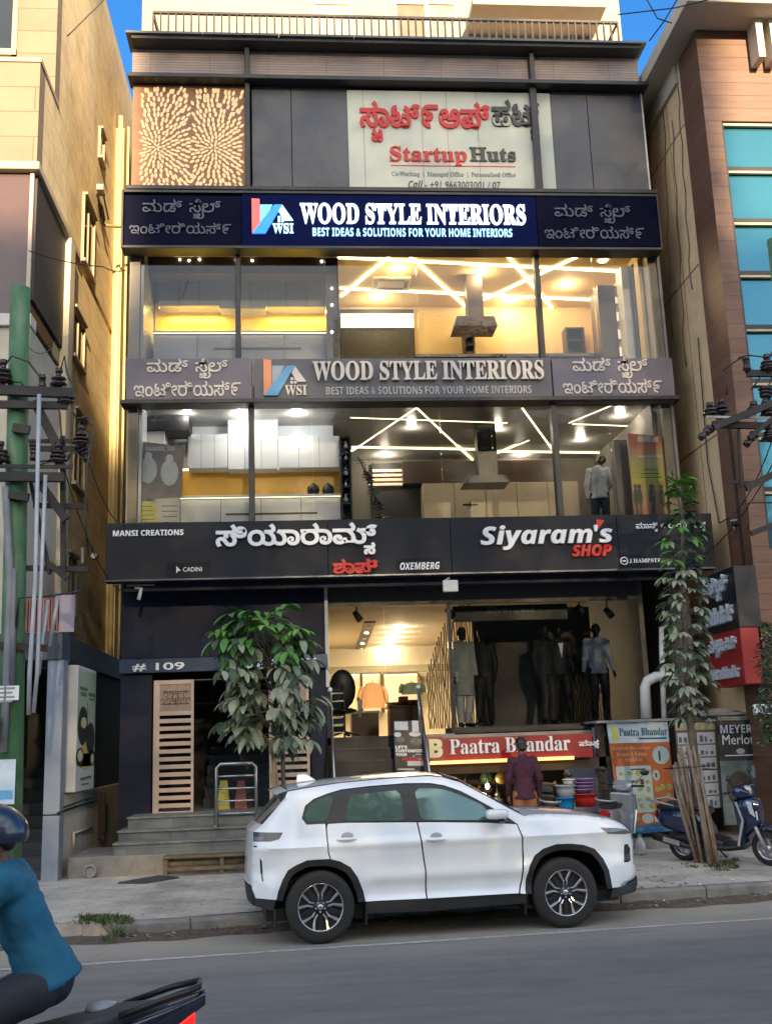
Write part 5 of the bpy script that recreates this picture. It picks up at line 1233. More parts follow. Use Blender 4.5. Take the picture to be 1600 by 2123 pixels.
# pilasters: one beyond the bay, one deep, sun-lit one at the back
y0, y1 = yTop+1.22, yTop+1.6
MB().box(XL, XL+.10, y0, y1, zBand1, zCor-.14).build('pilaster', mat('cream_pilaster', (.58, .50, .36), .7, var=.06), Lb)
Yp = XL/ray(216, 700).x*1.0
xp1 = at(250, 700, Yp).x
zpt = at(235, 266, Yp).z
MB().box(XL, xp1, Yp, Yp+8, 0, zpt).build('rear_block', mat('yellow_plaster', (.50, .41, .20), .8, var=.06, bump=.1, grime=.15, gcol=(.4, .33, .18)), Lb)
pip = mat('drain_pipe_yellow', (.62, .52, .27), .5, var=.1)
MB().tube([(XL+.12, Yp-.08, at(225, 245, Yp).z), (XL+.12, Yp-.08, 1.0)], .055, 10).tube([(XL+.30, Yp-.05, zpt), (XL+.30, Yp-.05, 3.2)], .03, 8).build('drain_pipe', pip, Lb)
MB().box(XL+.5, xp1+.01, Yp+.3, Yp+.9, at(250, 800, Yp).z, at(250, 730, Yp).z).build('rear_window', bayd, Lb)
# dark band over the entrance, black side wall below it
MB().box(LX0, XG+.03, yLow-.08, yLow+.5, zBand0, zBand1).build('band', mat('blue_grey_steel', (.075, .085, .105), .35, metal=.3, var=.15), Lb, bevel=.006)
MB().box(XG-.2, XG+.03, yLow+.501, 24, zBand0+.02, zBand1-.01).build('side_band', mat('side_band_black', (.022, .022, .024), .4, var=.2), Lb)
MB().box(XG-.2, XG-.001, yLow+.45, 24, at(160, 1643, 17.2).z, zBand0+.018).build('side_wall', mat('side_wall_black', (.022, .021, .020), .55, var=.2), Lb)
plm = mat('cream_plinth', (.50, .47, .38), .8, var=.15, grime=.6, gs=2.0)
MB().box(XG-.2, XG+.02, yLow+.3, 24, 0, at(160, 1643, 17.2).z-.002).build('plinth', plm, Lb, bevel=.03, seg=3)
# grey steel post at the corner
a, b = at(85, 1820, yLow-.05).x, at(120, 1820, yLow-.05).x
MB().box(a, b, yLow-.05, yLow+.25, .1, at(110, 1690, yLow-.05).z-.008).box(a, b, yLow-.05, yLow+.25, at(110, 1690, yLow-.05).z+.008, zBand0-.001).build('post', mat('post_steel', (.27, .30, .35), .4, metal=.25, var=.1, grime=.2), Lb, bevel=.008)
# stair well left of the post
MB().box(LX0, a-.9, yLow+.3, yLow+.4, 0, zBand0).box(a-.9, a+.1, yLow+2.6, yLow+2.7, 0, zBand0).box(a+.02, a+.1, yLow+.26, yLow+2.6, 0, zBand0).box(a-.95, a-.9, yLow+.3, yLow+2.6, 0, zBand0).box(a-.9, a+.02, yLow+.3, yLow+2.6, zBand0-.1, zBand0-.002).build('stair_well', dark, Lb)
mb = MB()
for i in range(9): mb.box(a-.88, a+.01, yLow+.25+.25*i, yLow+2.6, .14+.18*i, .14+.18*(i+1))
mb.build('stair', mat('stair_dark', (.06, .06, .058), .7, var=.3), Lb)
# window at the very top left and red shutter panel
p0, p1 = at(-30, 0, yTop-.01), at(25, 104, yTop-.01)
MB().box(p0.x, p1.x, yTop-.012, yTop-.004, p1.z, p0.z+1).build('front_window', bayd, Lb)
MB().box(p1.x, p1.x+.09, yTop-.05, yTop-.001, p1.z-.12, p0.z+1).box(p0.x, p1.x+.09, yTop-.06, yTop-.001, p1.z-.12, p1.z).build('front_window_frame', mat('window_reveal', (.46, .36, .22), .7), Lb)
a_, b_, c_, d_ = rect(44, 1242, 124, 1309, yLow-.1)
rs = thing('corrugated_shutter', 'rusty red corrugated shutter behind the left electric pole', 'panel', ((a_+b_)/2, yLow-.1, c_))
mb = MB(); n = 14
for i in range(n): x = a_+(b_-a_)*i/n; mb.box(x, x+(b_-a_)/n*.55, yLow-.13, yLow-.085, c_, d_)
mb.box(a_, b_, yLow-.085, yLow-.082, c_, d_); mb.build('corrugated_sheet', mat('red_sheet', (.42, .13, .09), .6, var=.25, grime=.3), rs)
MB().box(b_, b_+.22, yLow-.12, yLow-.082, c_-.02, d_+.05).build('edge_board', mat('mauve_board', (.32, .27, .30), .6), rs)
MB().box(LX0, XG-.21, yLow+.46, 24, zBand1-.06, zBand1-.005).build('ledge', mat('side_band_black', (.022, .022, .024), .4, var=.2), Lb)
# white light box with a cookware picture on the side wall
yA = yLow+.50; xA = at(136, 1500, yA).x; xB_ = at(160, 1500, yA).x; yB = atx(198, 1500, xB_).y
zA0, zA1 = at(145, 1643, yA).z, at(145, 1379, yA).z
lb_ = thing('light_box', 'white light box with pans and yellow food on its printed side by the grey post', 'sign', ((xA+xB_)/2, yA, zA0))
MB().box(xA, xB_, yA, yB, zA0, zA1).build('casing', mat('light_box_white', (.62, .62, .60), .5, var=.05, grime=.15), lb_, bevel=.008)
def side_print(name, m, shapes, dx=.003):
    for (kind, y, z, ry, rz) in shapes:
        mb = MB(); yy, zz = yA+(yB-yA)*y, zA0+(zA1-zA0)*z
        if kind == 'o': mb.add([(xB_+dx, yy+ry*cos(q), zz+rz*sin(q)) for q in [i*2*pi/20 for i in range(20)]], [tuple(range(20))])
        else: mb.add([(xB_+dx, yy-ry, zz-rz), (xB_+dx, yy+ry, zz-rz), (xB_+dx, yy+ry, zz+rz), (xB_+dx, yy-ry, zz+rz)], [(0, 1, 2, 3)])
        mb.build(name, m, lb_)
w_ = yB-yA
side_print('green_print', mat('print_pale_green', (.42, .50, .36), .5, var=.1), [('b', .5, .72, w_*.49, .48)], .002)
side_print('yellow_print', mat('print_yellow', (.62, .48, .10), .5, var=.2), [('o', .5, .27, w_*.42, .2), ('b', .5, .245, w_*.42, .10)], .004)
side_print('pan_print', M_['let_black'], [('o', .3, .52, w_*.26, .30), ('o', .72, .42, w_*.24, .25), ('o', .18, .27, w_*.2, .14), ('o', .85, .26, w_*.15, .13), ('b', .52, .66, .02, .10)], .006)
side_print('food_print', mat('print_cream', (.66, .60, .32), .5, var=.2), [('o', .33, .545, w_*.15, .085), ('o', .18, .28, w_*.13, .09), ('o', .85, .25, w_*.09, .08)], .008)
side_print('text_print', mat('print_dark_green', (.10, .17, .10), .6), [('b', .3, .82, w_*.2, .025), ('b', .3, .775, w_*.15, .03), ('b', .75, .785, w_*.18, .03), ('b', .75, .745, w_*.16, .015), ('b', .4, .095, w_*.17, .02), ('b', .7, .1, w_*.13, .02), ('b', .5, .05, w_*.2, .012)], .0045)
# pipes and a rusty channel on the plinth
t = thing('wall_pipes', 'thin pipes and a rusty channel fixed along the cream plinth wall', 'pipes', tuple(at(180, 1700, yLow+.8)))
xq = XG+.05
Pp = lambda px, py: (xq, atx(px, py, xq).y, atx(px, py, xq).z)
MB().tube([Pp(120, 1686), Pp(195, 1660)], .018, 6).tube([Pp(128, 1676), Pp(190, 1652)], .012, 6).build('cable', M_['black'], t)
MB().tube([Pp(153, 1756), Pp(153, 1728), Pp(190, 1716)], .02, 8).build('pipe', mat('pipe_cream', (.55, .5, .4), .6), t)
p = Vector(Pp(203, 1740)); q = Vector(Pp(203, 1642)); MB().box(xq, xq+.12, p.y-.03, p.y+.03, p.z, q.z).build('channel', M_['rust'], t)

# ------------------------------------------------------------------ brown plank building on the right
XR = 7.30
plank = brickmat('wood_plank_cladding', (.135, .062, .037), (.16, .078, .048), (.085, .035, .022), 2.6, .255, .5, off=.37, gap=.006, var=.28, bump=.5, grain=9)
plankd = plank
rbz = mat('tan_plaster', (.72, .51, .29), .8, var=.16, bump=.1, grime=.45, gcol=(.28, .2, .12), gs=.7)
Rb = thing('plank_building', 'building clad in reddish brown planks with tall blue windows at the right', 'building', (11, 17, 0))
yRf = atx(1490, 520, XR).y; yRp = atx(1446, 520, XR).y
zRt = atx(1440, 62, XR).z
wL = at(1522, 500, yRf).x
zW1 = at(1560, 252, yRf).z
MB().box(XR, wL, yRf, yRp, KZ-.05, zRt).box(wL, 16, yRf, yRf+.3, zW1, zRt).build('plank_wall', plank, Rb)
MB().box(XR+.02, 16, yRf+.6, 30, 0, zRt-.02).build('core', dark, Rb)
MB().box(XR+.012, XR+.4, yRp, 30, 0, zRt+.15).build('side_wall', rbz, Rb)
yq = atx(1338, 300, XR).y
# joints drawn by the pipes and crooked cracks on the plaster
mb = MB()
for a in ((1370, 110, 1392, 700), (1392, 250, 1420, 760), (1404, 180, 1432, 600)):
    P = []
    for i in range(15):
        q = i/14; px = a[0]+(a[2]-a[0])*q+2.0*sin(i*1.9); P.append(atx(px, a[1]+(a[3]-a[1])*q, XR-.005))
    mb.tube(P, .010, 5)
mb.build('cable', mat('plaster_cable', (.17, .12, .08), .7), Rb)
mb = MB()
for (z, y0, y1) in ((4.0, yRp, 19.5), (7.0, yRp, 20), (10.2, yRp, 21), (13, yRp, 22)): mb.box(XR+.004, XR+.0118, y0+.05, y1, z, z+.02)
for y in (yRp+.8, yRp+1.9): mb.box(XR+.004, XR+.0118, y, y+.015, 3, zRt)
mb.build('groove', mat('plaster_groove', (.22, .15, .085), .9), Rb)
# windows in rows with dark transoms
blue = mat('blue_mirror_glass', (.06, .22, .27), .04, metal=.55, var=.05, vs=.6)
zs_ = [at(1560, y, yRf).z for y in (254, 352, 459, 568, 680, 792, 905, 1018, 1140)]
for i in range(len(zs_)-1):
    for x0, x1 in ((wL, wL+1.6), (wL+1.66, wL+3.2)):
        f = MB().box(x0, x1, yRf+.02, yRf+.10, zs_[i+1]-.0, zs_[i+1]+.07).build('window', mat('black_transom', (.012, .012, .014), .3), Rb)
        MB().box(x0, x1, yRf+.11, yRf+.13, zs_[i+1]+.07, zs_[i]).build('pane', blue, f)
        MB().box(x0, x1, yRf+.03, yRf+.09, zs_[i]-.045, zs_[i]-.001).build('frame', mat('transom_cream', (.5, .42, .28), .5), f)
MB().box(wL, wL+.03, yRf+.0, yRf+.12, zs_[-1], zs_[0]).build('window_jamb', M_['black'], Rb)
MB().box(wL, 16, yRf+.0, yRf+.3, KZ-.05, zs_[-1]).build('plank_wall', plank, Rb)
# roof slab overhang and fins
ov = mat('roof_slab_plaster', (.52, .46, .36), .8, var=.08)
zo = at(1430, 57, yRf-.75).z
MB().box(XR-.42, 16, yRf-.75, 30, zRt+.002, zRt+.30).build('roof_slab', ov, Rb, bevel=.01)
MB().box(XR-.05, XR+.1, yRp+.1, yRp+3, zRt-.4, zRt+.001).build('parapet_edge', ov, Rb)
for px in (1571, 1600): 
    x = at(px, 90, yRf-.25).x; MB().box(x-.06, x+.06, yRf-.35, yRf-.001, at(1575, 128, yRf-.2).z, zRt).build('fin', mat('white_fin', (.60, .55, .45), .6), Rb)
# angle irons on the brown pier
MB().box(XR-.02, XR-.002, yRf+.30, yRf+.38, at(1520, 1190, yRf+.3).z, at(1520, 880, yRf+.3).z).build('angle_iron', M_['rust'], Rb)

# projecting black and red sign box
xs_ = 6.86; yF = atx(1532, 1300, xs_).y; yK = atx(1466, 1300, xs_).y
zt1, zt0 = atx(1532, 1167, xs_).z, atx(1545, 1297, xs_).z; zr1 = zt0-.005; zr0 = atx(1560, 1416, xs_).z
Ps = thing('projecting_sign', 'black sign box with white raised letters projecting from the plank building, red box below', 'sign', (xs_+.2, yF, zt0))
MB().box(xs_, xs_+.36, yF, yK, zt0, zt1).build('casing', M_['black'], Ps, bevel=.008)
Pr = thing('projecting_sign', 'red sign box with white raised letters below the black projecting box', 'sign', (xs_+.2, yF, zr0))
rdm = mat('red_acrylic', (.30, .012, .01), .5, var=.1)
MB().box(xs_, xs_+.30, yF, yK, zr0, zr1).build('casing', rdm, Pr, bevel=.008)
def sidetext(t, s, y0, y1, z0, z1, bold=.03):
    mb = MB(); text(mb, s, (xs_-.001, y1, z0), (0, -1, 0), (0, 0, 1), (-1, 0, 0), width=y1-y0, height=z1-z0, bold=bold, depth=.06); mb.build('lettering', mat('pale_blue_letters', (.55, .60, .66), .45), t)
hB = zt1-zt0; hR = zr1-zr0; q0, q1 = yF+.14, yK-.05
sidetext(Ps, kn(['ಆ', 'ಫೀ', ('sub', 'ಸ', -.4, -.44, .5), 'ಸ್']), q0+.1, q1, zt0+hB*.50, zt0+hB*.92)
sidetext(Ps, kn(['ಸಿ', 'ಯಾ', 'ರಾ', 'ಮ್']), q0, q1-.02, zt0+hB*.12, zt0+hB*.42)
sidetext(Pr, kn(['ಪಾ', 'ತ', ('sub', 'ರ', -.35, -.38, .45), 'ಭಂ', 'ಡಾ', 'ರ್']), q0, q1-.02, zr0+hR*.54, zr0+hR*.88)
sidetext(Pr, styled('Paatra Bhandar', 'sans'), q0, q1, zr0+hR*.14, zr0+hR*.36, .01)
# ------------------------------------------------------------------ electric poles and cables
gpole = mat('green_pole_paint', (.055, .15, .065), .6, var=.25, vs=5, grime=.6, gcol=(.25, .26, .22), gs=3, stretch=.4)
steelb = mat('black_crossarm', (.022, .018, .017), .65, var=.3, bump=.2)
def insul(t, p, r=.10, h=.26, n=3, tilt=(0, 0, 1), m=None):
    mb = MB(); prof = [(.03, 0)]
    for i in range(n): z = h*(.15+.7*i/n); prof += [(.04, z), (r*(1-.12*i), z+.02), (r*.9*(1-.12*i), z+.045), (.045, z+.06)]
    prof += [(.035, h), (.05, h+.01), (.05, h+.07), (0, h+.08)]
    mb.lathe(prof, (0, 0, 0), 14, cap=False)
    R = Vector((0, 0, 1)).rotation_difference(Vector(tilt)).to_matrix(); p = Vector(p)
    mb.v = [tuple(R @ Vector(v)+p) for v in mb.v]
    return mb.build('insulator', m or M_['porcelain'], t)
LYp = 14.3
top, bot = at(43, 598, LYp), at(20, 1720, LYp)
d_ = (bot-top); base = top+d_*((KZ-.1-top.z)/d_.z)
Pl = thing('electric_pole', 'green electric pole with crossarms and insulators before the beige building', 'pole', tuple(base))
MB().tube([top, base], [.135, .165], 16).build('pole', gpole, Pl)
A_ = lambda px, py, dy=0: at(px, py, LYp+dy)
def arm(x0, y0, x1, y1, dy=-.18, w=.09, m=None, name='crossarm'): MB().bar(A_(x0, y0, dy), A_(x1, y1, dy), w*.7, w).build(name, m or steelb, Pl)
arm(-60, 806, 155, 816, -.22, .13); arm(-60, 838, 140, 841, -.2, .1); arm(60, 915, 195, 914, -.1, .05); arm(78, 930, 182, 932, -.1, .07)
arm(-60, 966, 152, 968, -.25, .05); arm(-60, 988, 134, 990, -.22, .12); arm(70, 1048, 183, 1050, .1, .07); arm(55, 1178, 184, 1180, .1, .07)
arm(131, 905, 132, 1195, .05, .09, name='upright'); arm(72, 832, 122, 930, -.15, .12, name='brace'); arm(75, 990, 138, 1078, -.15, .11, name='brace'); arm(62, 985, 104, 1190, .1, .07, name='brace'); arm(105, 1170, 140, 1200, 0, .08, name='brace')
arm(-10, 1338, 98, 1344, -.15, .09, M_['rust']); arm(28, 887, 62, 892, -.2, .12, name='clamp'); arm(20, 1025, 60, 1032, -.2, .11, name='clamp')
for px, py, r, h, n in ((6, 800, .14, .30, 3), (122, 806, .12, .22, 2), (137, 842, .12, .18, 2), (88, 808, .06, .14, 4), (120, 965, .13, .24, 3), (0, 965, .14, .26, 3), (168, 928, .12, .24, 3)): insul(Pl, A_(px, py, -.2), r, h, n)
insul(Pl, A_(166, 920, -.1), .10, .2, 3, (.45, 0, -1)); insul(Pl, A_(72, 915, -.1), .07, .2, 3, (0, 0, -1))
MB().tube([A_(82, 818, -.3), A_(74, 1200, -.3), A_(62, 1400, -.3), A_(60, 1482, -.25)], .030, 8).tube([A_(95, 985, -.28), A_(86, 1200, -.28), A_(78, 1392, -.28), A_(70, 1478, -.25)], .028, 8).tube([A_(100, 1245, .2), A_(88, 1330, .2), A_(80, 1400, .1)], .03, 8).tube([A_(122, 1230, .2), A_(102, 1340, .2)], .03, 8).build('conduit', M_['galv'], Pl)
MB().tube([A_(12, 1010, -.2), A_(22, 1200, -.22), A_(14, 1420, -.2), A_(8, 1560, -.2)], .05, 8).tube([A_(28, 1180, -.2), A_(26, 1420, -.2)], .045, 8).build('cable_bundle', mat('grey_cable_sheath', (.16, .17, .19), .6, var=.3), Pl)
cb = MB()
for P in ([(6, 765), (25, 738), (60, 750), (88, 788), (98, 810)], [(-10, 742), (6, 762)], [(126, 768), (134, 738), (140, 775), (152, 800), (150, 815)], [(122, 812), (124, 850), (128, 905), (134, 915)], [(150, 815), (152, 855), (160, 868)], [(182, 868), (193, 880), (188, 930), (182, 960), (176, 1080), (184, 1150)], [(160, 868), (184, 864)], [(102, 810), (108, 798), (116, 802)], [(20, 792), (45, 792), (48, 800)], [(140, 955), (146, 940), (145, 925)], [(80, 957), (105, 955)], [(34, 1300), (40, 1240), (100, 1236), (170, 1225)]):
    cb.tube([A_(x, y, -.22) for x, y in P], .014, 6)
cb.build('wire', M_['black'], Pl)
MB().box(A_(35, 0).x, A_(62, 0).x, LYp-.4, LYp-.15, A_(50, 1530).z, A_(50, 1484).z).build('junction_box', M_['rust'], Pl)
a, b, c, d = rect(-20, 1422, 40, 1452, LYp-.24)
t = thing('notice', 'small white printed notice tied round the left electric pole', 'notice', ((a+b)/2, LYp-.24, c)); MB().box(a, b, LYp-.245, LYp-.235, c, d).build('sheet', M_['white'], t)
mb = MB()
for k in range(4): mb.box(a+.02, b-.05-.03*(k % 2), LYp-.2475, LYp-.2455, d-.045-.055*k, d-.02-.055*k)
mb.build('print', mat('print_grey2', (.25, .27, .25), .7), t)
a, b, c, d = rect(-30, 1575, 32, 1668, LYp-.26)
t = thing('notice', 'pale blue and white pasted bill low on the left electric pole', 'notice', ((a+b)/2, LYp-.26, c)); MB().box(a, b, LYp-.265, LYp-.255, c, d).build('sheet', mat('bill_pale_blue', (.50, .60, .68), .7, var=.12, vs=6), t)
MB().box(a+.02, b-.02, LYp-.2675, LYp-.2655, c+.06, c+.17).build('print', mat('bill_blue', (.12, .36, .58), .7, var=.3, vs=14), t)

RYp = 13.6
top, bot = at(1592, 497, RYp), at(1700, 1600, RYp); xr = at(1606, 497, RYp).x
Pr_ = thing('electric_pole', 'green electric pole with crossarms and insulators before the plank building', 'pole', (xr+.08, RYp, KZ-.1))
MB().tube([(xr+.02, RYp, top.z), (xr+.08, RYp, KZ-.1)], [.135, .165], 16).build('pole', gpole, Pr_)
A2 = lambda px, py, dy=0: at(px, py, RYp+dy)
def arm2(x0, y0, x1, y1, dy=-.18, w=.09, m=None, name='crossarm'): MB().bar(A2(x0, y0, dy), A2(x1, y1, dy), w*.7, w).build(name, m or steelb, Pr_)
arm2(1547, 774, 1680, 776, -.2, .09); arm2(1463, 864, 1680, 868, -.25, .03, M_['galv'], 'rod'); arm2(1476, 880, 1680, 886, -.22, .09, M_['rust']); arm2(1478, 886, 1640, 820, -.3, .09, name='brace'); arm2(1545, 1012, 1650, 960, -.2, .09, name='brace')
arm2(1505, 1000, 1560, 1001, -.1, .04, name='rod'); arm2(1552, 908, 1600, 868, -.3, .06, name='brace'); arm2(1556, 1106, 1650, 1070, -.2, .07, name='brace'); arm2(1530, 890, 1536, 1010, -.2, .05, M_['rust'], 'upright'); arm2(1577, 910, 1660, 912, -.1, .03, M_['galv'], 'rod')
for px, py, r, h, n in ((1473, 866, .11, .14, 2), (1497, 862, .10, .16, 2), (1563, 858, .11, .10, 2), (1548, 772, .06, .16, 4), (1592, 774, .12, .2, 3), (1594, 868, .12, .2, 3), (1596, 916, .11, .16, 3)): insul(Pr_, A2(px, py, -.22), r, h, n)
insul(Pr_, A2(1476, 884, -.25), .07, .18, 2, (-.7, 0, -.6)); insul(Pr_, A2(1566, 895, -.25), .07, .18, 2, (-.6, 0, -.7)); insul(Pr_, A2(1588, 800, -.25), .11, .2, 3, (-.2, 0, -1))
cb = MB()
for P in ([(1530, 742), (1548, 736), (1580, 740), (1620, 735)], [(1473, 845), (1490, 836), (1497, 840)], [(1558, 845), (1585, 836), (1592, 800), (1605, 770)], [(1600, 730), (1585, 760), (1570, 790), (1556, 808)], [(1498, 768), (1515, 755), (1535, 742)], [(1500, 770), (1508, 800), (1506, 818)], [(1548, 1045), (1552, 1042), (1600, 1042)], [(1549, 1045), (1552, 1080), (1550, 1100)]):
    cb.tube([A2(x, y, -.2) for x, y in P], .011, 6)
cb.build('wire', M_['black'], Pr_)
# overhead and facade cables: each a thing of its own
def cable(lab, pts, r=.008, sag=0.0):
    P = []; pts = [Vector(p) for p in pts]
    for a, b in zip(pts[:-1], pts[1:]):
        for i in range(8): q = i/8; v = a.lerp(b, q); v.z -= sag*4*q*(1-q); P.append(v)
    P.append(pts[-1]); mb = MB(); mb.tube(P, r, 5); tag(mb.build('cable', M_['black'], None, origin=tuple(P[0])), lab, 'cable')
cable('thin black cable sagging from the beige building to the shop building', (at(60, 520, 16.0), at(215, 553, 17.2), at(262, 560, FY-.05)), .010, .05)
cable('overhead wire crossing the sky at the top left corner', (at(140, 75, 13), at(215, 0, 13), at(240, -60, 13)), .010)
cable('upper overhead wire crossing the sky at the top right', (at(1280, 30, 12), at(1400, 16, 11.8), at(1700, -60, 11)), .009)
cable('steep overhead wire crossing the sky at the top right', (at(1345, 85, 12.3), at(1375, 45, 12), at(1420, -30, 11)), .009)
cable('overhead wire dropping into the gap beside the plank building', (at(1335, -10, 12.3), at(1362, 38, 12), at(1392, 48, 12)), .009)
cable('dark drop wire down the tan plaster to the camera on the plank building', (atx(1446, 700, XR-.03), atx(1466, 960, XR-.03), atx(1490, 1085, XR-.03), atx(1508, 1074, XR-.05)), .012)
for i, (a, b, sg, lab) in enumerate((((A_(160, 868, -.2)), at(262, 1092, FY-.9), .35, 'service cable sagging from the upper pole arm to the left end of the fascia'), (A_(130, 960, -.2), at(250, 1225, FY-.1), .30, 'service cable sagging from the middle pole arm to the navy wall'),
        (A_(-60, 795, -.2), A_(155, 812, -.2), .12, 'slack wire looped along the top crossarm of the left pole'), (A_(-60, 955, -.2), A_(182, 925, -.2), .18, 'slack wire looped along the middle crossarm of the left pole'), (A_(46, 700, .2), at(118, 705, yTop+.9), .25, 'wire from the left pole top to the cream pilaster'),
        (A2(1640, 780, -.2), atx(1508, 1078, XR-.05), .3, 'wire sagging from the right pole to the camera on the plank building'), (A2(1640, 880, -.2), at(1400, 1180, FY-.9), .4, 'service cable sagging from the right pole to the right end of the fascia'), (A2(1600, 690, -.2), A2(1780, 640, -1), .1, 'overhead line leaving the right pole towards the right'))):
    cable(lab, (a, b), .009, sg)
# cameras and lamps fixed on walls
def camera(lab, p, d, s=1.0, m=None):
    p = Vector(p); d = Vector(d).normalized(); t = thing('security_camera', lab, 'camera', tuple(p))
    MB().tube([p, p+d*.20*s], .045*s, 10).build('body', m or M_['black'], t); MB().tube([p+d*.17*s+Vector((0, 0, .045*s)), p-d*.02+Vector((0, 0, .045*s))], .02, 6).build('hood', M_['galv'], t)
    MB().tube([p+d*.03, p+d*.03+Vector((0, .02, -.14*s))], .012, 6).build('bracket', M_['steel'], t)
camera('security camera on the corner of the plank building beside the fascia', atx(1516, 1086, XR-.08), (1, -.5, 0), 1.1)
xx = XL+.06
t = thing('cable_bracket', 'tangle of wires and a bracket on the beige side wall below the sky gap', 'bracket', tuple(atx(215, 440, xx)))
Pq = lambda px, py, dx=0: Vector((xx+dx, atx(px, py, xx).y, atx(px, py, xx).z))
MB().bar(Pq(203, 402), Pq(214, 465), .05).bar(Pq(206, 408, .1), Pq(216, 455, .1), .03).build('bracket', M_['rust'], t)
MB().tube([Pq(214, 466), Pq(219, 470, .25), Pq(222, 470, .65)], .035, 8).build('arm', mat('bronze_arm', (.25, .17, .08), .5), t)
mb = MB()
for k in range(6): mb.tube([Pq(200+2*k, 405+4*k), Pq(206+k, 430+5*k, .08), Pq(211, 455+2*k, .03)], .012, 5)
mb.build('wire', M_['black'], t)
MB().box(xx, xx+.14, Pq(204, 402).y-.2, Pq(204, 402).y+.1, Pq(204, 402).z, Pq(204, 402).z+.12).build('box', mat('cream_box', (.55, .45, .3), .6), t)
t = thing('flood_light', 'small round flood light on a bracket on the beige side wall', 'light', tuple(Pq(180, 1150)))
MB().bar(Pq(172, 1135), Pq(172, 1168), .05).build('bracket', M_['galv'], t); MB().lathe([(.0, -.03), (.06, -.03), (.075, .03), (.06, .08), (0, .08)], Pq(179, 1153, .15), 14, 'y').build('head', M_['black'], t); MB().lathe([(0, -.035), (.055, -.032)], Pq(179, 1153, .15), 14, 'y', cap=False).build('lens', M_['white'], t)
a, b, c, d = rect(917, 1204, 948, 1228, BY-.02)
t = thing('flood_light', 'white square flood light under the middle of the shop fascia', 'light', ((a+b)/2, BY, c))
MB().box(a, b, BY-.10, BY-.03, c, d).build('head', mat('flood_grey', (.52, .53, .52), .4), t, bevel=.01); MB().bar((a+.05, BY-.02, d), ((a+b)/2, BY+.05, d+.06), .03).build('bracket', M_['galv'], t)
t = thing('security_camera', 'white camera under the left end of the shop fascia', 'camera', tuple(at(290, 1215, BY+.3)))
p = at(289, 1216, BY+.28); MB().tube([p+Vector((-.06, 0, -.02)), p+Vector((.04, -.03, -.04)), p+Vector((.0, -.04, -.22))], .03, 8).build('body', M_['white'], t); MB().bar(p+Vector((-.2, 0, .02)), p+Vector((.25, 0, .02)), .025).build('bracket', M_['galv'], t)
for i, (px, py) in enumerate(((459, 1237), (591, 1234), (336, 1239), (770, 1228), (985, 1226), (1100, 1222), (1225, 1219))):
    p = at(px, py, FY-.4); p.z = zFascia0+.155
    t = thing('soffit_light', 'small flat light in the soffit under the fascia', 'light', tuple(p), group='soffit lights under the fascia')
    MB().box(p.x-.10, p.x+.10, p.y-.06, p.y+.06, p.z-.03, p.z-.001).build('lens', mat('soffit_lens', (.5, .5, .5), .4), t)
for i, (px, py, lab) in enumerate(((930, 1268, 'black spotlight left of the inner black sign'), (1200, 1262, 'black spotlight just right of the inner black sign'), (1258, 1268, 'black spotlight at the right end of the shop window'), (739, 1275, 'black spotlight hanging over the shop door'))):
    p = at(px, py, FY+.25); t = thing('spotlight', lab, 'spotlight', tuple(p)); MB().tube([p+Vector((-.03, 0, .05)), p+Vector((.06, -.06, -.10))], [.05, .065], 10).build('head', M_['black'], t); MB().tube([(p.x, p.y, p.z), (p.x, p.y, zsc)], .012, 6).build('stem', M_['black'], t)
# kite-like white pipe bend by the columnar tree
a = at(1338, 1490, FY-.4); b = at(1336, 1425, FY-.4); c = at(1358, 1403, FY-.4); e = at(1378, 1403, FY-.4); g = at(1376, 1490, FY-.4)
t = thing('vent_pipe', 'thick white plastic pipe bent over beside the columnar tree', 'pipe', tuple(a))
MB().tube([a, b, at(1341, 1412, FY-.4), c, e, at(1400, 1404, FY-.4)], .085, 12).build('thick_pipe', mat('pvc_pipe', (.55, .57, .58), .4, var=.1), t); MB().tube([at(1370, 1300, FY-.3), at(1372, 1400, FY-.3), g], .045, 10).build('thin_pipe', mat('pvc_pipe', (.55, .57, .58), .4, var=.1), t)
# ------------------------------------------------------------------ the white parked car
CD = 11.36                                   # distance of the near flank along the road normal
def car_px(px, py, d=CD):                    # pixel -> (along the road, height) on the vertical plane of the near flank
    r = ray(px, py); t = d/r.dot(N1); return ((E1*(r.x*t*E1.x+r.y*t*E1.y)).dot(E1), H+r.z*t)
cu0 = car_px(665, 1890)[0]
CARZ = 0.0
def cp(px, py, d=CD): u, z = car_px(px, py, d); return (u-cu0, z)
HWB = 0.90                                   # half width; local y = 0 is the middle of the car, the near flank is at -HWB
car = thing('parked_car', 'white sport utility car parked along the kerb, seen from its right side', 'car', tuple(rd(cu0, CD+HWB, 0)))
car.rotation_euler = (0, 0, AL)
paint = mat('white_car_paint', (.74, .77, .79), .28, var=0.0, coat=1.0, spec=.5)
cglass = mat('car_window_glass', (.13, .20, .165), .04, var=0, metal=.55, spec=1.0)
cblack = mat('car_black_trim', (.013, .013, .015), .35, var=.1)
cclad = mat('car_black_plastic', (.007, .007, .008), .6, var=.15)
RR, FRW = cp(665, 1890), cp(1178, 1850)
rearx, frontx = 0.0, 2.60
OUT = [(512, 1842), (514, 1800), (516, 1749), (519, 1729), (541, 1713), (590, 1661), (575, 1650), (600, 1641), (633, 1635), (708, 1624), (799, 1615), (850, 1611.5), (900, 1608.5), (928, 1611), (965, 1622), (1012, 1648), (1057, 1673), (1091, 1692), (1108, 1690), (1153, 1689), (1209, 1691), (1252, 1697), (1280, 1705), (1296, 1715), (1311, 1733), (1316, 1750), (1317, 1794), (1321, 1804), (1320, 1828), (1290, 1840)]
XMIN, XMAX = cp(512, 1840)[0], cp(1320, 1820)[0]
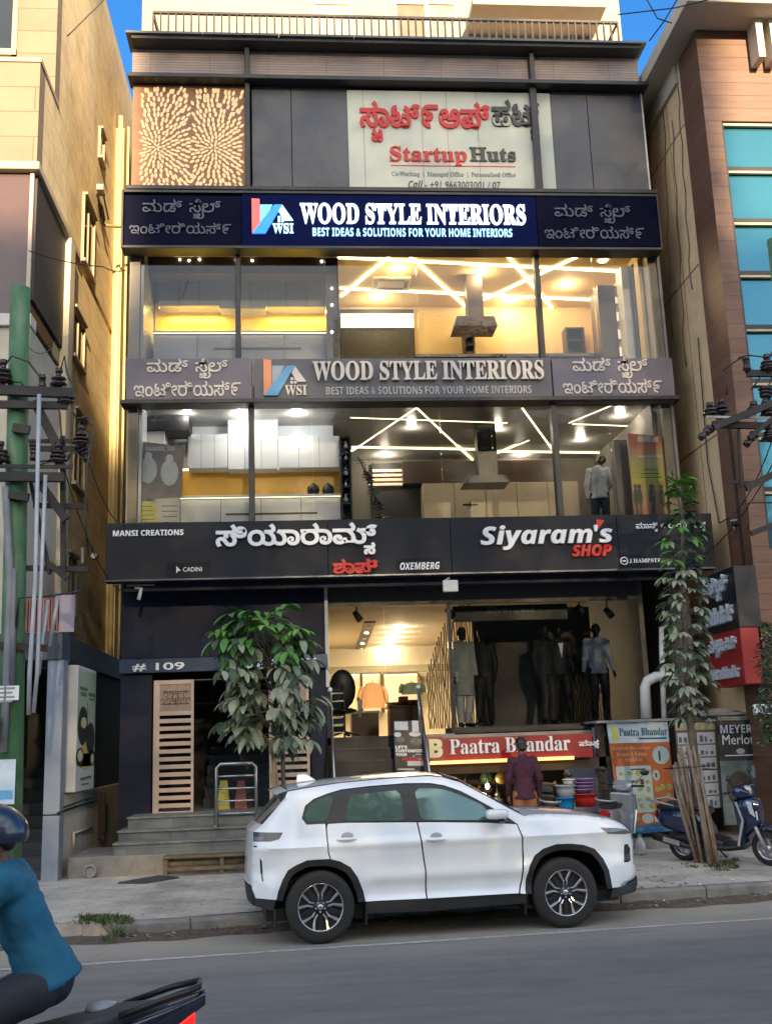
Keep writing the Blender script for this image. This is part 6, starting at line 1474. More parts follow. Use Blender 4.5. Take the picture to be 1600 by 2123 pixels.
_cp0, _X0, _X1 = cp, XMIN, XMAX
def cp(px, py, d=CD):                        # the nose turns away from the flank plane: push it out to where the sight line meets it
    x, z = _cp0(px, py, d); a = max(0, (x-(_X1-.75))/.75); b = max(0, (_X0+.3-x)/.3)
    return (x+(cu0+x)*.26*a**3/CD+.05*b, z)
XMIN, XMAX = cp(512, 1840)[0], cp(1320, 1820)[0]
def halfw(x, z):
    y = HWB-.012
    if z > .96: y -= (z-.96)*.33+max(0, z-1.46)*.35
    sm = lambda a, b, v: (lambda t: t*t*(3-2*t))(max(0, min(1, (v-a)/(b-a))))
    if .18 < x < 2.42: y -= (.040*sm(.62, .50, z)-.045*sm(.44, .36, z))*sm(.3, .6, x)*sm(2.4, 2.15, x)
    y -= .014*math.exp(-((z-.74)/.11)**2)-.016*math.exp(-((z-.945)/.035)**2)
    for wx in (rearx, frontx): 
        r = hypot(x-wx, z-.36); y += .018*math.exp(-((r-.46)/.10)**2)*(1 if z < .95 else max(0, 1-(z-.95)/.1))
    a = max(0, (x-(XMAX-.75))/.75); y -= .26*a**3.0
    b = max(0, ((XMIN+.55)-x)/.55); y -= .20*b**2.6
    return y
OUTL = [cp(*p) for p in OUT]
def resample(P, step, closed=False):
    R = []; n = len(P)
    for i in range(n if closed else n-1):
        a, b = P[i], P[(i+1) % n]; k = max(1, int(hypot(b[0]-a[0], b[1]-a[1])/step))
        for j in range(k): R.append((a[0]+(b[0]-a[0])*j/k, a[1]+(b[1]-a[1])*j/k))
    if not closed: R.append(P[-1])
    return R
def smoothline(P, it=2, closed=False):
    for _ in range(it):
        R = []; n = len(P)
        if not closed: R.append(P[0])
        for i in range(n if closed else n-1):
            a, b = P[i], P[(i+1) % n]; R += [(a[0]*.75+b[0]*.25, a[1]*.75+b[1]*.25), (a[0]*.25+b[0]*.75, a[1]*.25+b[1]*.75)]
        if not closed: R.append(P[-1])
        P = R
    return P
def dist_edge(x, z):
    d = 9
    for i in range(len(OUTL)-1):
        ax, az = OUTL[i]; bx, bz = OUTL[i+1]; dx, dz = bx-ax, bz-az; L = dx*dx+dz*dz
        t = max(0, min(1, ((x-ax)*dx+(z-az)*dz)/L)) if L else 0
        d = min(d, hypot(x-ax-t*dx, z-az-t*dz))
    return d
def flank(x, z, inset=0.0):
    y = halfw(x, z)-inset; e = dist_edge(x, z)
    if e < .055: q = 1-e/.055; y -= .05*(1-sqrt(max(0, 1-q*q)))
    return y
def fill(mb, P, off=0.0, step=.05, both=True, far=False):
    """a panel of the flank from its outline in the side view, mirrored to the far side"""
    P = resample(P, step, True); n = len(P)
    xs = [p[0] for p in P]; zs = [p[1] for p in P]
    V = [Vector(p) for p in P]; x = min(xs)+step*.5
    while x < max(xs):
        z = min(zs)+step*.5
        while z < max(zs):
            if _inside((x, z), P) and min(hypot(x-p[0], z-p[1]) for p in P) > step*.45: V.append(Vector((x, z)))
            z += step
        x += step
    r = delaunay_2d_cdt(V, [(i, (i+1) % n) for i in range(n)], [], 1, 1e-5)
    vs, fs = r[0], r[2]
    Y = [flank(v.x, v.y)+off for v in vs]
    o = mb.smooth; mb.smooth = True
    if not far: mb.add([(v.x, -y, v.y) for v, y in zip(vs, Y)], [tuple(f) for f in fs])
    if both or far: mb.add([(v.x, y, v.y) for v, y in zip(vs, Y)], [tuple(reversed(f)) for f in fs])
    mb.smooth = o
def pair(name, m, P, off=0.0, step=.05):
    for far in (False, True): q = MB(); fill(q, P, off, step, False, far); q.build(name, m, car, local=True, fixn=True)
C_ = lambda *pts: [cp(a, b) for a, b in pts]
ra = [(756, 1869), (751.5, 1847), (740, 1819), (726, 1799), (704, 1787), (681, 1782), (659, 1782), (636, 1784), (614, 1794), (597, 1805), (586, 1825), (577, 1850), (573.5, 1867)]
fa = [(1090, 1853), (1091, 1825), (1097, 1797), (1108, 1774), (1125, 1760), (1153, 1750), (1181, 1749), (1209, 1751.6), (1232, 1760), (1249, 1780), (1260, 1805), (1267, 1842)]
DLO = [(628, 1698), (636, 1673), (653, 1659), (681, 1648), (712, 1639), (771, 1632), (847, 1626), (900, 1625.5), (928, 1630), (962, 1642), (996, 1660), (1026, 1677), (1073, 1707), (1012, 1704.5), (900, 1703.5), (847, 1704), (718, 1705.5), (684, 1708), (638, 1710)]
top = OUT[2:27]
# body shell: everything white that is not a door
bodyP = C_(*([(524, 1867), (512, 1842), (514, 1800), (516, 1749)] + [(519, 1729), (541, 1713), (590, 1661)] + [(600, 1643), (633, 1637), (708, 1625.5), (799, 1617), (850, 1613.5), (900, 1610.5), (928, 1613), (965, 1624), (1012, 1650), (1057, 1675), (1091, 1693)] + OUT[18:] + [(1267, 1842)] + list(reversed(fa))[1:-1] +
    [(1089, 1853), (1078, 1852), (1084.5, 1825), (1086.5, 1777), (1084.5, 1737.5), (1075, 1709)] + [(1060, 1698), (1026, 1676), (996, 1659), (962, 1641), (928, 1629), (900, 1624.5), (847, 1625), (771, 1631), (712, 1638), (681, 1647), (653, 1658), (635, 1672), (627, 1698), (637, 1711), (676, 1709)] + [(676.5, 1718), (679.5, 1766), (683.5, 1781)] + ra[6:]))
mb = MB(); fill(mb, bodyP, 0, .035)
# skin over the top, nose and tail, from flank to flank, crowned in the middle
sk = resample(smoothline(OUTL[:4], 1)+OUTL[4:6], .05)
def skin(m, P, crown, name, n=14, off=0.0, par=None, smooth=True):
    b = m or MB()
    def f(a, q):
        i = a*(len(P)-1); k = min(int(i), len(P)-2); t = i-k
        x = P[k][0]+(P[k+1][0]-P[k][0])*t; z = P[k][1]+(P[k+1][1]-P[k][1])*t
        w_ = flank(x, z)+.001; s = q*2-1
        nx, nz = crown(x, z); c = (1-abs(s)**2.2)
        return (x+nx*c+off*(1 if nx > 0 else (-1 if nx < 0 else 0)), w_*s, z+nz*c+off)
    b.grid(f, max(2, len(P)-1), n)
    return b
roof = resample([cp(a, b) for a, b in OUT[7:14]], .08); hoodl = resample([cp(a, b) for a, b in OUT[17:25]], .06); nose = resample([cp(a, b) for a, b in OUT[24:]], .05); tail = resample([cp(a, b) for a, b in OUT[:5]], .05)
skin(mb, roof, lambda x, z: (0, .03), 'roof'); skin(mb, hoodl, lambda x, z: (.05*max(0, x-2.6), .035), 'hood'); skin(mb, nose, lambda x, z: (.14, 0), 'nose'); skin(mb, tail, lambda x, z: (-.05, 0), 'tail')
spo = [cp(590, 1661), cp(575, 1650), cp(600, 1641)]
skin(mb, spo, lambda x, z: (-.05, .03), 'spoiler')
body = mb.build('body', paint, car, local=True, fixn=True, merge=.002, auto=38)
b = skin(None, resample([cp(a, b) for a, b in OUT[13:18]], .08), lambda x, z: (.05, .035), 'windscreen'); b.build('windscreen', cglass, car, local=True, fixn=True)
b = skin(None, resample([cp(a, b) for a, b in OUT[4:6]], .06), lambda x, z: (-.05, .01), 'rear_window'); b.build('rear_window', cglass, car, local=True, fixn=True)
# doors
rdoor = C_((681, 1709.5), (718, 1707), (847, 1706), (865.5, 1706), (868, 1718), (881, 1802), (884, 1863), (758, 1869), (753, 1847), (741.5, 1818.5), (727, 1798), (705, 1786), (686, 1781.5), (682, 1766), (679, 1718))
fdoor = C_((868.5, 1706), (900, 1705.5), (1012, 1706.5), (1073, 1709.5), (1081.5, 1737.5), (1083.5, 1777), (1081.5, 1825), (1075, 1852), (887, 1863), (884, 1802), (871, 1718))
def handle(px):
    mb = MB(); a = cp(px-20, 1741); b_ = cp(px+22, 1739); n = 12
    P = [(a[0]+(b_[0]-a[0])*i/n, -(flank(a[0]+(b_[0]-a[0])*i/n, a[1])+.012+.022*sin(pi*i/n)), a[1]+(b_[1]-a[1])*i/n) for i in range(n+1)]
    mb.tube(P, [.004+.014*sin(pi*i/n)**.6 for i in range(n+1)], 8); P2 = cp(px+2, 1734)
    return mb
for nm, P, hx in (('door', rdoor, 718), ('door', fdoor, 902)):
    m_ = MB(); fill(m_, P, 0, .03, both=False); d_ = m_.build(nm, paint, car, local=True, fixn=True)
    handle(hx).build('handle', paint, d_, local=True)
    c = cp(hx+3, 1735); m_ = MB(); m_.ellip((c[0], -(flank(*c)+.001), c[1]), (.065, .004, .045), 14, 8); m_.build('handle_recess_shade', mat('painted_recess_shade', (.35, .36, .38), .4, var=0), d_, local=True)  # grey disc paints the shade inside the handle recess
m_ = MB(); fill(m_, [p for p in rdoor], both=False); m_.v = [(v[0], -v[1], v[2]) for v in m_.v]; m_.build('door', paint, car, local=True, fixn=True)
m_ = MB(); fill(m_, [p for p in fdoor], both=False); m_.v = [(v[0], -v[1], v[2]) for v in m_.v]; m_.build('door', paint, car, local=True, fixn=True)
# dark greenhouse with the three side windows
pair('pillar_trim', cblack, C_(*DLO), -.012, .05)
for P in (((728, 1650), (833, 1639.5), (839, 1672), (842.5, 1702), (718, 1703.5)), ((865, 1636.5), (900, 1635), (928, 1638), (956, 1648), (1010, 1672), (1020, 1701), (875, 1701)), ((633, 1697), (641, 1674), (656, 1662), (680, 1653), (694, 1651), (688, 1675), (679, 1704), (640, 1706)), ((1026, 1680), (1062, 1702), (1026, 1702))):
    q = smoothline(resample(C_(*P), .12, True), 1, True); pair('side_window', cglass, q, -.006, .07)
# sills, wheel arches and lower bumpers in black
pair('rear_lower_bumper', cclad, C_((573, 1868), (575.5, 1852), (566, 1890), (560, 1890), (518, 1884), (511, 1844), (523, 1868)), -.006, .06)
pair('sill', cclad, C_((758, 1870.5), (884, 1864.5), (1092, 1853.5), (1092, 1873), (884, 1890), (762, 1895)), -.02, .07)
pair('front_lower_bumper', cclad, C_((1268, 1843), (1290, 1841), (1321, 1829), (1323, 1838), (1317, 1855), (1263, 1863)), -.004, .05)
for nm, P in (('tail', [(512, 1843), (518, 1884)]), ('nose', [(1322, 1829), (1318, 1855)])):
    b = skin(None, resample([cp(*p) for p in P], .05), (lambda x, z: (-.05, 0)) if nm == 'tail' else (lambda x, z: (.13, 0)), nm); b.build('bumper_lip', cclad, car, local=True, fixn=True)
def archband(A, wd):
    q = [cp(*p) for p in A]; c = (rearx if A is ra else frontx, .36); R = []
    for p in q: d = hypot(p[0]-c[0], p[1]-c[1]); R.append((c[0]+(p[0]-c[0])*(d-wd)/d, c[1]+(p[1]-c[1])*(d-wd)/d))
    return q+list(reversed(R))
for A in (ra, fa):
    pair('wheel_arch', cclad, archband(A, .065), .004, .05)
    # arch lining: a dark half barrel
    c = (rearx if A is ra else frontx, .36); q = [cp(*p) for p in A]; n = len(q)
    for s in (-1, 1):
        m_ = MB()
        vs = [(p[0]*.97+c[0]*.03, s*(HWB-.03), p[1]*.97+c[1]*.03) for p in q]+[(p[0]*.97+c[0]*.03, s*.42, p[1]*.97+c[1]*.03) for p in q]
        m_.add(vs, [(i, i+1, n+i+1, n+i) for i in range(n-1)]+[tuple(range(n, 2*n))])
        m_.build('arch_lining', M_['rubber'], car, local=True)
m_ = MB(); m_.box(XMIN+.15, XMAX-.25, -.70, .70, .22, .34); m_.box(XMIN+.4, XMAX-.6, -.42, .42, .34, .85); m_.build('underbody', cclad, car, local=True)
for px, A in ((572, 1), (762, 1), (1093, 1)):
    u = cp(px, 1880)[0]; MB().box(u-.02, u+.0, -.86, -.66, .16, .36).build('mud_flap', cclad, car, local=True)
# lamps and small trim
pair('tail_light', mat('smoked_lamp', (.02, .012, .014), .06, var=0, coat=1), C_((518.5, 1729), (587, 1727), (580, 1740), (560, 1746), (518, 1748.5)), .006, .03)
pair('tail_light_lens', mat('lamp_red_grey', (.16, .08, .09), .1, var=.2, coat=1), C_((521, 1739), (545, 1738), (541, 1745), (521, 1746)), .009, .03)
pair('headlight', mat('headlamp_glass', (.10, .11, .12), .05, var=.3, vs=9, coat=1), C_((1243, 1716), (1275, 1718), (1294, 1721), (1309, 1732), (1294, 1732), (1258, 1729)), .006, .03)
pair('fog_light', mat('gloss_black', (.006, .006, .007), .08, var=0, coat=1), C_((1293, 1754), (1300, 1753), (1306, 1764), (1306.5, 1788), (1302, 1791), (1292, 1791)), .004, .03)
pair('reflector', mat('gloss_black', (.006, .006, .007), .08, var=0), C_((533, 1783), (538, 1787), (542, 1832), (538, 1830), (535, 1810)), .003, .03)
m_ = MB(); fill(m_, C_((518, 1757), (526, 1757), (526, 1760), (518, 1760)), .004, .03, both=False); m_.build('badge', cblack, car, local=True, fixn=True)
# shark fin, mirror
c = cp(640, 1634); m_ = MB(); m_.prism([(c[0]-.06, -.02, c[1]+.03), (c[0]+.16, -.02, c[1]+.05), (c[0]+.05, -.008, c[1]+.12), (c[0]-.05, -.008, c[1]+.12)], (0, .03, 0)); m_.build('antenna_fin', paint, car, local=True, fixn=True, bevel=.01)
a0, a1 = cp(1010, 1700, CD-.16), cp(1055, 1677, CD-.16)
mir = MB()
def mf(a, q):
    t = 2*pi*a; s = pi*q; e = .55
    sx = lambda v: (abs(v)**e)*(1 if v > 0 else -1)
    return ((a0[0]+a1[0])/2+(a1[0]-a0[0])/2*sx(cos(t))*sx(sin(s)), -(HWB+.10)+.085*sx(sin(t))*sx(sin(s)), (a0[1]+a1[1])/2+(a1[1]-a0[1])/2*sx(cos(s)))
mir.grid(mf, 20, 10); mo = mir.build('mirror', paint, car, local=True, fixn=True)
c = cp(1046, 1703); MB().bar((c[0]-.02, -(HWB-.02), c[1]+.01), (c[0]-.06, -(HWB+.08), c[1]+.03), .06, .05).build('mirror_arm', cblack, mo, local=True)
# wheels
tyre = mat('tyre', (.018, .017, .016), .8, var=.25, vs=10); alu = mat('machined_alloy', (.55, .56, .58), .25, metal=.9, var=.05); rimb = mat('dark_rim', (.02, .02, .022), .35, var=.1)
def wheel(x, s):
    t = bpy.data.objects.new('wheel', None); COL.objects.link(t); t.parent = car; t.location = (x, s*.80, .355); OFF[t.name] = Vector((0, 0, 0))
    prof = [(.235, -.105), (.30, -.112), (.335, -.10), (.352, -.07), (.355, 0), (.352, .07), (.335, .10), (.30, .112), (.235, .105)]
    o = MB(); o.lathe(prof, (0, 0, 0), 44, 'y', cap=False); o.build('tyre', tyre, t, local=True)
    o = MB(); o.lathe([(.238, -.10), (.228, -.106), (.222, -.09), (.215, .09), (.238, .10)], (0, 0, 0), 40, 'y', cap=False); o.build('rim', alu, t, local=True)
    o = MB(); o.lathe([(0, -.02), (.222, -.02)], (0, s*.03, 0), 32, 'y', cap=False); o.build('rim_back', M_['rubber'], t, local=True)
    o = MB(); yf = s*.085
    for k in range(5):
        a = 2*pi*k/5+pi/2
        for j in (-1, 1):                   # five pairs of forked spokes
            p = [(.055*cos(a)+j*.018*-sin(a), .055*sin(a)+j*.018*cos(a)), (.125*cos(a+j*.14), .125*sin(a+j*.14)), (.228*cos(a+j*.30), .228*sin(a+j*.30))]
            for q0, q1, w0, w1 in ((p[0], p[1], .016, .020), (p[1], p[2], .020, .030)):
                d = Vector((q1[0]-q0[0], q1[1]-q0[1])).normalized(); n_ = Vector((-d.y, d.x))
                o.prism([(q0[0]+n_.x*w0/2, yf-s*.01, q0[1]+n_.y*w0/2), (q1[0]+n_.x*w1/2, yf+s*.008, q1[1]+n_.y*w1/2), (q1[0]-n_.x*w1/2, yf+s*.008, q1[1]-n_.y*w1/2), (q0[0]-n_.x*w0/2, yf-s*.01, q0[1]-n_.y*w0/2)], (0, -s*.03, 0))
    o.build('spokes', alu, t, local=True, fixn=True, bevel=.003)
    o = MB()
    for k in range(5):
        a = 2*pi*k/5+pi/2+pi/5; d = Vector((cos(a), sin(a)))
        o.prism([(d.x*.05-d.y*.03, s*.06, d.y*.05+d.x*.03), (d.x*.215-d.y*.012, s*.065, d.y*.215+d.x*.012), (d.x*.215+d.y*.012, s*.065, d.y*.215-d.x*.012), (d.x*.05+d.y*.03, s*.06, d.y*.05-d.x*.03)], (0, -s*.03, 0))
    o.lathe([(0, .012), (.062, .012), (.07, -.02)], (0, s*.065, 0), 20, 'y'); o.build('dark_spokes', rimb, t, local=True, fixn=True)
    o = MB(); o.lathe([(0, s*.006), (.028, s*.006), (.030, 0)], (0, s*.082, 0), 16, 'y')
    for k in range(5): a = 2*pi*k/5+.9; o.lathe([(0, s*.006), (.009, s*.006), (.010, 0)], (.048*cos(a), s*.080, .048*sin(a)), 8, 'y')
    o.build('hub_cap', alu, t, local=True)
for x in (rearx, frontx):
    for s in (-1, 1): wheel(x, s)
# ------------------------------------------------------------------ figures
def cone(mb, p0, p1, a, b, n=16, flat=False):
    """rounded limb from p0 to p1; a, b = (across, front-to-back) radii at the two ends"""
    p0, p1 = Vector(p0), Vector(p1); a = a if isinstance(a, tuple) else (a, a); b = b if isinstance(b, tuple) else (b, b)
    d = (p1-p0); L = d.length; d = d.normalized() if L > 1e-6 else Vector((0, 0, 1))
    x = Vector((1, 0, 0)); x = x-d*x.dot(d); x = x.normalized() if x.length > .2 else Vector((0, 0, 1)); y = d.cross(x)
    vs = [(p0, .02, a), (p0, 1.0, a)] if flat else []; k = 4
    for i in range(0 if flat else k+1): q = -pi/2+pi/2*i/k; vs.append((p0+d*sin(q)*min(a), cos(q), a))
    for i in range(k+1): q = pi/2*i/k; vs.append((p1+d*sin(q)*min(b), cos(q), b))
    V = [c+x*(r[0]*max(f, .02)*cos(2*pi*j/n))+y*(r[1]*max(f, .02)*sin(2*pi*j/n)) for c, f, r in vs for j in range(n)]
    m = len(vs); F = [(i*n+j, i*n+(j+1) % n, (i+1)*n+(j+1) % n, (i+1)*n+j) for i in range(m-1) for j in range(n)]+[tuple(reversed(range(n))), tuple((m-1)*n+j for j in range(n))]
    mb.add(V, F)
CLOUD = bpy.data.textures.new('cloth_creases', 'CLOUDS'); CLOUD.noise_scale = .11; CLOUD.noise_depth = 3
def grown(name, cones, m, parent, voxel=.012, smooth=4, crease=0.0):
    """overlapping limbs melted into one continuous surface"""
    mb = MB()
    for q in cones: cone(mb, *q)
    o = mb.build(name, m, parent, local=True)
    r = o.modifiers.new('melt', 'REMESH'); r.mode = 'VOXEL'; r.voxel_size = voxel; r.use_smooth_shade = True
    sm = o.modifiers.new('smooth', 'SMOOTH'); sm.factor = .5; sm.iterations = smooth
    if crease:
        dm = o.modifiers.new('crease', 'DISPLACE'); dm.texture = CLOUD; dm.strength = crease; dm.mid_level = .5
    return o
SKIN = mat('skin_brown', (.16, .075, .045), .55, var=.08, vs=20)
HAIR = mat('black_hair', (.010, .008, .007), .5, var=.3, vs=60)
def lerp3(a, b, t): return tuple(a[i]+(b[i]-a[i])*t for i in range(3))
BASE = dict(pel=(0, 0, .95), sp=(0, .005, 1.10), ch=(0, .0, 1.27), nb=(0, -.01, 1.44), nk=(0, 0, 1.51), hd=(0, .02, 1.60), ht=(0, .015, 1.66),
    lsh=(-.17, 0, 1.40), lel=(-.215, -.02, 1.13), lwr=(-.22, .05, .88), rsh=(.17, 0, 1.40), rel=(.215, -.02, 1.13), rwr=(.22, .05, .88),
    lhip=(-.085, 0, .90), lkn=(-.10, .02, .49), lan=(-.10, -.03, .08), lto=(-.115, .13, .03), rhip=(.085, 0, .90), rkn=(.10, .02, .49), ran=(.10, -.03, .08), rto=(.115, .13, .03))
def hand(C, wr, el, inward, curl=.45):
    """palm, four curled fingers of different lengths and a thumb from the side of the palm"""
    wr = Vector(wr); d = (wr-Vector(el)).normalized(); fw = Vector((0, 1, 0)); fw = (fw-d*fw.dot(d)); fw = fw.normalized() if fw.length > .2 else Vector((0, 0, 1)); n_ = Vector(inward); n_ = (n_-d*n_.dot(d)-fw*n_.dot(fw)).normalized()
    C.append((wr, wr+d*.075, .022, .030)); C.append((wr+d*.05-fw*.018, wr+d*.085-fw*.022, .017, .016)); C.append((wr+d*.05+fw*.018, wr+d*.085+fw*.022, .017, .016))
    for o, ln in ((-.030, .062), (-.010, .076), (.011, .080), (.031, .068)):
        b = wr+d*.088+fw*o; k = b+d*ln*.5+n_*.012*curl*2; t = k+d*ln*.42*(1-curl*.6)+n_*ln*.5*curl
        C.append((b, k, .0105, .0095)); C.append((k, t, .0095, .008))
    b = wr+d*.03+fw*.028; k = b+d*.03+fw*.03+n_*.006; C.append((b, k, .014, .012)); C.append((k, k+d*.032+fw*.008+n_*.012, .0115, .009))
def figure(name, label, cat, loc, yaw, pose={}, shirt=None, legs=None, shoe=None, skin=SKIN, hair=HAIR, h=1.72, group=None, long_shirt=0.0, hem=.75):
    J = dict(BASE); J.update(pose); s = h/1.72
    t = thing(name, label, cat, loc, group); t.rotation_euler = (0, 0, yaw); t.scale = (s, s, s)
    V = {k: Vector(v) for k, v in J.items()}
    up = (V['hd']-V['nk']).normalized(); f = Vector((0, 1, 0)); f = (f-up*f.dot(up)).normalized()
    C = [(V['pel'], V['sp'], (.135, .10), (.12, .09)), (V['sp'], V['ch'], (.12, .09), (.145, .10)), (V['ch'], V['nb']-up*.03, (.145, .10), (.10, .07)), (V['nb']-up*.05, V['hd'], .052, .050),
         (V['hd']+f*.005-up*.015, V['hd']+up*.045-f*.012, (.070, .082), (.074, .092)), (V['hd']+f*.055-up*.075, V['hd']+f*.03-up*.02, (.040, .032), (.058, .055)),
         (V['hd']+f*.088-up*.005, V['hd']+f*.100-up*.03, .009, .014), (V['hd']+f*.083-up*.062, V['hd']+f*.084-up*.058, (.024, .010), (.022, .008))]
    for q, sg in (('l', -1), ('r', 1)):
        C += [(V['ch']+Vector((sg*.05, 0, .08)), V[q+'sh'], .07, .058), (V[q+'sh'], V[q+'el'], .052, .040), (V[q+'el'], V[q+'wr'], .040, .026),
              (V[q+'hip'], V[q+'kn'], .088, .056), (V[q+'kn'], V[q+'an'], .056, .038), (V[q+'an']-Vector((0, .03, .03)), V[q+'to'], .036, .026)]
        hand(C, V[q+'wr'], V[q+'el'], (-sg, 0, 0))
        C.append((V['hd']+Vector((sg*.078, 0, 0))-up*.02-f*.012, V['hd']+Vector((sg*.082, 0, 0))+up*.02-f*.02, .011, .013))
    body = grown('body', C, skin, t, .0085, 3)
    if hair:
        grown('hair', [(V['hd']+up*.052-f*.030, V['hd']+up*.062-f*.012, (.082, .088), (.078, .086)), (V['hd']-f*.055-up*.03, V['hd']-f*.045+up*.03, (.066, .045), (.078, .06)), (V['hd']+up*.085+f*.025, V['hd']+up*.10+f*.0, (.062, .055), (.066, .06))], hair, t, .011, 2, .012)
        for sg in (-1, 1):
            MB().ellip(V['hd']+Vector((sg*.030, 0, 0))+f*.083+up*.012, (.013, .007, .008), 10, 6).build('eye', mat('eye_white', (.6, .58, .55), .2, var=0), body, local=True)
    if shirt:
        C = [(V['pel']-(V['sp']-V['pel'])*hem, V['sp'], (.182, .146), (.150, .118), 20, True), (V['sp'], V['ch'], (.143, .112), (.168, .122)), (V['ch'], V['nb']-up*.035, (.168, .122), (.115, .085)), (V['nb']-up*.05, V['nb']+up*.012, .072, .064)]
        if long_shirt: C.append((V['pel']-Vector((0, 0, long_shirt)), V['pel'], (.20, .155), (.160, .124), 20, True))
        for q, sg in (('l', -1), ('r', 1)):
            e = V[q+'el'].lerp(V[q+'wr'], .93)
            C += [(V['ch']+Vector((sg*.05, 0, .08)), V[q+'sh'], .085, .072), (V[q+'sh'], V[q+'el'], .068, .054), (V[q+'el'], e, .054, .038)]
        grown('shirt', C, shirt, t, .013, 4, .030)
    if legs:
        C = [(V['pel'], V['pel']-Vector((0, 0, .02)), (.150, .115), (.150, .118))]
        for q in 'lr': e = V[q+'kn'].lerp(V[q+'an'], .95); C += [(V['pel'].lerp(V[q+'hip'], .7), V[q+'hip'], .10, .104), (V[q+'hip'], V[q+'kn'], .102, .074), (V[q+'kn'], e, .074, .060)]
        grown('trousers', C, legs, t, .013, 4, .016)
    if shoe:
        for q in 'lr': grown('shoe', [(V[q+'an']-Vector((0, .035, .035)), V[q+'an']-Vector((0, .0, .01)), .042, .044), (V[q+'an']-Vector((0, .03, .04)), V[q+'to'], .040, .036)], shoe, t, .011, 2)
    return t
# man at the cookware shop, seen from behind
fy = FY-1.55; p = at(1086, 1640, fy)
man = figure('person', 'man in plum sweater and tan cargo trousers, back turned, at the cookware shop', 'person', (p.x, fy, KZ+.05), .10,
    pose=dict(lwr=(-.235, .03, .90), lel=(-.25, -.03, 1.14), rwr=(.25, .07, .87), rel=(.245, -.03, 1.13), lan=(-.11, -.03, .08), rkn=(.11, .0, .49)),
    shirt=mat('plum_wool', (.055, .012, .03), .85, var=.3, vs=18, bump=.3, bs=60), legs=mat('tan_cotton', (.30, .135, .045), .8, var=.2, vs=10), shoe=M_['black'], h=1.74)
for q in (-1, 1):
    MB().obox((q*.155, -.045, .68), (0, 1, .08), (0, 0, 1), (1, 0, 0), .13, .17, .02).build('cargo_pocket', mat('tan_cotton', (.30, .135, .045), .8, var=.2, vs=10), man, local=True, bevel=.008)
# man in the lower showroom
fy2 = FY+1.6; p = at(1246, 1075, fy2)
figure('person', 'person in a pale hooded jacket with back turned inside the lower showroom window', 'person', (p.x, fy2, at(1246, 968, fy2).z-1.48), -.25,
    pose=dict(hd=(.06, .05, 1.585), ht=(.07, .05, 1.66), rwr=(.16, .22, 1.02), rel=(.24, .02, 1.14), lel=(-.235, -.02, 1.14)), shirt=mat('pale_hoodie', (.52, .55, .60), .85, var=.12, vs=8, bump=.2), legs=mat('dark_jeans', (.02, .028, .05), .8, var=.2), shoe=M_['black'], h=1.72)
# shop window figures
def mann(lab, px, Y, yaw, pose, shirt, legs, head_px=1330, h=1.75, long_shirt=0, skin=None):
    p = at(px, 1500, Y)
    return figure('mannequin', lab, 'mannequin', (p.x, Y, zsf+.105), yaw, pose=pose, shirt=shirt, legs=legs, shoe=M_['black'], skin=skin or mat('mannequin_black', (.02, .018, .017), .35, var=.1), hair=None, h=h, group='shop window mannequins', long_shirt=long_shirt)
face = pi
mann('mannequin in a long pale green kurta and white trousers in the shop window', 965, FY+.75, pi+.3, dict(lan=(-.06, -.03, .08), ran=(.10, .04, .08)), mat('kurta_cloth', (.34, .37, .33), .85, var=.15, vs=10), mat('white_trousers', (.55, .57, .58), .85, var=.08), long_shirt=.42)
mann('all black mannequin striding with crossed legs behind the kurta figure', 1008, FY+1.0, pi-.5, dict(rkn=(.05, .16, .50), ran=(.02, .28, .14), rto=(.02, .40, .06), lan=(-.05, -.14, .10)), mat('black_suit', (.012, .012, .014), .7, var=.2), mat('black_suit', (.012, .012, .014), .7, var=.2))
mann('dark mannequin with a leg stretched out left of the one in the open black suit', 1138, FY+.8, pi+.4, dict(rkn=(.10, .10, .50), ran=(.20, .16, .10), rto=(.24, .29, .05)), mat('charcoal_suit', (.022, .020, .02), .7, var=.2), mat('charcoal_suit', (.022, .020, .02), .7, var=.2))
m3 = mann('mannequin in an open black suit with a white shirt front in the shop window', 1168, FY+.95, pi+.1, dict(lan=(-.16, -.02, .08), ran=(.17, .0, .08), lkn=(-.12, .02, .49), rkn=(.13, .03, .49)), mat('black_suit', (.012, .012, .014), .7, var=.2), mat('black_suit', (.012, .012, .014), .7, var=.2))
MB().prism([(-.045, .118, 1.40), (.045, .118, 1.40), (.0, .124, 1.14)], (0, .012, 0)).build('shirt_front', M_['white'], m3, local=True, fixn=True)
mann('mannequin in pale blue checked shirt and black trousers, right end of shop window', 1248, FY+.75, pi-.1, dict(lwr=(-.26, .02, .88), rwr=(.26, .02, .88)), mat('pale_blue_shirt', (.34, .38, .44), .85, var=.1, vs=22), mat('black_suit', (.012, .012, .014), .7, var=.2))

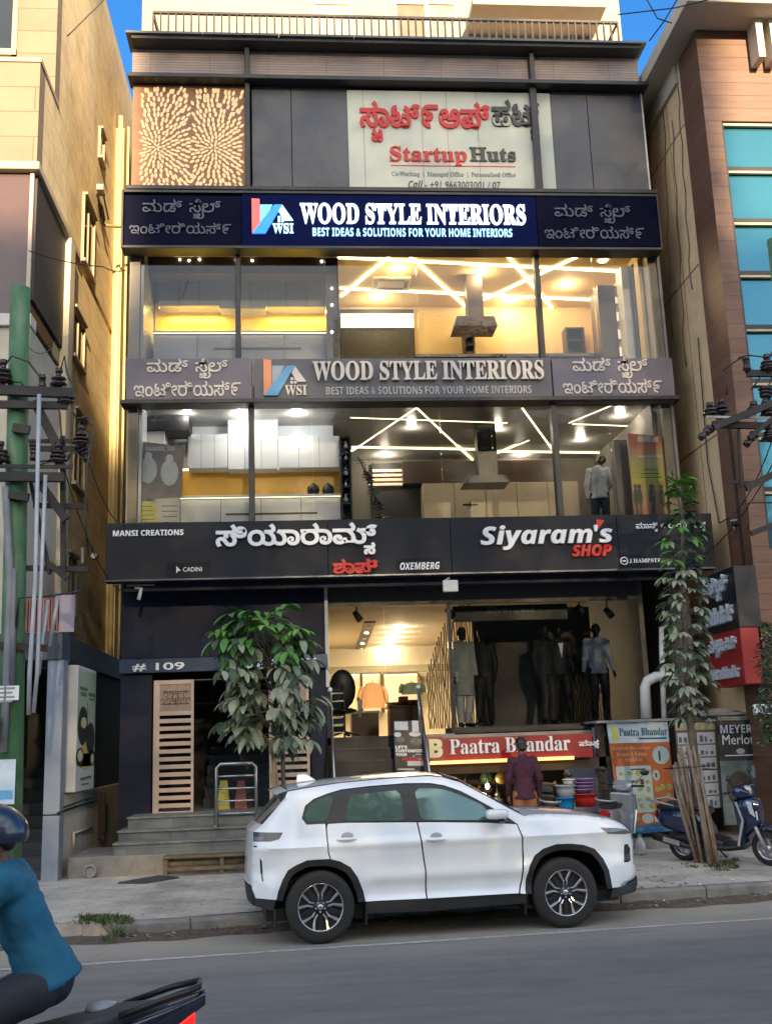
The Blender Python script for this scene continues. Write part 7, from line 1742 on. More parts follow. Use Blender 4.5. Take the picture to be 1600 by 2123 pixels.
# ------------------------------------------------------------------ two-wheelers
def seatmesh(name, m, par, prof, w):
    """upholstery or bodywork lofted along x: prof = [(x, z0, z1, half width)]"""
    b = MB(); n = 14
    def f(a, q):
        i = q*(len(prof)-1); k = min(int(i), len(prof)-2); t = i-k; P = [prof[k][j]+(prof[k+1][j]-prof[k][j])*t for j in range(4)]
        an = 2*pi*a; e = .62; sx = lambda v: (abs(v)**e)*(1 if v >= 0 else -1)
        return (P[0], P[3]*w*sx(cos(an)), (P[1]+P[2])/2+(P[2]-P[1])/2*sx(sin(an)))
    b.grid(f, n*2, (len(prof)-1)*4)
    k = len(prof)
    for q in (0, 1): b.add([f(i/16, q) for i in range(16)], [tuple(range(16))])
    return b.build(name, m, par, local=True, fixn=True)
def bikewheel(par, x, r, w, y=0, spokes=5, m=None):
    t = bpy.data.objects.new('wheel', None); COL.objects.link(t); t.parent = par; t.location = (x, y, r); OFF[t.name] = Vector((0, 0, 0))
    o = MB(); o.lathe([(r-.09, -w*.4), (r-.04, -w*.5), (r-.01, -w*.32), (r, 0), (r-.01, w*.32), (r-.04, w*.5), (r-.09, w*.4)], (0, 0, 0), 32, 'y', cap=False); o.build('tyre', tyre, t, local=True)
    o = MB(); o.lathe([(r-.088, -w*.42), (r-.105, -w*.4), (r-.105, w*.4), (r-.088, w*.42)], (0, 0, 0), 30, 'y', cap=False)
    for k in range(spokes):
        a = 2*pi*k/spokes+.5; d = Vector((cos(a), sin(a))); q = Vector((-d.y, d.x))
        o.prism([(d.x*.03+q.x*.03, -.02, d.y*.03+q.y*.03), (d.x*(r-.1)+q.x*.018, -.02, d.y*(r-.1)+q.y*.018), (d.x*(r-.1)-q.x*.018, -.02, d.y*(r-.1)-q.y*.018), (d.x*.03-q.x*.03, -.02, d.y*.03-q.y*.03)], (0, .04, 0))
    o.lathe([(0, -.05), (.045, -.05), (.045, .05), (0, .05)], (0, 0, 0), 16, 'y'); o.build('rim', m or mat('wheel_silver', (.42, .43, .45), .3, metal=.8, var=.1), t, local=True, fixn=True)
    return t
def scooter(label, loc, yaw, pm, seat=M_['black'], lean=.14, helmet=True):
    t = thing('parked_scooter', label, 'scooter', loc, group='parked scooters'); t.rotation_euler = (lean, 0, yaw)
    bikewheel(t, -.62, .23, .10); bikewheel(t, .64, .235, .10)
    blk = cblack
    # rear body with tail, seat, floor board, leg shield, front apron and mudguard
    seatmesh('rear_body', pm, t, [(-.98, .60, .70, .04), (-.86, .46, .74, .11), (-.62, .40, .76, .15), (-.36, .34, .74, .16), (-.20, .30, .66, .14), (-.12, .28, .52, .10)], 1)
    seatmesh('seat', seat, t, [(-.92, .735, .80, .08), (-.78, .73, .84, .13), (-.50, .72, .82, .14), (-.28, .71, .80, .13), (-.10, .68, .76, .08)], 1)
    seatmesh('side_skirt', blk, t, [(-.66, .20, .42, .12), (-.40, .19, .44, .15), (-.14, .20, .40, .15), (.06, .22, .34, .15)], 1)
    seatmesh('floor_board', blk, t, [(-.18, .20, .30, .16), (.10, .19, .29, .17), (.34, .22, .31, .16)], 1)
    b = MB()
    b.prism([(.30, -.17, .26), (.40, -.19, .30), (.42, -.20, .62), (.36, -.17, .86), (.29, -.15, .90), (.32, -.17, .60)], (0, .34, 0)); b.build('leg_shield', pm, t, local=True, fixn=True, bevel=.03, seg=3)
    seatmesh('front_apron', pm, t, [(.38, .40, .92, .14), (.47, .46, .92, .15), (.56, .52, .90, .12), (.62, .58, .86, .07)], 1)
    b = MB(); b.bar((.32, -.205, .30), (.44, -.21, .64), .02, .03).bar((.44, -.21, .64), (.37, -.19, .88), .02, .03); b.build('chrome_trim', mat('silver_trim', (.6, .61, .63), .3, metal=.7, var=.05), t, local=True)
    MB().prism([(.52, -.155, .72), (.58, -.135, .66), (.55, -.15, .86), (.49, -.16, .88)], (0, .31, 0)).build('indicator', mat('clear_lamp', (.42, .45, .5), .1, var=.1, coat=1), t, local=True, fixn=True, bevel=.01)
    b = MB()
    def mg(a, q):
        an = radians(-8+165*a); r_ = .275+.02*sin(pi*q); yy = (q-.5)*.15
        return (.64+r_*cos(an), yy, .235+r_*sin(an)*(1+.05*cos(an)))
    b.grid(mg, 16, 6); o = b.build('mudguard', pm, t, local=True); o.modifiers.new('solid', 'SOLIDIFY').thickness = .012
    MB().tube([(.63, -.08, .24), (.50, -.07, .62)], .025, 8).tube([(.63, .08, .24), (.50, .07, .62)], .025, 8).build('fork', M_['galv'], t, local=True)
    seatmesh('handlebar_cowl', pm, t, [(.28, .93, 1.02, .10), (.36, .90, 1.08, .16), (.44, .90, 1.06, .14), (.52, .93, 1.00, .09)], 1)
    MB().lathe([(0, .06), (.05, .05), (.075, 0), (.07, -.04)], (.47, 0, .99), 16, 'x').build('headlamp', mat('clear_lamp', (.42, .45, .5), .1, var=.1, coat=1), t, local=True)
    for s in (-1, 1):
        MB().tube([(.36, s*.10, 1.0), (.30, s*.34, 1.02)], .017, 8).build('grip', M_['rubber'], t, local=True); MB().tube([(.38, s*.20, 1.04), (.40, s*.30, 1.18)], .007, 6).build('mirror_stem', blk, t, local=True); MB().ellip((.39, s*.33, 1.22), (.015, .07, .045), 12, 8).build('mirror', blk, t, local=True)
        MB().tube([(.33, s*.18, 1.0), (.40, s*.35, 1.01)], .006, 6).build('brake_lever', M_['steel'], t, local=True)
    MB().tube([(-.15, -.14, .27), (-.45, -.17, .25), (-.70, -.17, .31), (-.98, -.17, .38)], [.02, .035, .06, .055], 12).build('exhaust', blk, t, local=True); MB().bar((-.55, -.235, .30), (-.80, -.235, .36), .01, .07).build('exhaust_shield', M_['steel'], t, local=True)
    MB().tube([(-.60, -.13, .80), (-.86, -.15, .86), (-.99, -.08, .85), (-.99, .08, .85), (-.86, .15, .86), (-.60, .13, .80)], .014, 8).build('grab_rail', M_['galv'], t, local=True)
    seatmesh('tail_lamp', mat('tail_lamp_red', (.30, .015, .015), .15, var=0, coat=1), t, [(-1.0, .64, .70, .05), (-.95, .60, .72, .09)], 1)
    MB().tube([(-.20, .10, .22), (-.12, .24, .02)], .012, 6).build('side_stand', blk, t, local=True)
    MB().box(.585, .60, -.10, .10, .62, .74).build('number_plate', mat('plate_white', (.62, .63, .62), .5, var=.03), t, local=True)
    return t
sc_b = mat('scooter_blue', (.008, .022, .075), .22, metal=.3, var=.08, coat=1)
w1, w2 = atz(1441, 1788, KZ+.02), atz(1563, 1793, KZ+.02)
c = (w1+w2)/2; yaw = atan2(w2.y-w1.y, w2.x-w1.x)
scooter('blue scooter standing beside the staked columnar tree at the right', (c.x+.06, c.y+.05, KZ+.015), yaw-.12, sc_b)
def mini(label, px, py, Y, yaw, pm, sm):
    p = at(px, py, Y); return scooter(label, (p.x, Y, KZ+.03), yaw, pm, sm, .1)
mini('grey scooter with black seat parked behind the bonnet of the white car', 1268, 1650, 16.5, radians(62), mat('scooter_silver', (.36, .38, .41), .3, metal=.4, var=.08, coat=1), M_['black'])
mini('black scooter with silver trim parked beside the man at the cookware shop', 1122, 1650, 16.75, radians(80), mat('scooter_black', (.02, .02, .022), .3, var=.06, coat=1), M_['black'])

# motorcycle and rider passing close to the camera at the left
RD_ = 5.55
pr0 = at(285, 2090, RD_)
mc = thing('motorcycle', 'dark motorcycle with a red tail light under the teal shirted rider', 'motorcycle', (pr0.x-.70, RD_, -.10)); mc.rotation_euler = (0, 0, pi+radians(4))
mcm = mat('motorcycle_blue_black', (.012, .018, .034), .25, var=.1, coat=1)
bikewheel(mc, -.66, .30, .12); bikewheel(mc, .66, .30, .10)
seatmesh('seat', mat('seat_grey', (.03, .033, .04), .6, var=.15), mc, [(-.84, .84, .89, .07), (-.62, .80, .885, .11), (-.36, .75, .84, .13), (-.1, .71, .79, .14), (.15, .70, .78, .10)], 1)
seatmesh('tail_cowl', mcm, mc, [(-1.02, .86, .925, .04), (-.90, .78, .90, .085), (-.66, .66, .84, .115), (-.35, .58, .76, .13), (-.05, .54, .71, .13)], 1)
seatmesh('tank', mcm, mc, [(.08, .72, .82, .10), (.22, .70, .98, .16), (.45, .72, 1.0, .17), (.62, .78, .92, .09)], 1)
seatmesh('tail_light', mat('tail_lamp_lit', (.5, .01, .01), .2, var=0, emit=.12, ecol=(1, .03, .02)), mc, [(-.97, .775, .85, .06), (-.88, .71, .80, .09), (-.72, .665, .72, .10)], 1)
MB().tube([(-.62, -.125, .86), (-.86, -.12, .925), (-.99, -.07, .955), (-.99, .07, .955), (-.86, .12, .925), (-.62, .125, .86)], .016, 8).build('grab_rail', M_['black'], mc, local=True)
MB().tube([(-.66, 0, .30), (-.30, 0, .55), (.1, 0, .45), (.5, 0, .8), (.66, 0, .3)], .05, 8).box(-.15, .28, -.14, .14, .28, .62).build('engine_frame', cblack, mc, local=True)
MB().tube([(.1, -.14, .35), (-.4, -.17, .32), (-.85, -.17, .45)], [.03, .05, .055], 10).build('exhaust', M_['galv'], mc, local=True)
MB().tube([(.50, -.33, 1.02), (.55, -.1, 1.02), (.55, .1, 1.02), (.50, .33, 1.02)], .014, 8).tube([(.66, -.09, .3), (.54, -.08, 1.0)], .025, 8).tube([(.66, .09, .3), (.54, .08, 1.0)], .025, 8).build('handlebar_fork', M_['galv'], mc, local=True)
seatmesh('headlamp', mcm, mc, [(.56, .85, 1.02, .09), (.66, .82, 1.03, .10), (.74, .86, .98, .07)], 1)
MB().lathe([(0, .03), (.07, .02), (.08, -.02)], (-.52, -.06, .865), 14, 'z').build('rear_cap', mat('grey_cap', (.28, .29, .31), .4), mc, local=True)
rp = dict(pel=(0, -.02, .90), sp=(0, .05, 1.04), ch=(0, .13, 1.20), nb=(0, .19, 1.36), nk=(0, .215, 1.42), hd=(0, .25, 1.50), ht=(0, .25, 1.58),
    lsh=(-.18, .17, 1.33), lel=(-.26, .34, 1.12), lwr=(-.30, .55, 1.06), rsh=(.18, .17, 1.33), rel=(.26, .34, 1.12), rwr=(.30, .55, 1.06),
    lhip=(-.10, .02, .86), lkn=(-.19, .42, .70), lan=(-.16, .20, .34), lto=(-.17, .36, .30), rhip=(.10, .02, .86), rkn=(.19, .42, .70), ran=(.16, .20, .34), rto=(.17, .36, .30))
pr1 = at(60, 2060, RD_)
rider = figure('person', 'motorcycle rider in a teal shirt and dark blue helmet on the dark motorcycle', 'person', (mc.location.x+.26, RD_, .0), pi/2+radians(4), pose=rp, shirt=mat('teal_cloth', (.012, .115, .19), .85, var=.15, vs=7, bump=.25, bs=14), legs=mat('dark_trousers', (.02, .022, .03), .8), shoe=M_['black'], h=1.80, hem=.35)
b = MB(); hc = Vector(rp['hd'])+Vector((0, 0, .035))
def hel(a, q):
    th = q*1.95; ph = a*2*pi; return (hc.x+.135*sin(th)*cos(ph), hc.y-.005+.155*sin(th)*sin(ph), hc.z+.135*cos(th)*(1 if th < 1.57 else .8))
b.grid(hel, 26, 12); b.build('helmet', mat('helmet_blue', (.012, .022, .05), .3, var=.1, coat=.6), rider, local=True)
b = MB(); b.prism([(-.10, .13+hc.y, hc.z-.01), (.10, .13+hc.y, hc.z-.01), (.08, .22+hc.y, hc.z-.03), (-.08, .22+hc.y, hc.z-.03)], (0, 0, .015)); b.build('helmet_peak', mat('helmet_blue', (.012, .022, .05), .3, var=.1, coat=.6), rider, local=True, fixn=True)
# ------------------------------------------------------------------ trees
lf1 = mat('leaf_dusty', (.21, .25, .16), .6, var=.35, vs=9); lf2 = mat('leaf_green', (.075, .20, .04), .45, var=.3, vs=9); lf3 = mat('leaf_dark', (.04, .07, .034), .5, var=.3, vs=9); lf4 = mat('leaf_dusty_pale', (.26, .275, .21), .65, var=.3, vs=9); lf5 = mat('leaf_young', (.15, .32, .045), .4, var=.2, vs=9)
LEAFM = [lf1, lf2, lf3, lf4, lf5]
def leaf(mb, p, d, l, w, droop, mi, roll=0.0):
    """a pointed leaf of eight faces, folded along its rib and drooping towards the tip"""
    d = Vector(d).normalized(); s = d.cross(Vector((0, 0, 1))); s = s.normalized() if s.length > .05 else Vector((1, 0, 0))
    if roll: s = Matrix.Rotation(roll, 3, d) @ s
    n = s.cross(d).normalized(); R = []; pos = Vector(p); dd = d.copy(); k = 4
    for i in range(k+1):
        t = i/k; hw = w*(sin(pi*min(1, t*.92+.06))**.8)*.5
        R.append((pos-s*hw+n*hw*.35, pos.copy(), pos+s*hw+n*hw*.35)); pos = pos+dd*(l/k); dd = (dd+Vector((0, 0, -droop/k))).normalized(); n = s.cross(dd).normalized()
    vs = [q for r in R for q in r]; fs = []
    for i in range(k):
        for j in (0, 1): fs.append((3*i+j, 3*i+j+1, 3*i+j+4, 3*i+j+3))
    o, mb.mi = mb.mi, mi; q = mb.smooth; mb.smooth = True; mb.add(vs, fs); mb.mi = o; mb.smooth = q
def pinnate(mb, base, d, L, nl, ll, lw, mis, droop=.9):
    """a drooping compound leaf: a stalk with leaflets in pairs"""
    p = Vector(base); d = Vector(d).normalized(); P = [p.copy()]
    for i in range(nl):
        p = p+d*(L/nl); d = (d+Vector((0, 0, -.22*droop))).normalized(); P.append(p.copy())
        s = d.cross(Vector((0, 0, 1))).normalized()
        for q in (-1, 1):
            leaf(mb, p, s*q*.75+d*.35+Vector((0, 0, random.uniform(-.75, -.15)*droop)), ll*random.uniform(.8, 1.1), lw*random.uniform(.85, 1.1), random.uniform(.5, 1.3)*droop, random.choice(mis), random.uniform(-.4, .4))
    leaf(mb, p, d+Vector((0, 0, -.3)), ll*1.05, lw, 1.0*droop, random.choice(mis))
    return P
# young broad-leaved tree in front of the number band
random.seed(41)
TY = 15.6
tb = at(590, 1720, TY); tb = Vector((tb.x, TY, KZ+.02)); t1 = at(586, 1560, TY); t2 = at(572, 1450, TY); t3 = at(556, 1345, TY)
T1 = thing('young_tree', 'young tree with big drooping dusty leaves before the slatted doors', 'tree', tuple(tb))
tk = MB(); tk.tube([tb, t1, t2, t3, at(550, 1312, TY)], [.035, .03, .025, .018, .01], 8)
lv = MB(); st_ = MB()
def limb(a, b, r0, r1):
    m = (a+b)/2+Vector((0, 0, .06)); st_.tube([a, m, b], [r0, (r0+r1)/2, r1], 6)
cent = at(556, 1420, TY)
for i in range(112):
    q = random.random(); py = 1312+272*q**.9
    hw = (60 if q < .12 else 74)*(1-.45*max(0, q-.55)/.45)
    px = 553+random.gauss(0, .38)*hw; yy = TY+random.uniform(-.5, .5); e = at(px, py-random.uniform(5, 40), yy)
    k = min(1, max(0, (py-1300)/300)); src = t3.lerp(t1, k)+Vector((0, 0, .0)); limb(src, e, .010, .005)
    a = random.uniform(0, 2*pi); side = 1 if px > 553 else -1
    d = Vector((side*random.uniform(.2, .9), random.uniform(-.9, .5), random.uniform(.0, .6)))
    mis = (1, 1, 4, 2, 1) if py < 1335 else ((1, 2, 0, 1) if py < 1400 else (0, 0, 3, 2, 0))
    pinnate(lv, e, d, random.uniform(.26, .44), random.choice((2, 3, 3)), random.uniform(.24, .34), random.uniform(.09, .125), mis, 1.05 if py > 1340 else .75)
for i in range(14):
    px = random.uniform(480, 630); py = random.uniform(1290, 1325)+abs(px-553)*.35; e = at(px, py, TY+random.uniform(-.3, .3)); limb(t3, e, .008, .004)
    pinnate(lv, e, Vector(((px-553)*.012, random.uniform(-.7, .3), .35)), .30, 3, .24, .08, (4, 1, 4, 1), .6)
tk.build('trunk', mat('young_bark', (.10, .085, .065), .85, var=.3, vs=12), T1); st_.build('limb', mat('young_bark', (.10, .085, .065), .85, var=.3, vs=12), T1, kind='stuff'); lv.build('crown', LEAFM, T1)
# stakes tied round it
def stakes(lab, tops, feet, r, m, tie):
    t = thing('tree_stakes', lab, 'stakes', tuple(feet[0]), group='bamboo stakes round the young trees')
    for a, b in zip(tops, feet):
        mid = a.lerp(b, .5)+Vector((random.uniform(-.02, .02), 0, 0)); MB().tube([a, mid, b], [r*.8, r, r], 7).build('stake', m, t)
    for q in tie:
        c = sum((a.lerp(b, q) for a, b in zip(tops, feet)), Vector())/len(tops); w_ = max((a.lerp(b, q)-c).length for a, b in zip(tops, feet))+.02
        MB().tube([c+Vector((w_*cos(k*pi/6), w_*.7*sin(k*pi/6), .006*k)) for k in range(13)], .008, 5).build('tie', M_['black'], t)
    return t
bam = mat('bamboo', (.34, .25, .15), .7, var=.3, vs=8, grime=.4)
bam2 = mat('weathered_bamboo', (.23, .18, .135), .8, var=.4, vs=8, grime=.5)
tops = [at(560+random.uniform(-2, 14)*1, 1555+random.uniform(0, 75), TY+random.uniform(-.15, .1)) for i in range(8)]
feet = [at(568+i*6, 1735, TY+random.uniform(-.2, .1)) for i in range(8)]
for f in feet: f.z = KZ
stakes('pale bamboo stakes round the young tree behind the white car', tops, feet, .018, bam, (.25,))
# columnar tree at the right
random.seed(77)
CYr = 14.9
cb0 = atz(1462, 1792, KZ); CYr = cb0.y
ctop = at(1412, 1010, CYr); cm = at(1428, 1480, CYr); cm2 = at(1416, 1250, CYr)
T2 = thing('columnar_tree', 'tall narrow tree with tiers of dusty leaves at the right end of the fascia', 'tree', (cb0.x, CYr, KZ))
MB().tube([(cb0.x, CYr, KZ-.02), cm, cm2, ctop], [.07, .055, .04, .012], 10).build('trunk', mat('grey_bark', (.13, .11, .085), .85, var=.35, vs=14, bump=.4), T2)
lv = MB(); sb = MB()
for i in range(96):
    q = (i+.5)/96; py = 1000+500*q; c = at(1414+14*max(0, (py-1250)/230), py, CYr)
    a = i*2.39996+random.uniform(-.3, .3); wd = (.12+.36*min(1, q/.28))*random.uniform(.55, 1.12)
    if q > .92: wd *= .75
    d = Vector((cos(a), sin(a)*.9, random.uniform(.05, .4))); e = c+Vector((cos(a)*wd*.55, sin(a)*wd*.55, random.uniform(.0, .08)))
    sb.tube([c, e], [.008, .005], 5)
    mis = (4, 1, 1, 4) if q < .1 else ((2, 2, 1, 2) if q < .2 else ((0, 3, 2, 0) if q > .35 else (1, 0, 2, 1)))
    n = random.choice((4, 5, 6))
    for k in range(n):                       # a fan of leaves at the shoot's end
        b = a+(k-(n-1)/2)*.55; up = .25 if q < .12 else -.15
        leaf(lv, e, (cos(b), sin(b), up+random.uniform(-.35, .2)), random.uniform(.17, .27)*(.75 if q < .15 else 1), random.uniform(.065, .095), random.uniform(.5, 1.5), random.choice(mis), random.uniform(-.5, .5))
for i in range(60):
    a = random.uniform(0, 6.28); c = at(1410+random.gauss(0, 14), 990+random.uniform(0, 50), CYr+random.uniform(-.15, .15)); leaf(lv, c, (cos(a), sin(a), .8), .15, .04, .3, random.choice((4, 4, 1)))
lv.build('crown', LEAFM, T2); sb.build('limb', mat('grey_bark', (.13, .11, .085), .85, var=.35, vs=14, bump=.4), T2, kind='stuff')
tops = [at(1396+i*3.4+random.uniform(-5, 5), 1530+random.uniform(0, 70)+abs(i-8)*3, CYr-.12+random.uniform(-.2, .12)) for i in range(18)]
feet = [atz(1445+i*2.6, 1788+random.uniform(0, 8), KZ) for i in range(18)]
stakes('thick bundle of weathered stakes leaning round the columnar tree', tops, feet, .024, bam2, (.12,))
# dark small-leaved bush hanging in from the right edge
random.seed(15)
t = thing('street_bush', 'dark small leaved tree reaching in at the right edge below the red box', 'tree', tuple(at(1640, 1640, 14.4)))
lv = MB(); sb = MB(); root = at(1650, 1640, 14.4)
for i in range(1500):
    px = random.gauss(1592, 16); py = random.uniform(1290, 1545)
    if px < 1552+26*abs(sin(py*.03)): continue
    c = at(px, py, 14.4+random.uniform(-.4, .4)); a = random.uniform(0, 6.28); leaf(lv, c, (cos(a), sin(a), random.uniform(-.6, .4)), random.uniform(.05, .09), random.uniform(.03, .045), .6, random.choice((2, 2, 2, 1, 3)))
for i in range(14): sb.tube([root, at(1605, 1500-14*i, 14.4), at(random.uniform(1570, 1600), 1460-12*i, 14.4)], [.02, .012, .006], 5)
lv.build('crown', LEAFM, t); sb.build('limb', mat('grey_bark', (.13, .11, .085), .85, var=.35, vs=14, bump=.4), t)
# ------------------------------------------------------------------ boards and street things
def stand_board(name, label, pts, Y, th=.05, cat='poster', frame=M_['black']):
    P = [at(a, b, Y) for a, b in pts]; c = (P[2]+P[3])/2
    t = thing(name, label, cat, (c.x, Y, c.z)); mb = MB(); mb.prism(P, (0, th, 0)); mb.build('backing', frame, t, fixn=True)
    return t, P
class BoardFrame:
    """places marks on a standing board by fractions of its width and height"""
    def __init__(s, P, Y): s.P = P; s.Y = Y
    def at(s, u, v): a = s.P[0].lerp(s.P[1], u); b = s.P[3].lerp(s.P[2], u); p = a.lerp(b, v); return Vector((p.x, s.Y, p.z))
    def rect(s, mb, u0, v0, u1, v1, d=.004):
        mb.prism([s.at(u0, v0)-Vector((0, d, 0)), s.at(u1, v0)-Vector((0, d, 0)), s.at(u1, v1)-Vector((0, d, 0)), s.at(u0, v1)-Vector((0, d, 0))], (0, .002, 0))
    def disc(s, mb, u, v, ru, rv, d=.006, n=14):
        mb.poly([s.at(u+ru*cos(2*pi*k/n), v+rv*sin(2*pi*k/n))-Vector((0, d, 0)) for k in range(n)])
    def text(s, mb, txt, u0, v0, u1, v1, d=.003, **k):
        O = s.at(u0, v1); U = s.at(u1, v1)-O; V = s.at(u0, v0)-O; text(mb, txt, O-Vector((0, d, 0)), U, V, (0, -1, 0), width=U.length, height=V.length, depth=k.pop('depth', .003), **k)
def part(name, m, t, fn): mb = MB(); fn(mb); return mb.build(name, m, t, fixn=True)
pY = 17.35
t, P = stand_board('poster_board', 'orange cookware poster board with a pale header standing left of the staked tree', [(1255, 1498), (1384, 1496), (1404, 1722), (1286, 1730)], pY)
F_ = BoardFrame(P, pY); og = mat('poster_orange', (.40, .095, .018), .5, var=.15)
part('header_print', mat('poster_header', (.50, .56, .58), .5, var=.05), t, lambda m: F_.rect(m, .01, .0, .99, .19))
part('orange_print', og, t, lambda m: F_.rect(m, .01, .192, .99, .93))
part('blue_print', mat('poster_blue', (.02, .13, .30), .5, var=.1), t, lambda m: F_.rect(m, .01, .932, .99, 1))
part('header_lettering', mat('dark_teal_letters', (.01, .08, .11), .5), t, lambda m: (F_.text(m, 'Paatra Bhandar', .19, .055, .97, .125, .006, style='serif', bold=.005), F_.rect(m, .5, .145, .95, .16, .007)))
part('logo', mat('poster_yellow', (.58, .55, .12), .5), t, lambda m: F_.rect(m, .07, .04, .17, .17, .007))
part('pale_lettering', mat('poster_peach', (.62, .36, .17), .5), t, lambda m: (F_.text(m, 'Original Meenakari', .04, .22, .66, .26, .006, style='serif'), F_.text(m, 'Bronze & Kansa', .10, .27, .60, .31, .006, style='serif'), F_.text(m, 'Available', .22, .32, .52, .36, .006, style='serif')))
def wares(m):
    random.seed(6)
    for u in (.12, .27, .42, .57):
        for v in (.46, .54, .62, .70, .77): F_.disc(m, u+random.uniform(-.03, .03), v+random.uniform(-.01, .01), random.uniform(.03, .055), random.uniform(.012, .028), .010, 10)
    for u, v, a, b in ((.80, .60, .05, .03), (.92, .60, .05, .03), (.72, .62, .045, .025), (.9, .68, .05, .03)): F_.disc(m, u, v, a, b, .010)
part('pale_panel', mat('poster_aqua', (.34, .44, .42), .5, var=.12, vs=8), t, lambda m: (F_.rect(m, .06, .40, .64, .82, .007), F_.disc(m, .83, .31, .14, .085, .007), F_.disc(m, .72, .49, .06, .05, .007), F_.disc(m, .92, .80, .09, .06, .007), F_.disc(m, .5, .875, .10, .045, .007), F_.rect(m, .62, .86, .72, .91, .007), F_.rect(m, .78, .84, .84, .91, .007)))
part('ware_print', mat('poster_brass', (.30, .27, .07), .5, var=.5, vs=25), t, lambda m: (wares(m), F_.rect(m, .10, .855, .2, .91, .010), F_.rect(m, .25, .86, .36, .90, .010)))
part('dark_print', M_['let_black'], t, lambda m: (F_.rect(m, .30, .425, .55, .435, .012), F_.rect(m, .44, .52, .50, .57, .012), F_.rect(m, .70, .47, .73, .51, .012), F_.rect(m, .72, .70, .75, .78, .012), F_.rect(m, .79, .27, .82, .36, .012), F_.rect(m, .30, .53, .35, .55, .012)))
part('small_print', mat('poster_skyblue', (.12, .35, .55), .5), t, lambda m: (F_.text(m, 'No.1 small shop', .52, .948, .96, .978, .006), F_.text(m, 'Wide range', .06, .952, .40, .98, .006)))
t2, P = stand_board('poster_board', 'poster board of white product pictures behind the bundle of stakes', [(1396, 1496), (1482, 1494), (1496, 1676), (1412, 1682)], 17.25)
F2 = BoardFrame(P, 17.25)
part('brown_print', mat('poster_brown', (.20, .10, .06), .5, var=.2), t2, lambda m: F2.rect(m, .01, .01, .99, .99))
part('header_print', mat('poster_mixed', (.48, .42, .22), .5, var=.5, vs=12), t2, lambda m: F2.rect(m, .02, .02, .98, .10, .006))
part('picture_print', mat('poster_white', (.62, .58, .54), .5, var=.05), t2, lambda m: [F2.rect(m, .52, .13+.145*k, .95, .26+.145*k, .006) for k in range(6)]+[F2.rect(m, .05, .13+.145*k, .46, .26+.145*k, .006) for k in range(6)])
def prod(m):
    random.seed(3)
    for k in range(6):
        for u in (.08, .2, .32, .58, .70, .82): F2.rect(m, u, .165+.145*k+random.uniform(0, .05), u+random.uniform(.04, .09), .24+.145*k, .010)
part('product_print', mat('poster_grey', (.13, .15, .16), .5), t2, prod)
t3_, P = stand_board('poster_board', 'black cookware poster with white lettering at the right, behind the blue scooter', [(1484, 1494), (1574, 1492), (1590, 1708), (1500, 1712)], 17.1)
F3 = BoardFrame(P, 17.1)
part('photo_print', mat('poster_steelblue', (.10, .14, .15), .4, var=.5, vs=6), t3_, lambda m: F3.rect(m, .01, .39, .99, .995))
part('black_print', mat('poster_charcoal', (.028, .032, .034), .5, var=.1), t3_, lambda m: F3.rect(m, .01, .01, .99, .388))
part('lettering', M_['let_white'], t3_, lambda m: (F3.text(m, 'MEYER', .07, .045, .80, .125, .006, style='sans'), F3.text(m, 'Merlot', .10, .14, .82, .235, .006), F3.rect(m, .14, .335, .86, .345, .006)))
part('pale_mark', mat('poster_silver', (.42, .45, .46), .4), t3_, lambda m: (F3.disc(m, .5, .30, .10, .028, .007), F3.disc(m, .78, .50, .10, .06, .007)))
part('pan_print', M_['let_black'], t3_, lambda m: (F3.disc(m, .42, .66, .30, .17, .007, 20),))
part('rim_print', mat('poster_silver', (.42, .45, .46), .4), t3_, lambda m: (F3.rect(m, .90, .40, .93, .62, .009), F3.rect(m, .40, .70, .44, .85, .009)))
t4, P = stand_board('poster_board', "black and white poster with red lettering at the top of the black stairs", [(816, 1494), (876, 1494), (884, 1598), (819, 1598)], FY-.62, .03)
F4 = BoardFrame(P, FY-.62)
part('black_print', M_['let_black'], t4, lambda m: F4.rect(m, .0, .0, 1, 1))
part('white_print', mat('poster_pale', (.58, .60, .62), .5, var=.25, vs=9), t4, lambda m: (F4.rect(m, .02, .02, .48, .19, .006), F4.rect(m, .62, .0, .84, .24, .006), F4.disc(m, .7, .27, .2, .05, .006), F4.disc(m, .12, .28, .12, .05, .006), F4.rect(m, .40, .80, .98, .90, .006), F4.rect(m, .08, .955, .62, .985, .006), F4.disc(m, .78, .72, .2, .06, .006)))
part('grey_print', mat('poster_midgrey', (.10, .11, .12), .5, var=.5, vs=10), t4, lambda m: (F4.disc(m, .2, .38, .16, .06, .009), F4.disc(m, .72, .42, .2, .08, .009), F4.rect(m, .62, .68, .95, .76, .009)))
part('white_lettering', M_['let_white'], t4, lambda m: (F4.text(m, "LET'S", .03, .50, .42, .56, .009, style='sans', bold=.03), F4.text(m, 'CUSTOMIZE', .03, .575, .92, .635, .009, style='sans', bold=.03), F4.text(m, 'YOUR', .03, .65, .40, .71, .009, style='sans', bold=.03)))
part('red_lettering', M_['let_red'], t4, lambda m: F4.text(m, 'PERFECT', .25, .735, .95, .81, .012, style='sans', bold=.03))
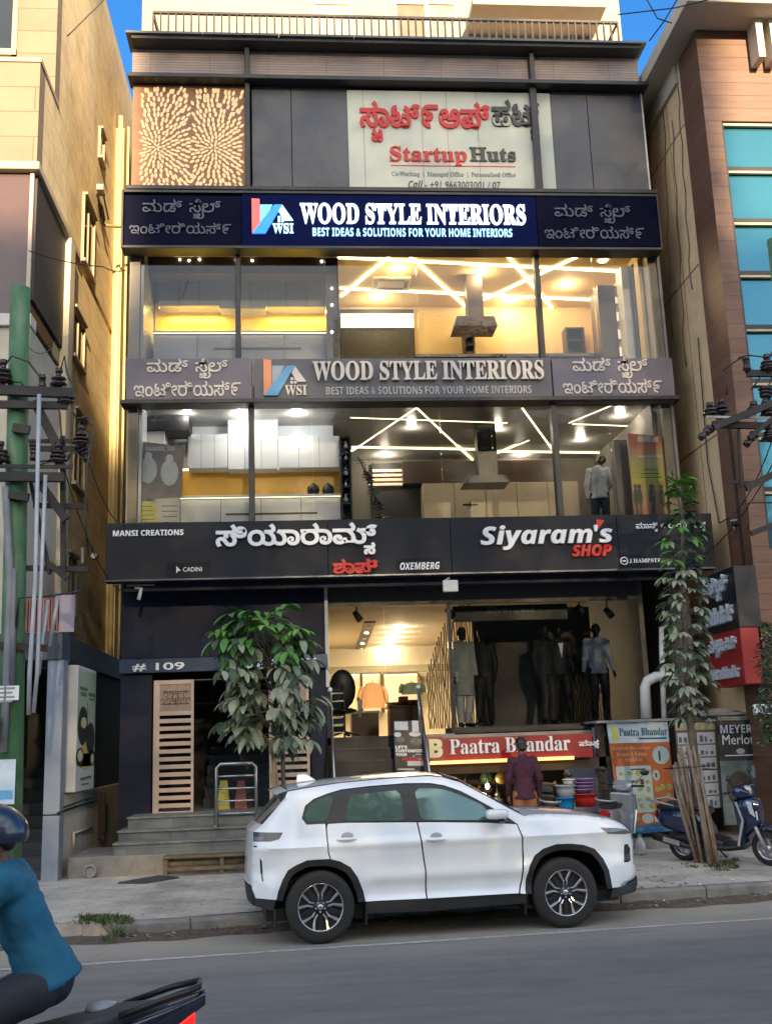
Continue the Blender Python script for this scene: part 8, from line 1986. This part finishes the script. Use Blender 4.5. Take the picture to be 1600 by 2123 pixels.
# small white sign at the right edge, ledges over the boards
a, b, c, d = rect(1562, 1459, 1640, 1480, 15.9); t5 = thing('small_sign', 'small white sign with blue letters among the dark leaves at the right edge', 'sign', ((a+b)/2, 15.9, c))
MB().box(a, b, 15.9, 15.95, c, d).build('panel', M_['white'], t5); mb = MB(); sign_text(mb, 'Moover', 1568, 1463, 1630, 1478, 15.9, style='serif', bold=.01, depth=.004); mb.build('lettering', mat('navy_letters', (.02, .05, .16), .5), t5)
t6 = thing('awning', 'stacked pale concrete ledges over the poster boards', 'awning', tuple(at(1460, 1495, 17.45)))
lm = mat('ledge_concrete', (.33, .33, .32), .8, var=.2, grime=.4)
for q in ((1440, 1478, 1548, 1484), (1476, 1486, 1545, 1492), (1452, 1491, 1560, 1496)):
    a, b, c, d = rect(*q, 17.45); MB().box(a, b, 17.2, 17.9, c, d).build('ledge', lm, t6, bevel=.01)
p0, p1, p2 = at(1450, 1478, 17.4), at(1494, 1467, 17.4), at(1546, 1476, 17.4); mb = MB(); mb.prism([p0, p1, p2], (0, .5, 0)); mb.build('cap', lm, t6, fixn=True)
a, b, c, d = rect(1228, 1492, 1400, 1497, 17.5); MB().box(a, b, 17.3, 18.2, c, d).build('roof_sheet', mat('sheet_grey', (.24, .25, .26), .5, metal=.3, var=.2), t6)
# dark frame posts between boards and the low platform they stand on
for px in (1394, 1248):
    a, b, c, d = rect(px-7, 1496, px+8, 1735, 17.5); tag(MB().box(a, b, 17.42, 17.55, KZ, d).build('board_post', M_['rust'], None), 'dark upright post '+('between the orange and white boards' if px > 1300 else 'left of the orange board'), 'post')
pl = thing('platform', 'low concrete platform under the poster boards', 'platform', (at(1400, 1750, 16.9).x, 16.9, KZ-.1))
MB().box(at(1275, 1750, 16.9).x, 9.5, 16.95, 18.0, KZ-.1, KZ+.17).build('slab', con, pl, bevel=.02, seg=2)
# bluish side wall prints by the cookware shop
a, b, c, d = rect(1232, 1508, 1254, 1640, 17.6); t7 = thing('price_banner', 'narrow grey banner with small pictures right of the red sign', 'banner', ((a+b)/2, 17.6, c)); MB().box(a, b, 17.6, 17.62, c, d).build('print', mat('banner_bluegrey', (.26, .29, .35), .6, var=.15), t7)
mb = MB()
for k in range(5): mb.box(a+.03, b-.04, 17.594, 17.598, d-.38-.16*k, d-.28-.16*k)
mb.build('picture', mat('picture_dark', (.09, .10, .13), .6, var=.3), t7)
# bench, mat, rail barrier
bw_ = mat('weathered_wood', (.15, .105, .06), .75, var=.35, vs=6, stretch=.5, grime=.4)
by = 16.15; x0 = at(338, 1790, by).x; x1 = at(522, 1790, by).x; zt = at(420, 1772, by).z
t8 = thing('bench', 'low weathered wooden bench before the stone steps', 'bench', ((x0+x1)/2, by, KZ))
MB().box(x0, x1, by-.02, by+.13, zt-.04, zt).build('seat_plank', bw_, t8, bevel=.005); MB().box(x0, x1, by+.15, by+.28, zt-.04, zt).build('seat_plank', bw_, t8, bevel=.005)
for x in (x0+.03, x0+(x1-x0)*.66, x1-.05):
    for yy in (by+.02, by+.22): MB().box(x-.03, x+.03, yy, yy+.05, KZ, zt-.042).build('leg', bw_, t8)
zl = at(420, 1796, by).z
MB().box(x0+.06, x1-.08, by+.0, by+.04, zl-.05, zl).build('stretcher', bw_, t8); MB().box(x0+.06, x1-.08, by+.24, by+.28, zl-.05, zl).build('stretcher', bw_, t8)
mp = [atz(245, 1832, KZ+.03), atz(300, 1832, KZ+.03), atz(372, 1821, KZ+.03), atz(330, 1817, KZ+.03)]
tag(MB().prism(mp, (0, 0, .02)).build('rubber_mat', mat('dark_mat', (.045, .047, .05), .8, var=.3), None, fixn=True), 'dark flat mat lying on the pavement at the bench end', 'mat')
by = 16.95; a, b, c, d = rect(449, 1583, 531, 1680, by); z0 = zs[2]+.002
t9 = thing('rail_barrier', 'steel pipe rail barrier standing on the steps before the dark doorway', 'barrier', ((a+b)/2, by, z0))
MB().tube([(a, by, z0), (a, by, d-.06), (a+.06, by, d), (b-.06, by, d), (b, by, d-.06), (b, by, z0)], .024, 10).build('frame', M_['steel'], t9)
for k in range(4): z = d-(d-z0)*(.20+.20*k); MB().tube([(a, by, z), (b, by, z)], .014, 8).build('bar', M_['steel'], t9)
for s in (a, b): MB().bar((s, by-.25, z0+.015), (s, by+.25, z0+.015), .04, .03).build('foot', M_['steel'], t9)
for i, (px, col, lab) in enumerate(((464, (.36, .30, .03), 'yellow cleaning sign standing behind the rail barrier'), (500, (.16, .03, .02), 'dark red folded board behind the rail barrier'))):
    q = rect(px-14, 1618, px+14, 1682, FY+.2); tag(MB().prism([(q[0]+.05, FY+.2, q[3]), (q[1]-.05, FY+.2, q[3]), (q[1], FY+.1, zLand+.001), (q[0], FY+.1, zLand+.001)], (0, .03, 0)).build('floor_sign', mat('floor_sign_%d' % i, col, .5, var=.1), None, fixn=True, bevel=.005), lab, 'sign')
# buckets, tub and basins
def tubby(name, label, cat, px, py_bot, Y, r0, r1, h, m, rim=.012, handle=False, zbase=None, group=None):
    p = at(px, py_bot, Y); z = p.z if zbase is None else zbase; t = thing(name, label, cat, (p.x, Y, z), group)
    MB().lathe([(0, 0), (r0, 0), (r0+(r1-r0)*.55, h*.55), (r1, h-.02), (r1+rim, h-.02), (r1+rim, h), (r1-.004, h), (r1-.01, h-.03), (r0-.01, .012), (0, .012)], (p.x, Y, z), 26, cap=False).build('shell', m, t)
    if handle: MB().tube([(p.x+r1*1.03*cos(k*pi/10), Y-.02, z+h*.9-.10*sin(k*pi/10)) for k in range(11)], .005, 6).build('handle', M_['steel'], t)
    return t, p.x, z+h
by = 16.9
crz = at(1180, 1688, by).z
st2 = thing('display_stand', 'dark low stand carrying the buckets and tubs before the cookware shop', 'stand', (at(1190, 1700, by).x, by, KZ))
a, b = at(1150, 1690, by).x, at(1245, 1690, by).x; MB().box(a, b, by-.2, by+.25, crz-.04, crz-.002).build('top', M_['rust'], st2)
for x in (a+.04, b-.04):
    for yy in (by-.18, by+.22): MB().box(x-.02, x+.02, yy-.02, yy+.02, KZ, crz-.041).build('leg', M_['rust'], st2)
_, x, z = tubby('bucket', 'bright blue plastic bucket beside the red tub', 'bucket', 1173, 1688, by, .115, .145, .26, mat('blue_plastic', (.01, .20, .50), .35, var=.05), handle=True)
_, x, z = tubby('bucket', 'clear grey bucket stacked on the blue bucket', 'bucket', 1173, 1660, by, .13, .15, .18, mat('grey_plastic', (.36, .40, .45), .35, var=.1), zbase=z+.001)
MB().lathe([(0, 0), (.07, 0), (.075, .06), (.05, .065), (0, .07)], (x+.02, by, z+.0), 14)
tubby('pot', 'white enamel pot on top of the stacked buckets', 'pot', 1179, 1640, by, .075, .085, .09, mat('enamel_white', (.6, .62, .62), .3, var=.1), zbase=z+.001)
_, x, z = tubby('tub', 'red plastic tub beside the blue bucket', 'tub', 1213, 1672, by, .15, .185, .20, mat('red_plastic', (.42, .02, .012), .35, var=.06))
zz = z+.0; pm_ = mat('purple_plastic', (.21, .12, .27), .4, var=.1)
for k, lab in enumerate(('purple basin, lowest in the pile on the red tub', 'purple basin, second from the bottom of the pile on the red tub', 'purple basin, second from the top of the pile on the red tub', 'purple basin, topmost on the pile over the red tub')):
    tubby('basin', lab, 'basin', 1208+k*1.5, 1640, by, .105, .15, .075, pm_, zbase=zz-.001+.052*k, rim=.018)
tubby('bucket', 'small pale blue bucket in front of the bright blue bucket', 'bucket', 1161, 1690, by-.3, .06, .075, .16, mat('pale_blue_plastic', (.25, .42, .55), .4), zbase=crz-.05)
MB().box(at(1150, 1690, by-.3).x, at(1170, 1690, by-.3).x, by-.4, by-.201, crz-.08, crz-.051).build('shelf', M_['rust'], st2)
# clear bottle jar standing at the platform by the car's nose
p = at(1326, 1752, 16.3)
t = thing('water_jar', 'clear plastic water jar on the ground before the orange board', 'jar', (p.x, 16.3, KZ+.05))
MB().lathe([(0, 0), (.075, 0), (.08, .03), (.08, .16), (.055, .21), (.03, .235), (.03, .26), (0, .26)], (p.x, 16.3, KZ+.04), 18, cap=False).build('body', mat('clear_plastic', (.48, .52, .52), .1, var=.2, vs=20, alpha=.55), t); MB().lathe([(0, .26), (.034, .26), (.034, .285), (0, .285)], (p.x, 16.3, KZ+.04), 12).build('cap', mat('cap_green', (.05, .3, .22), .4), t)
# rusty frame and post between beige building and the shop
p = at(300, 1820, 16.4)
if _LO is not None: bpy.data.curves.remove(_LO.data)
bpy.data.scenes.remove(_LS)
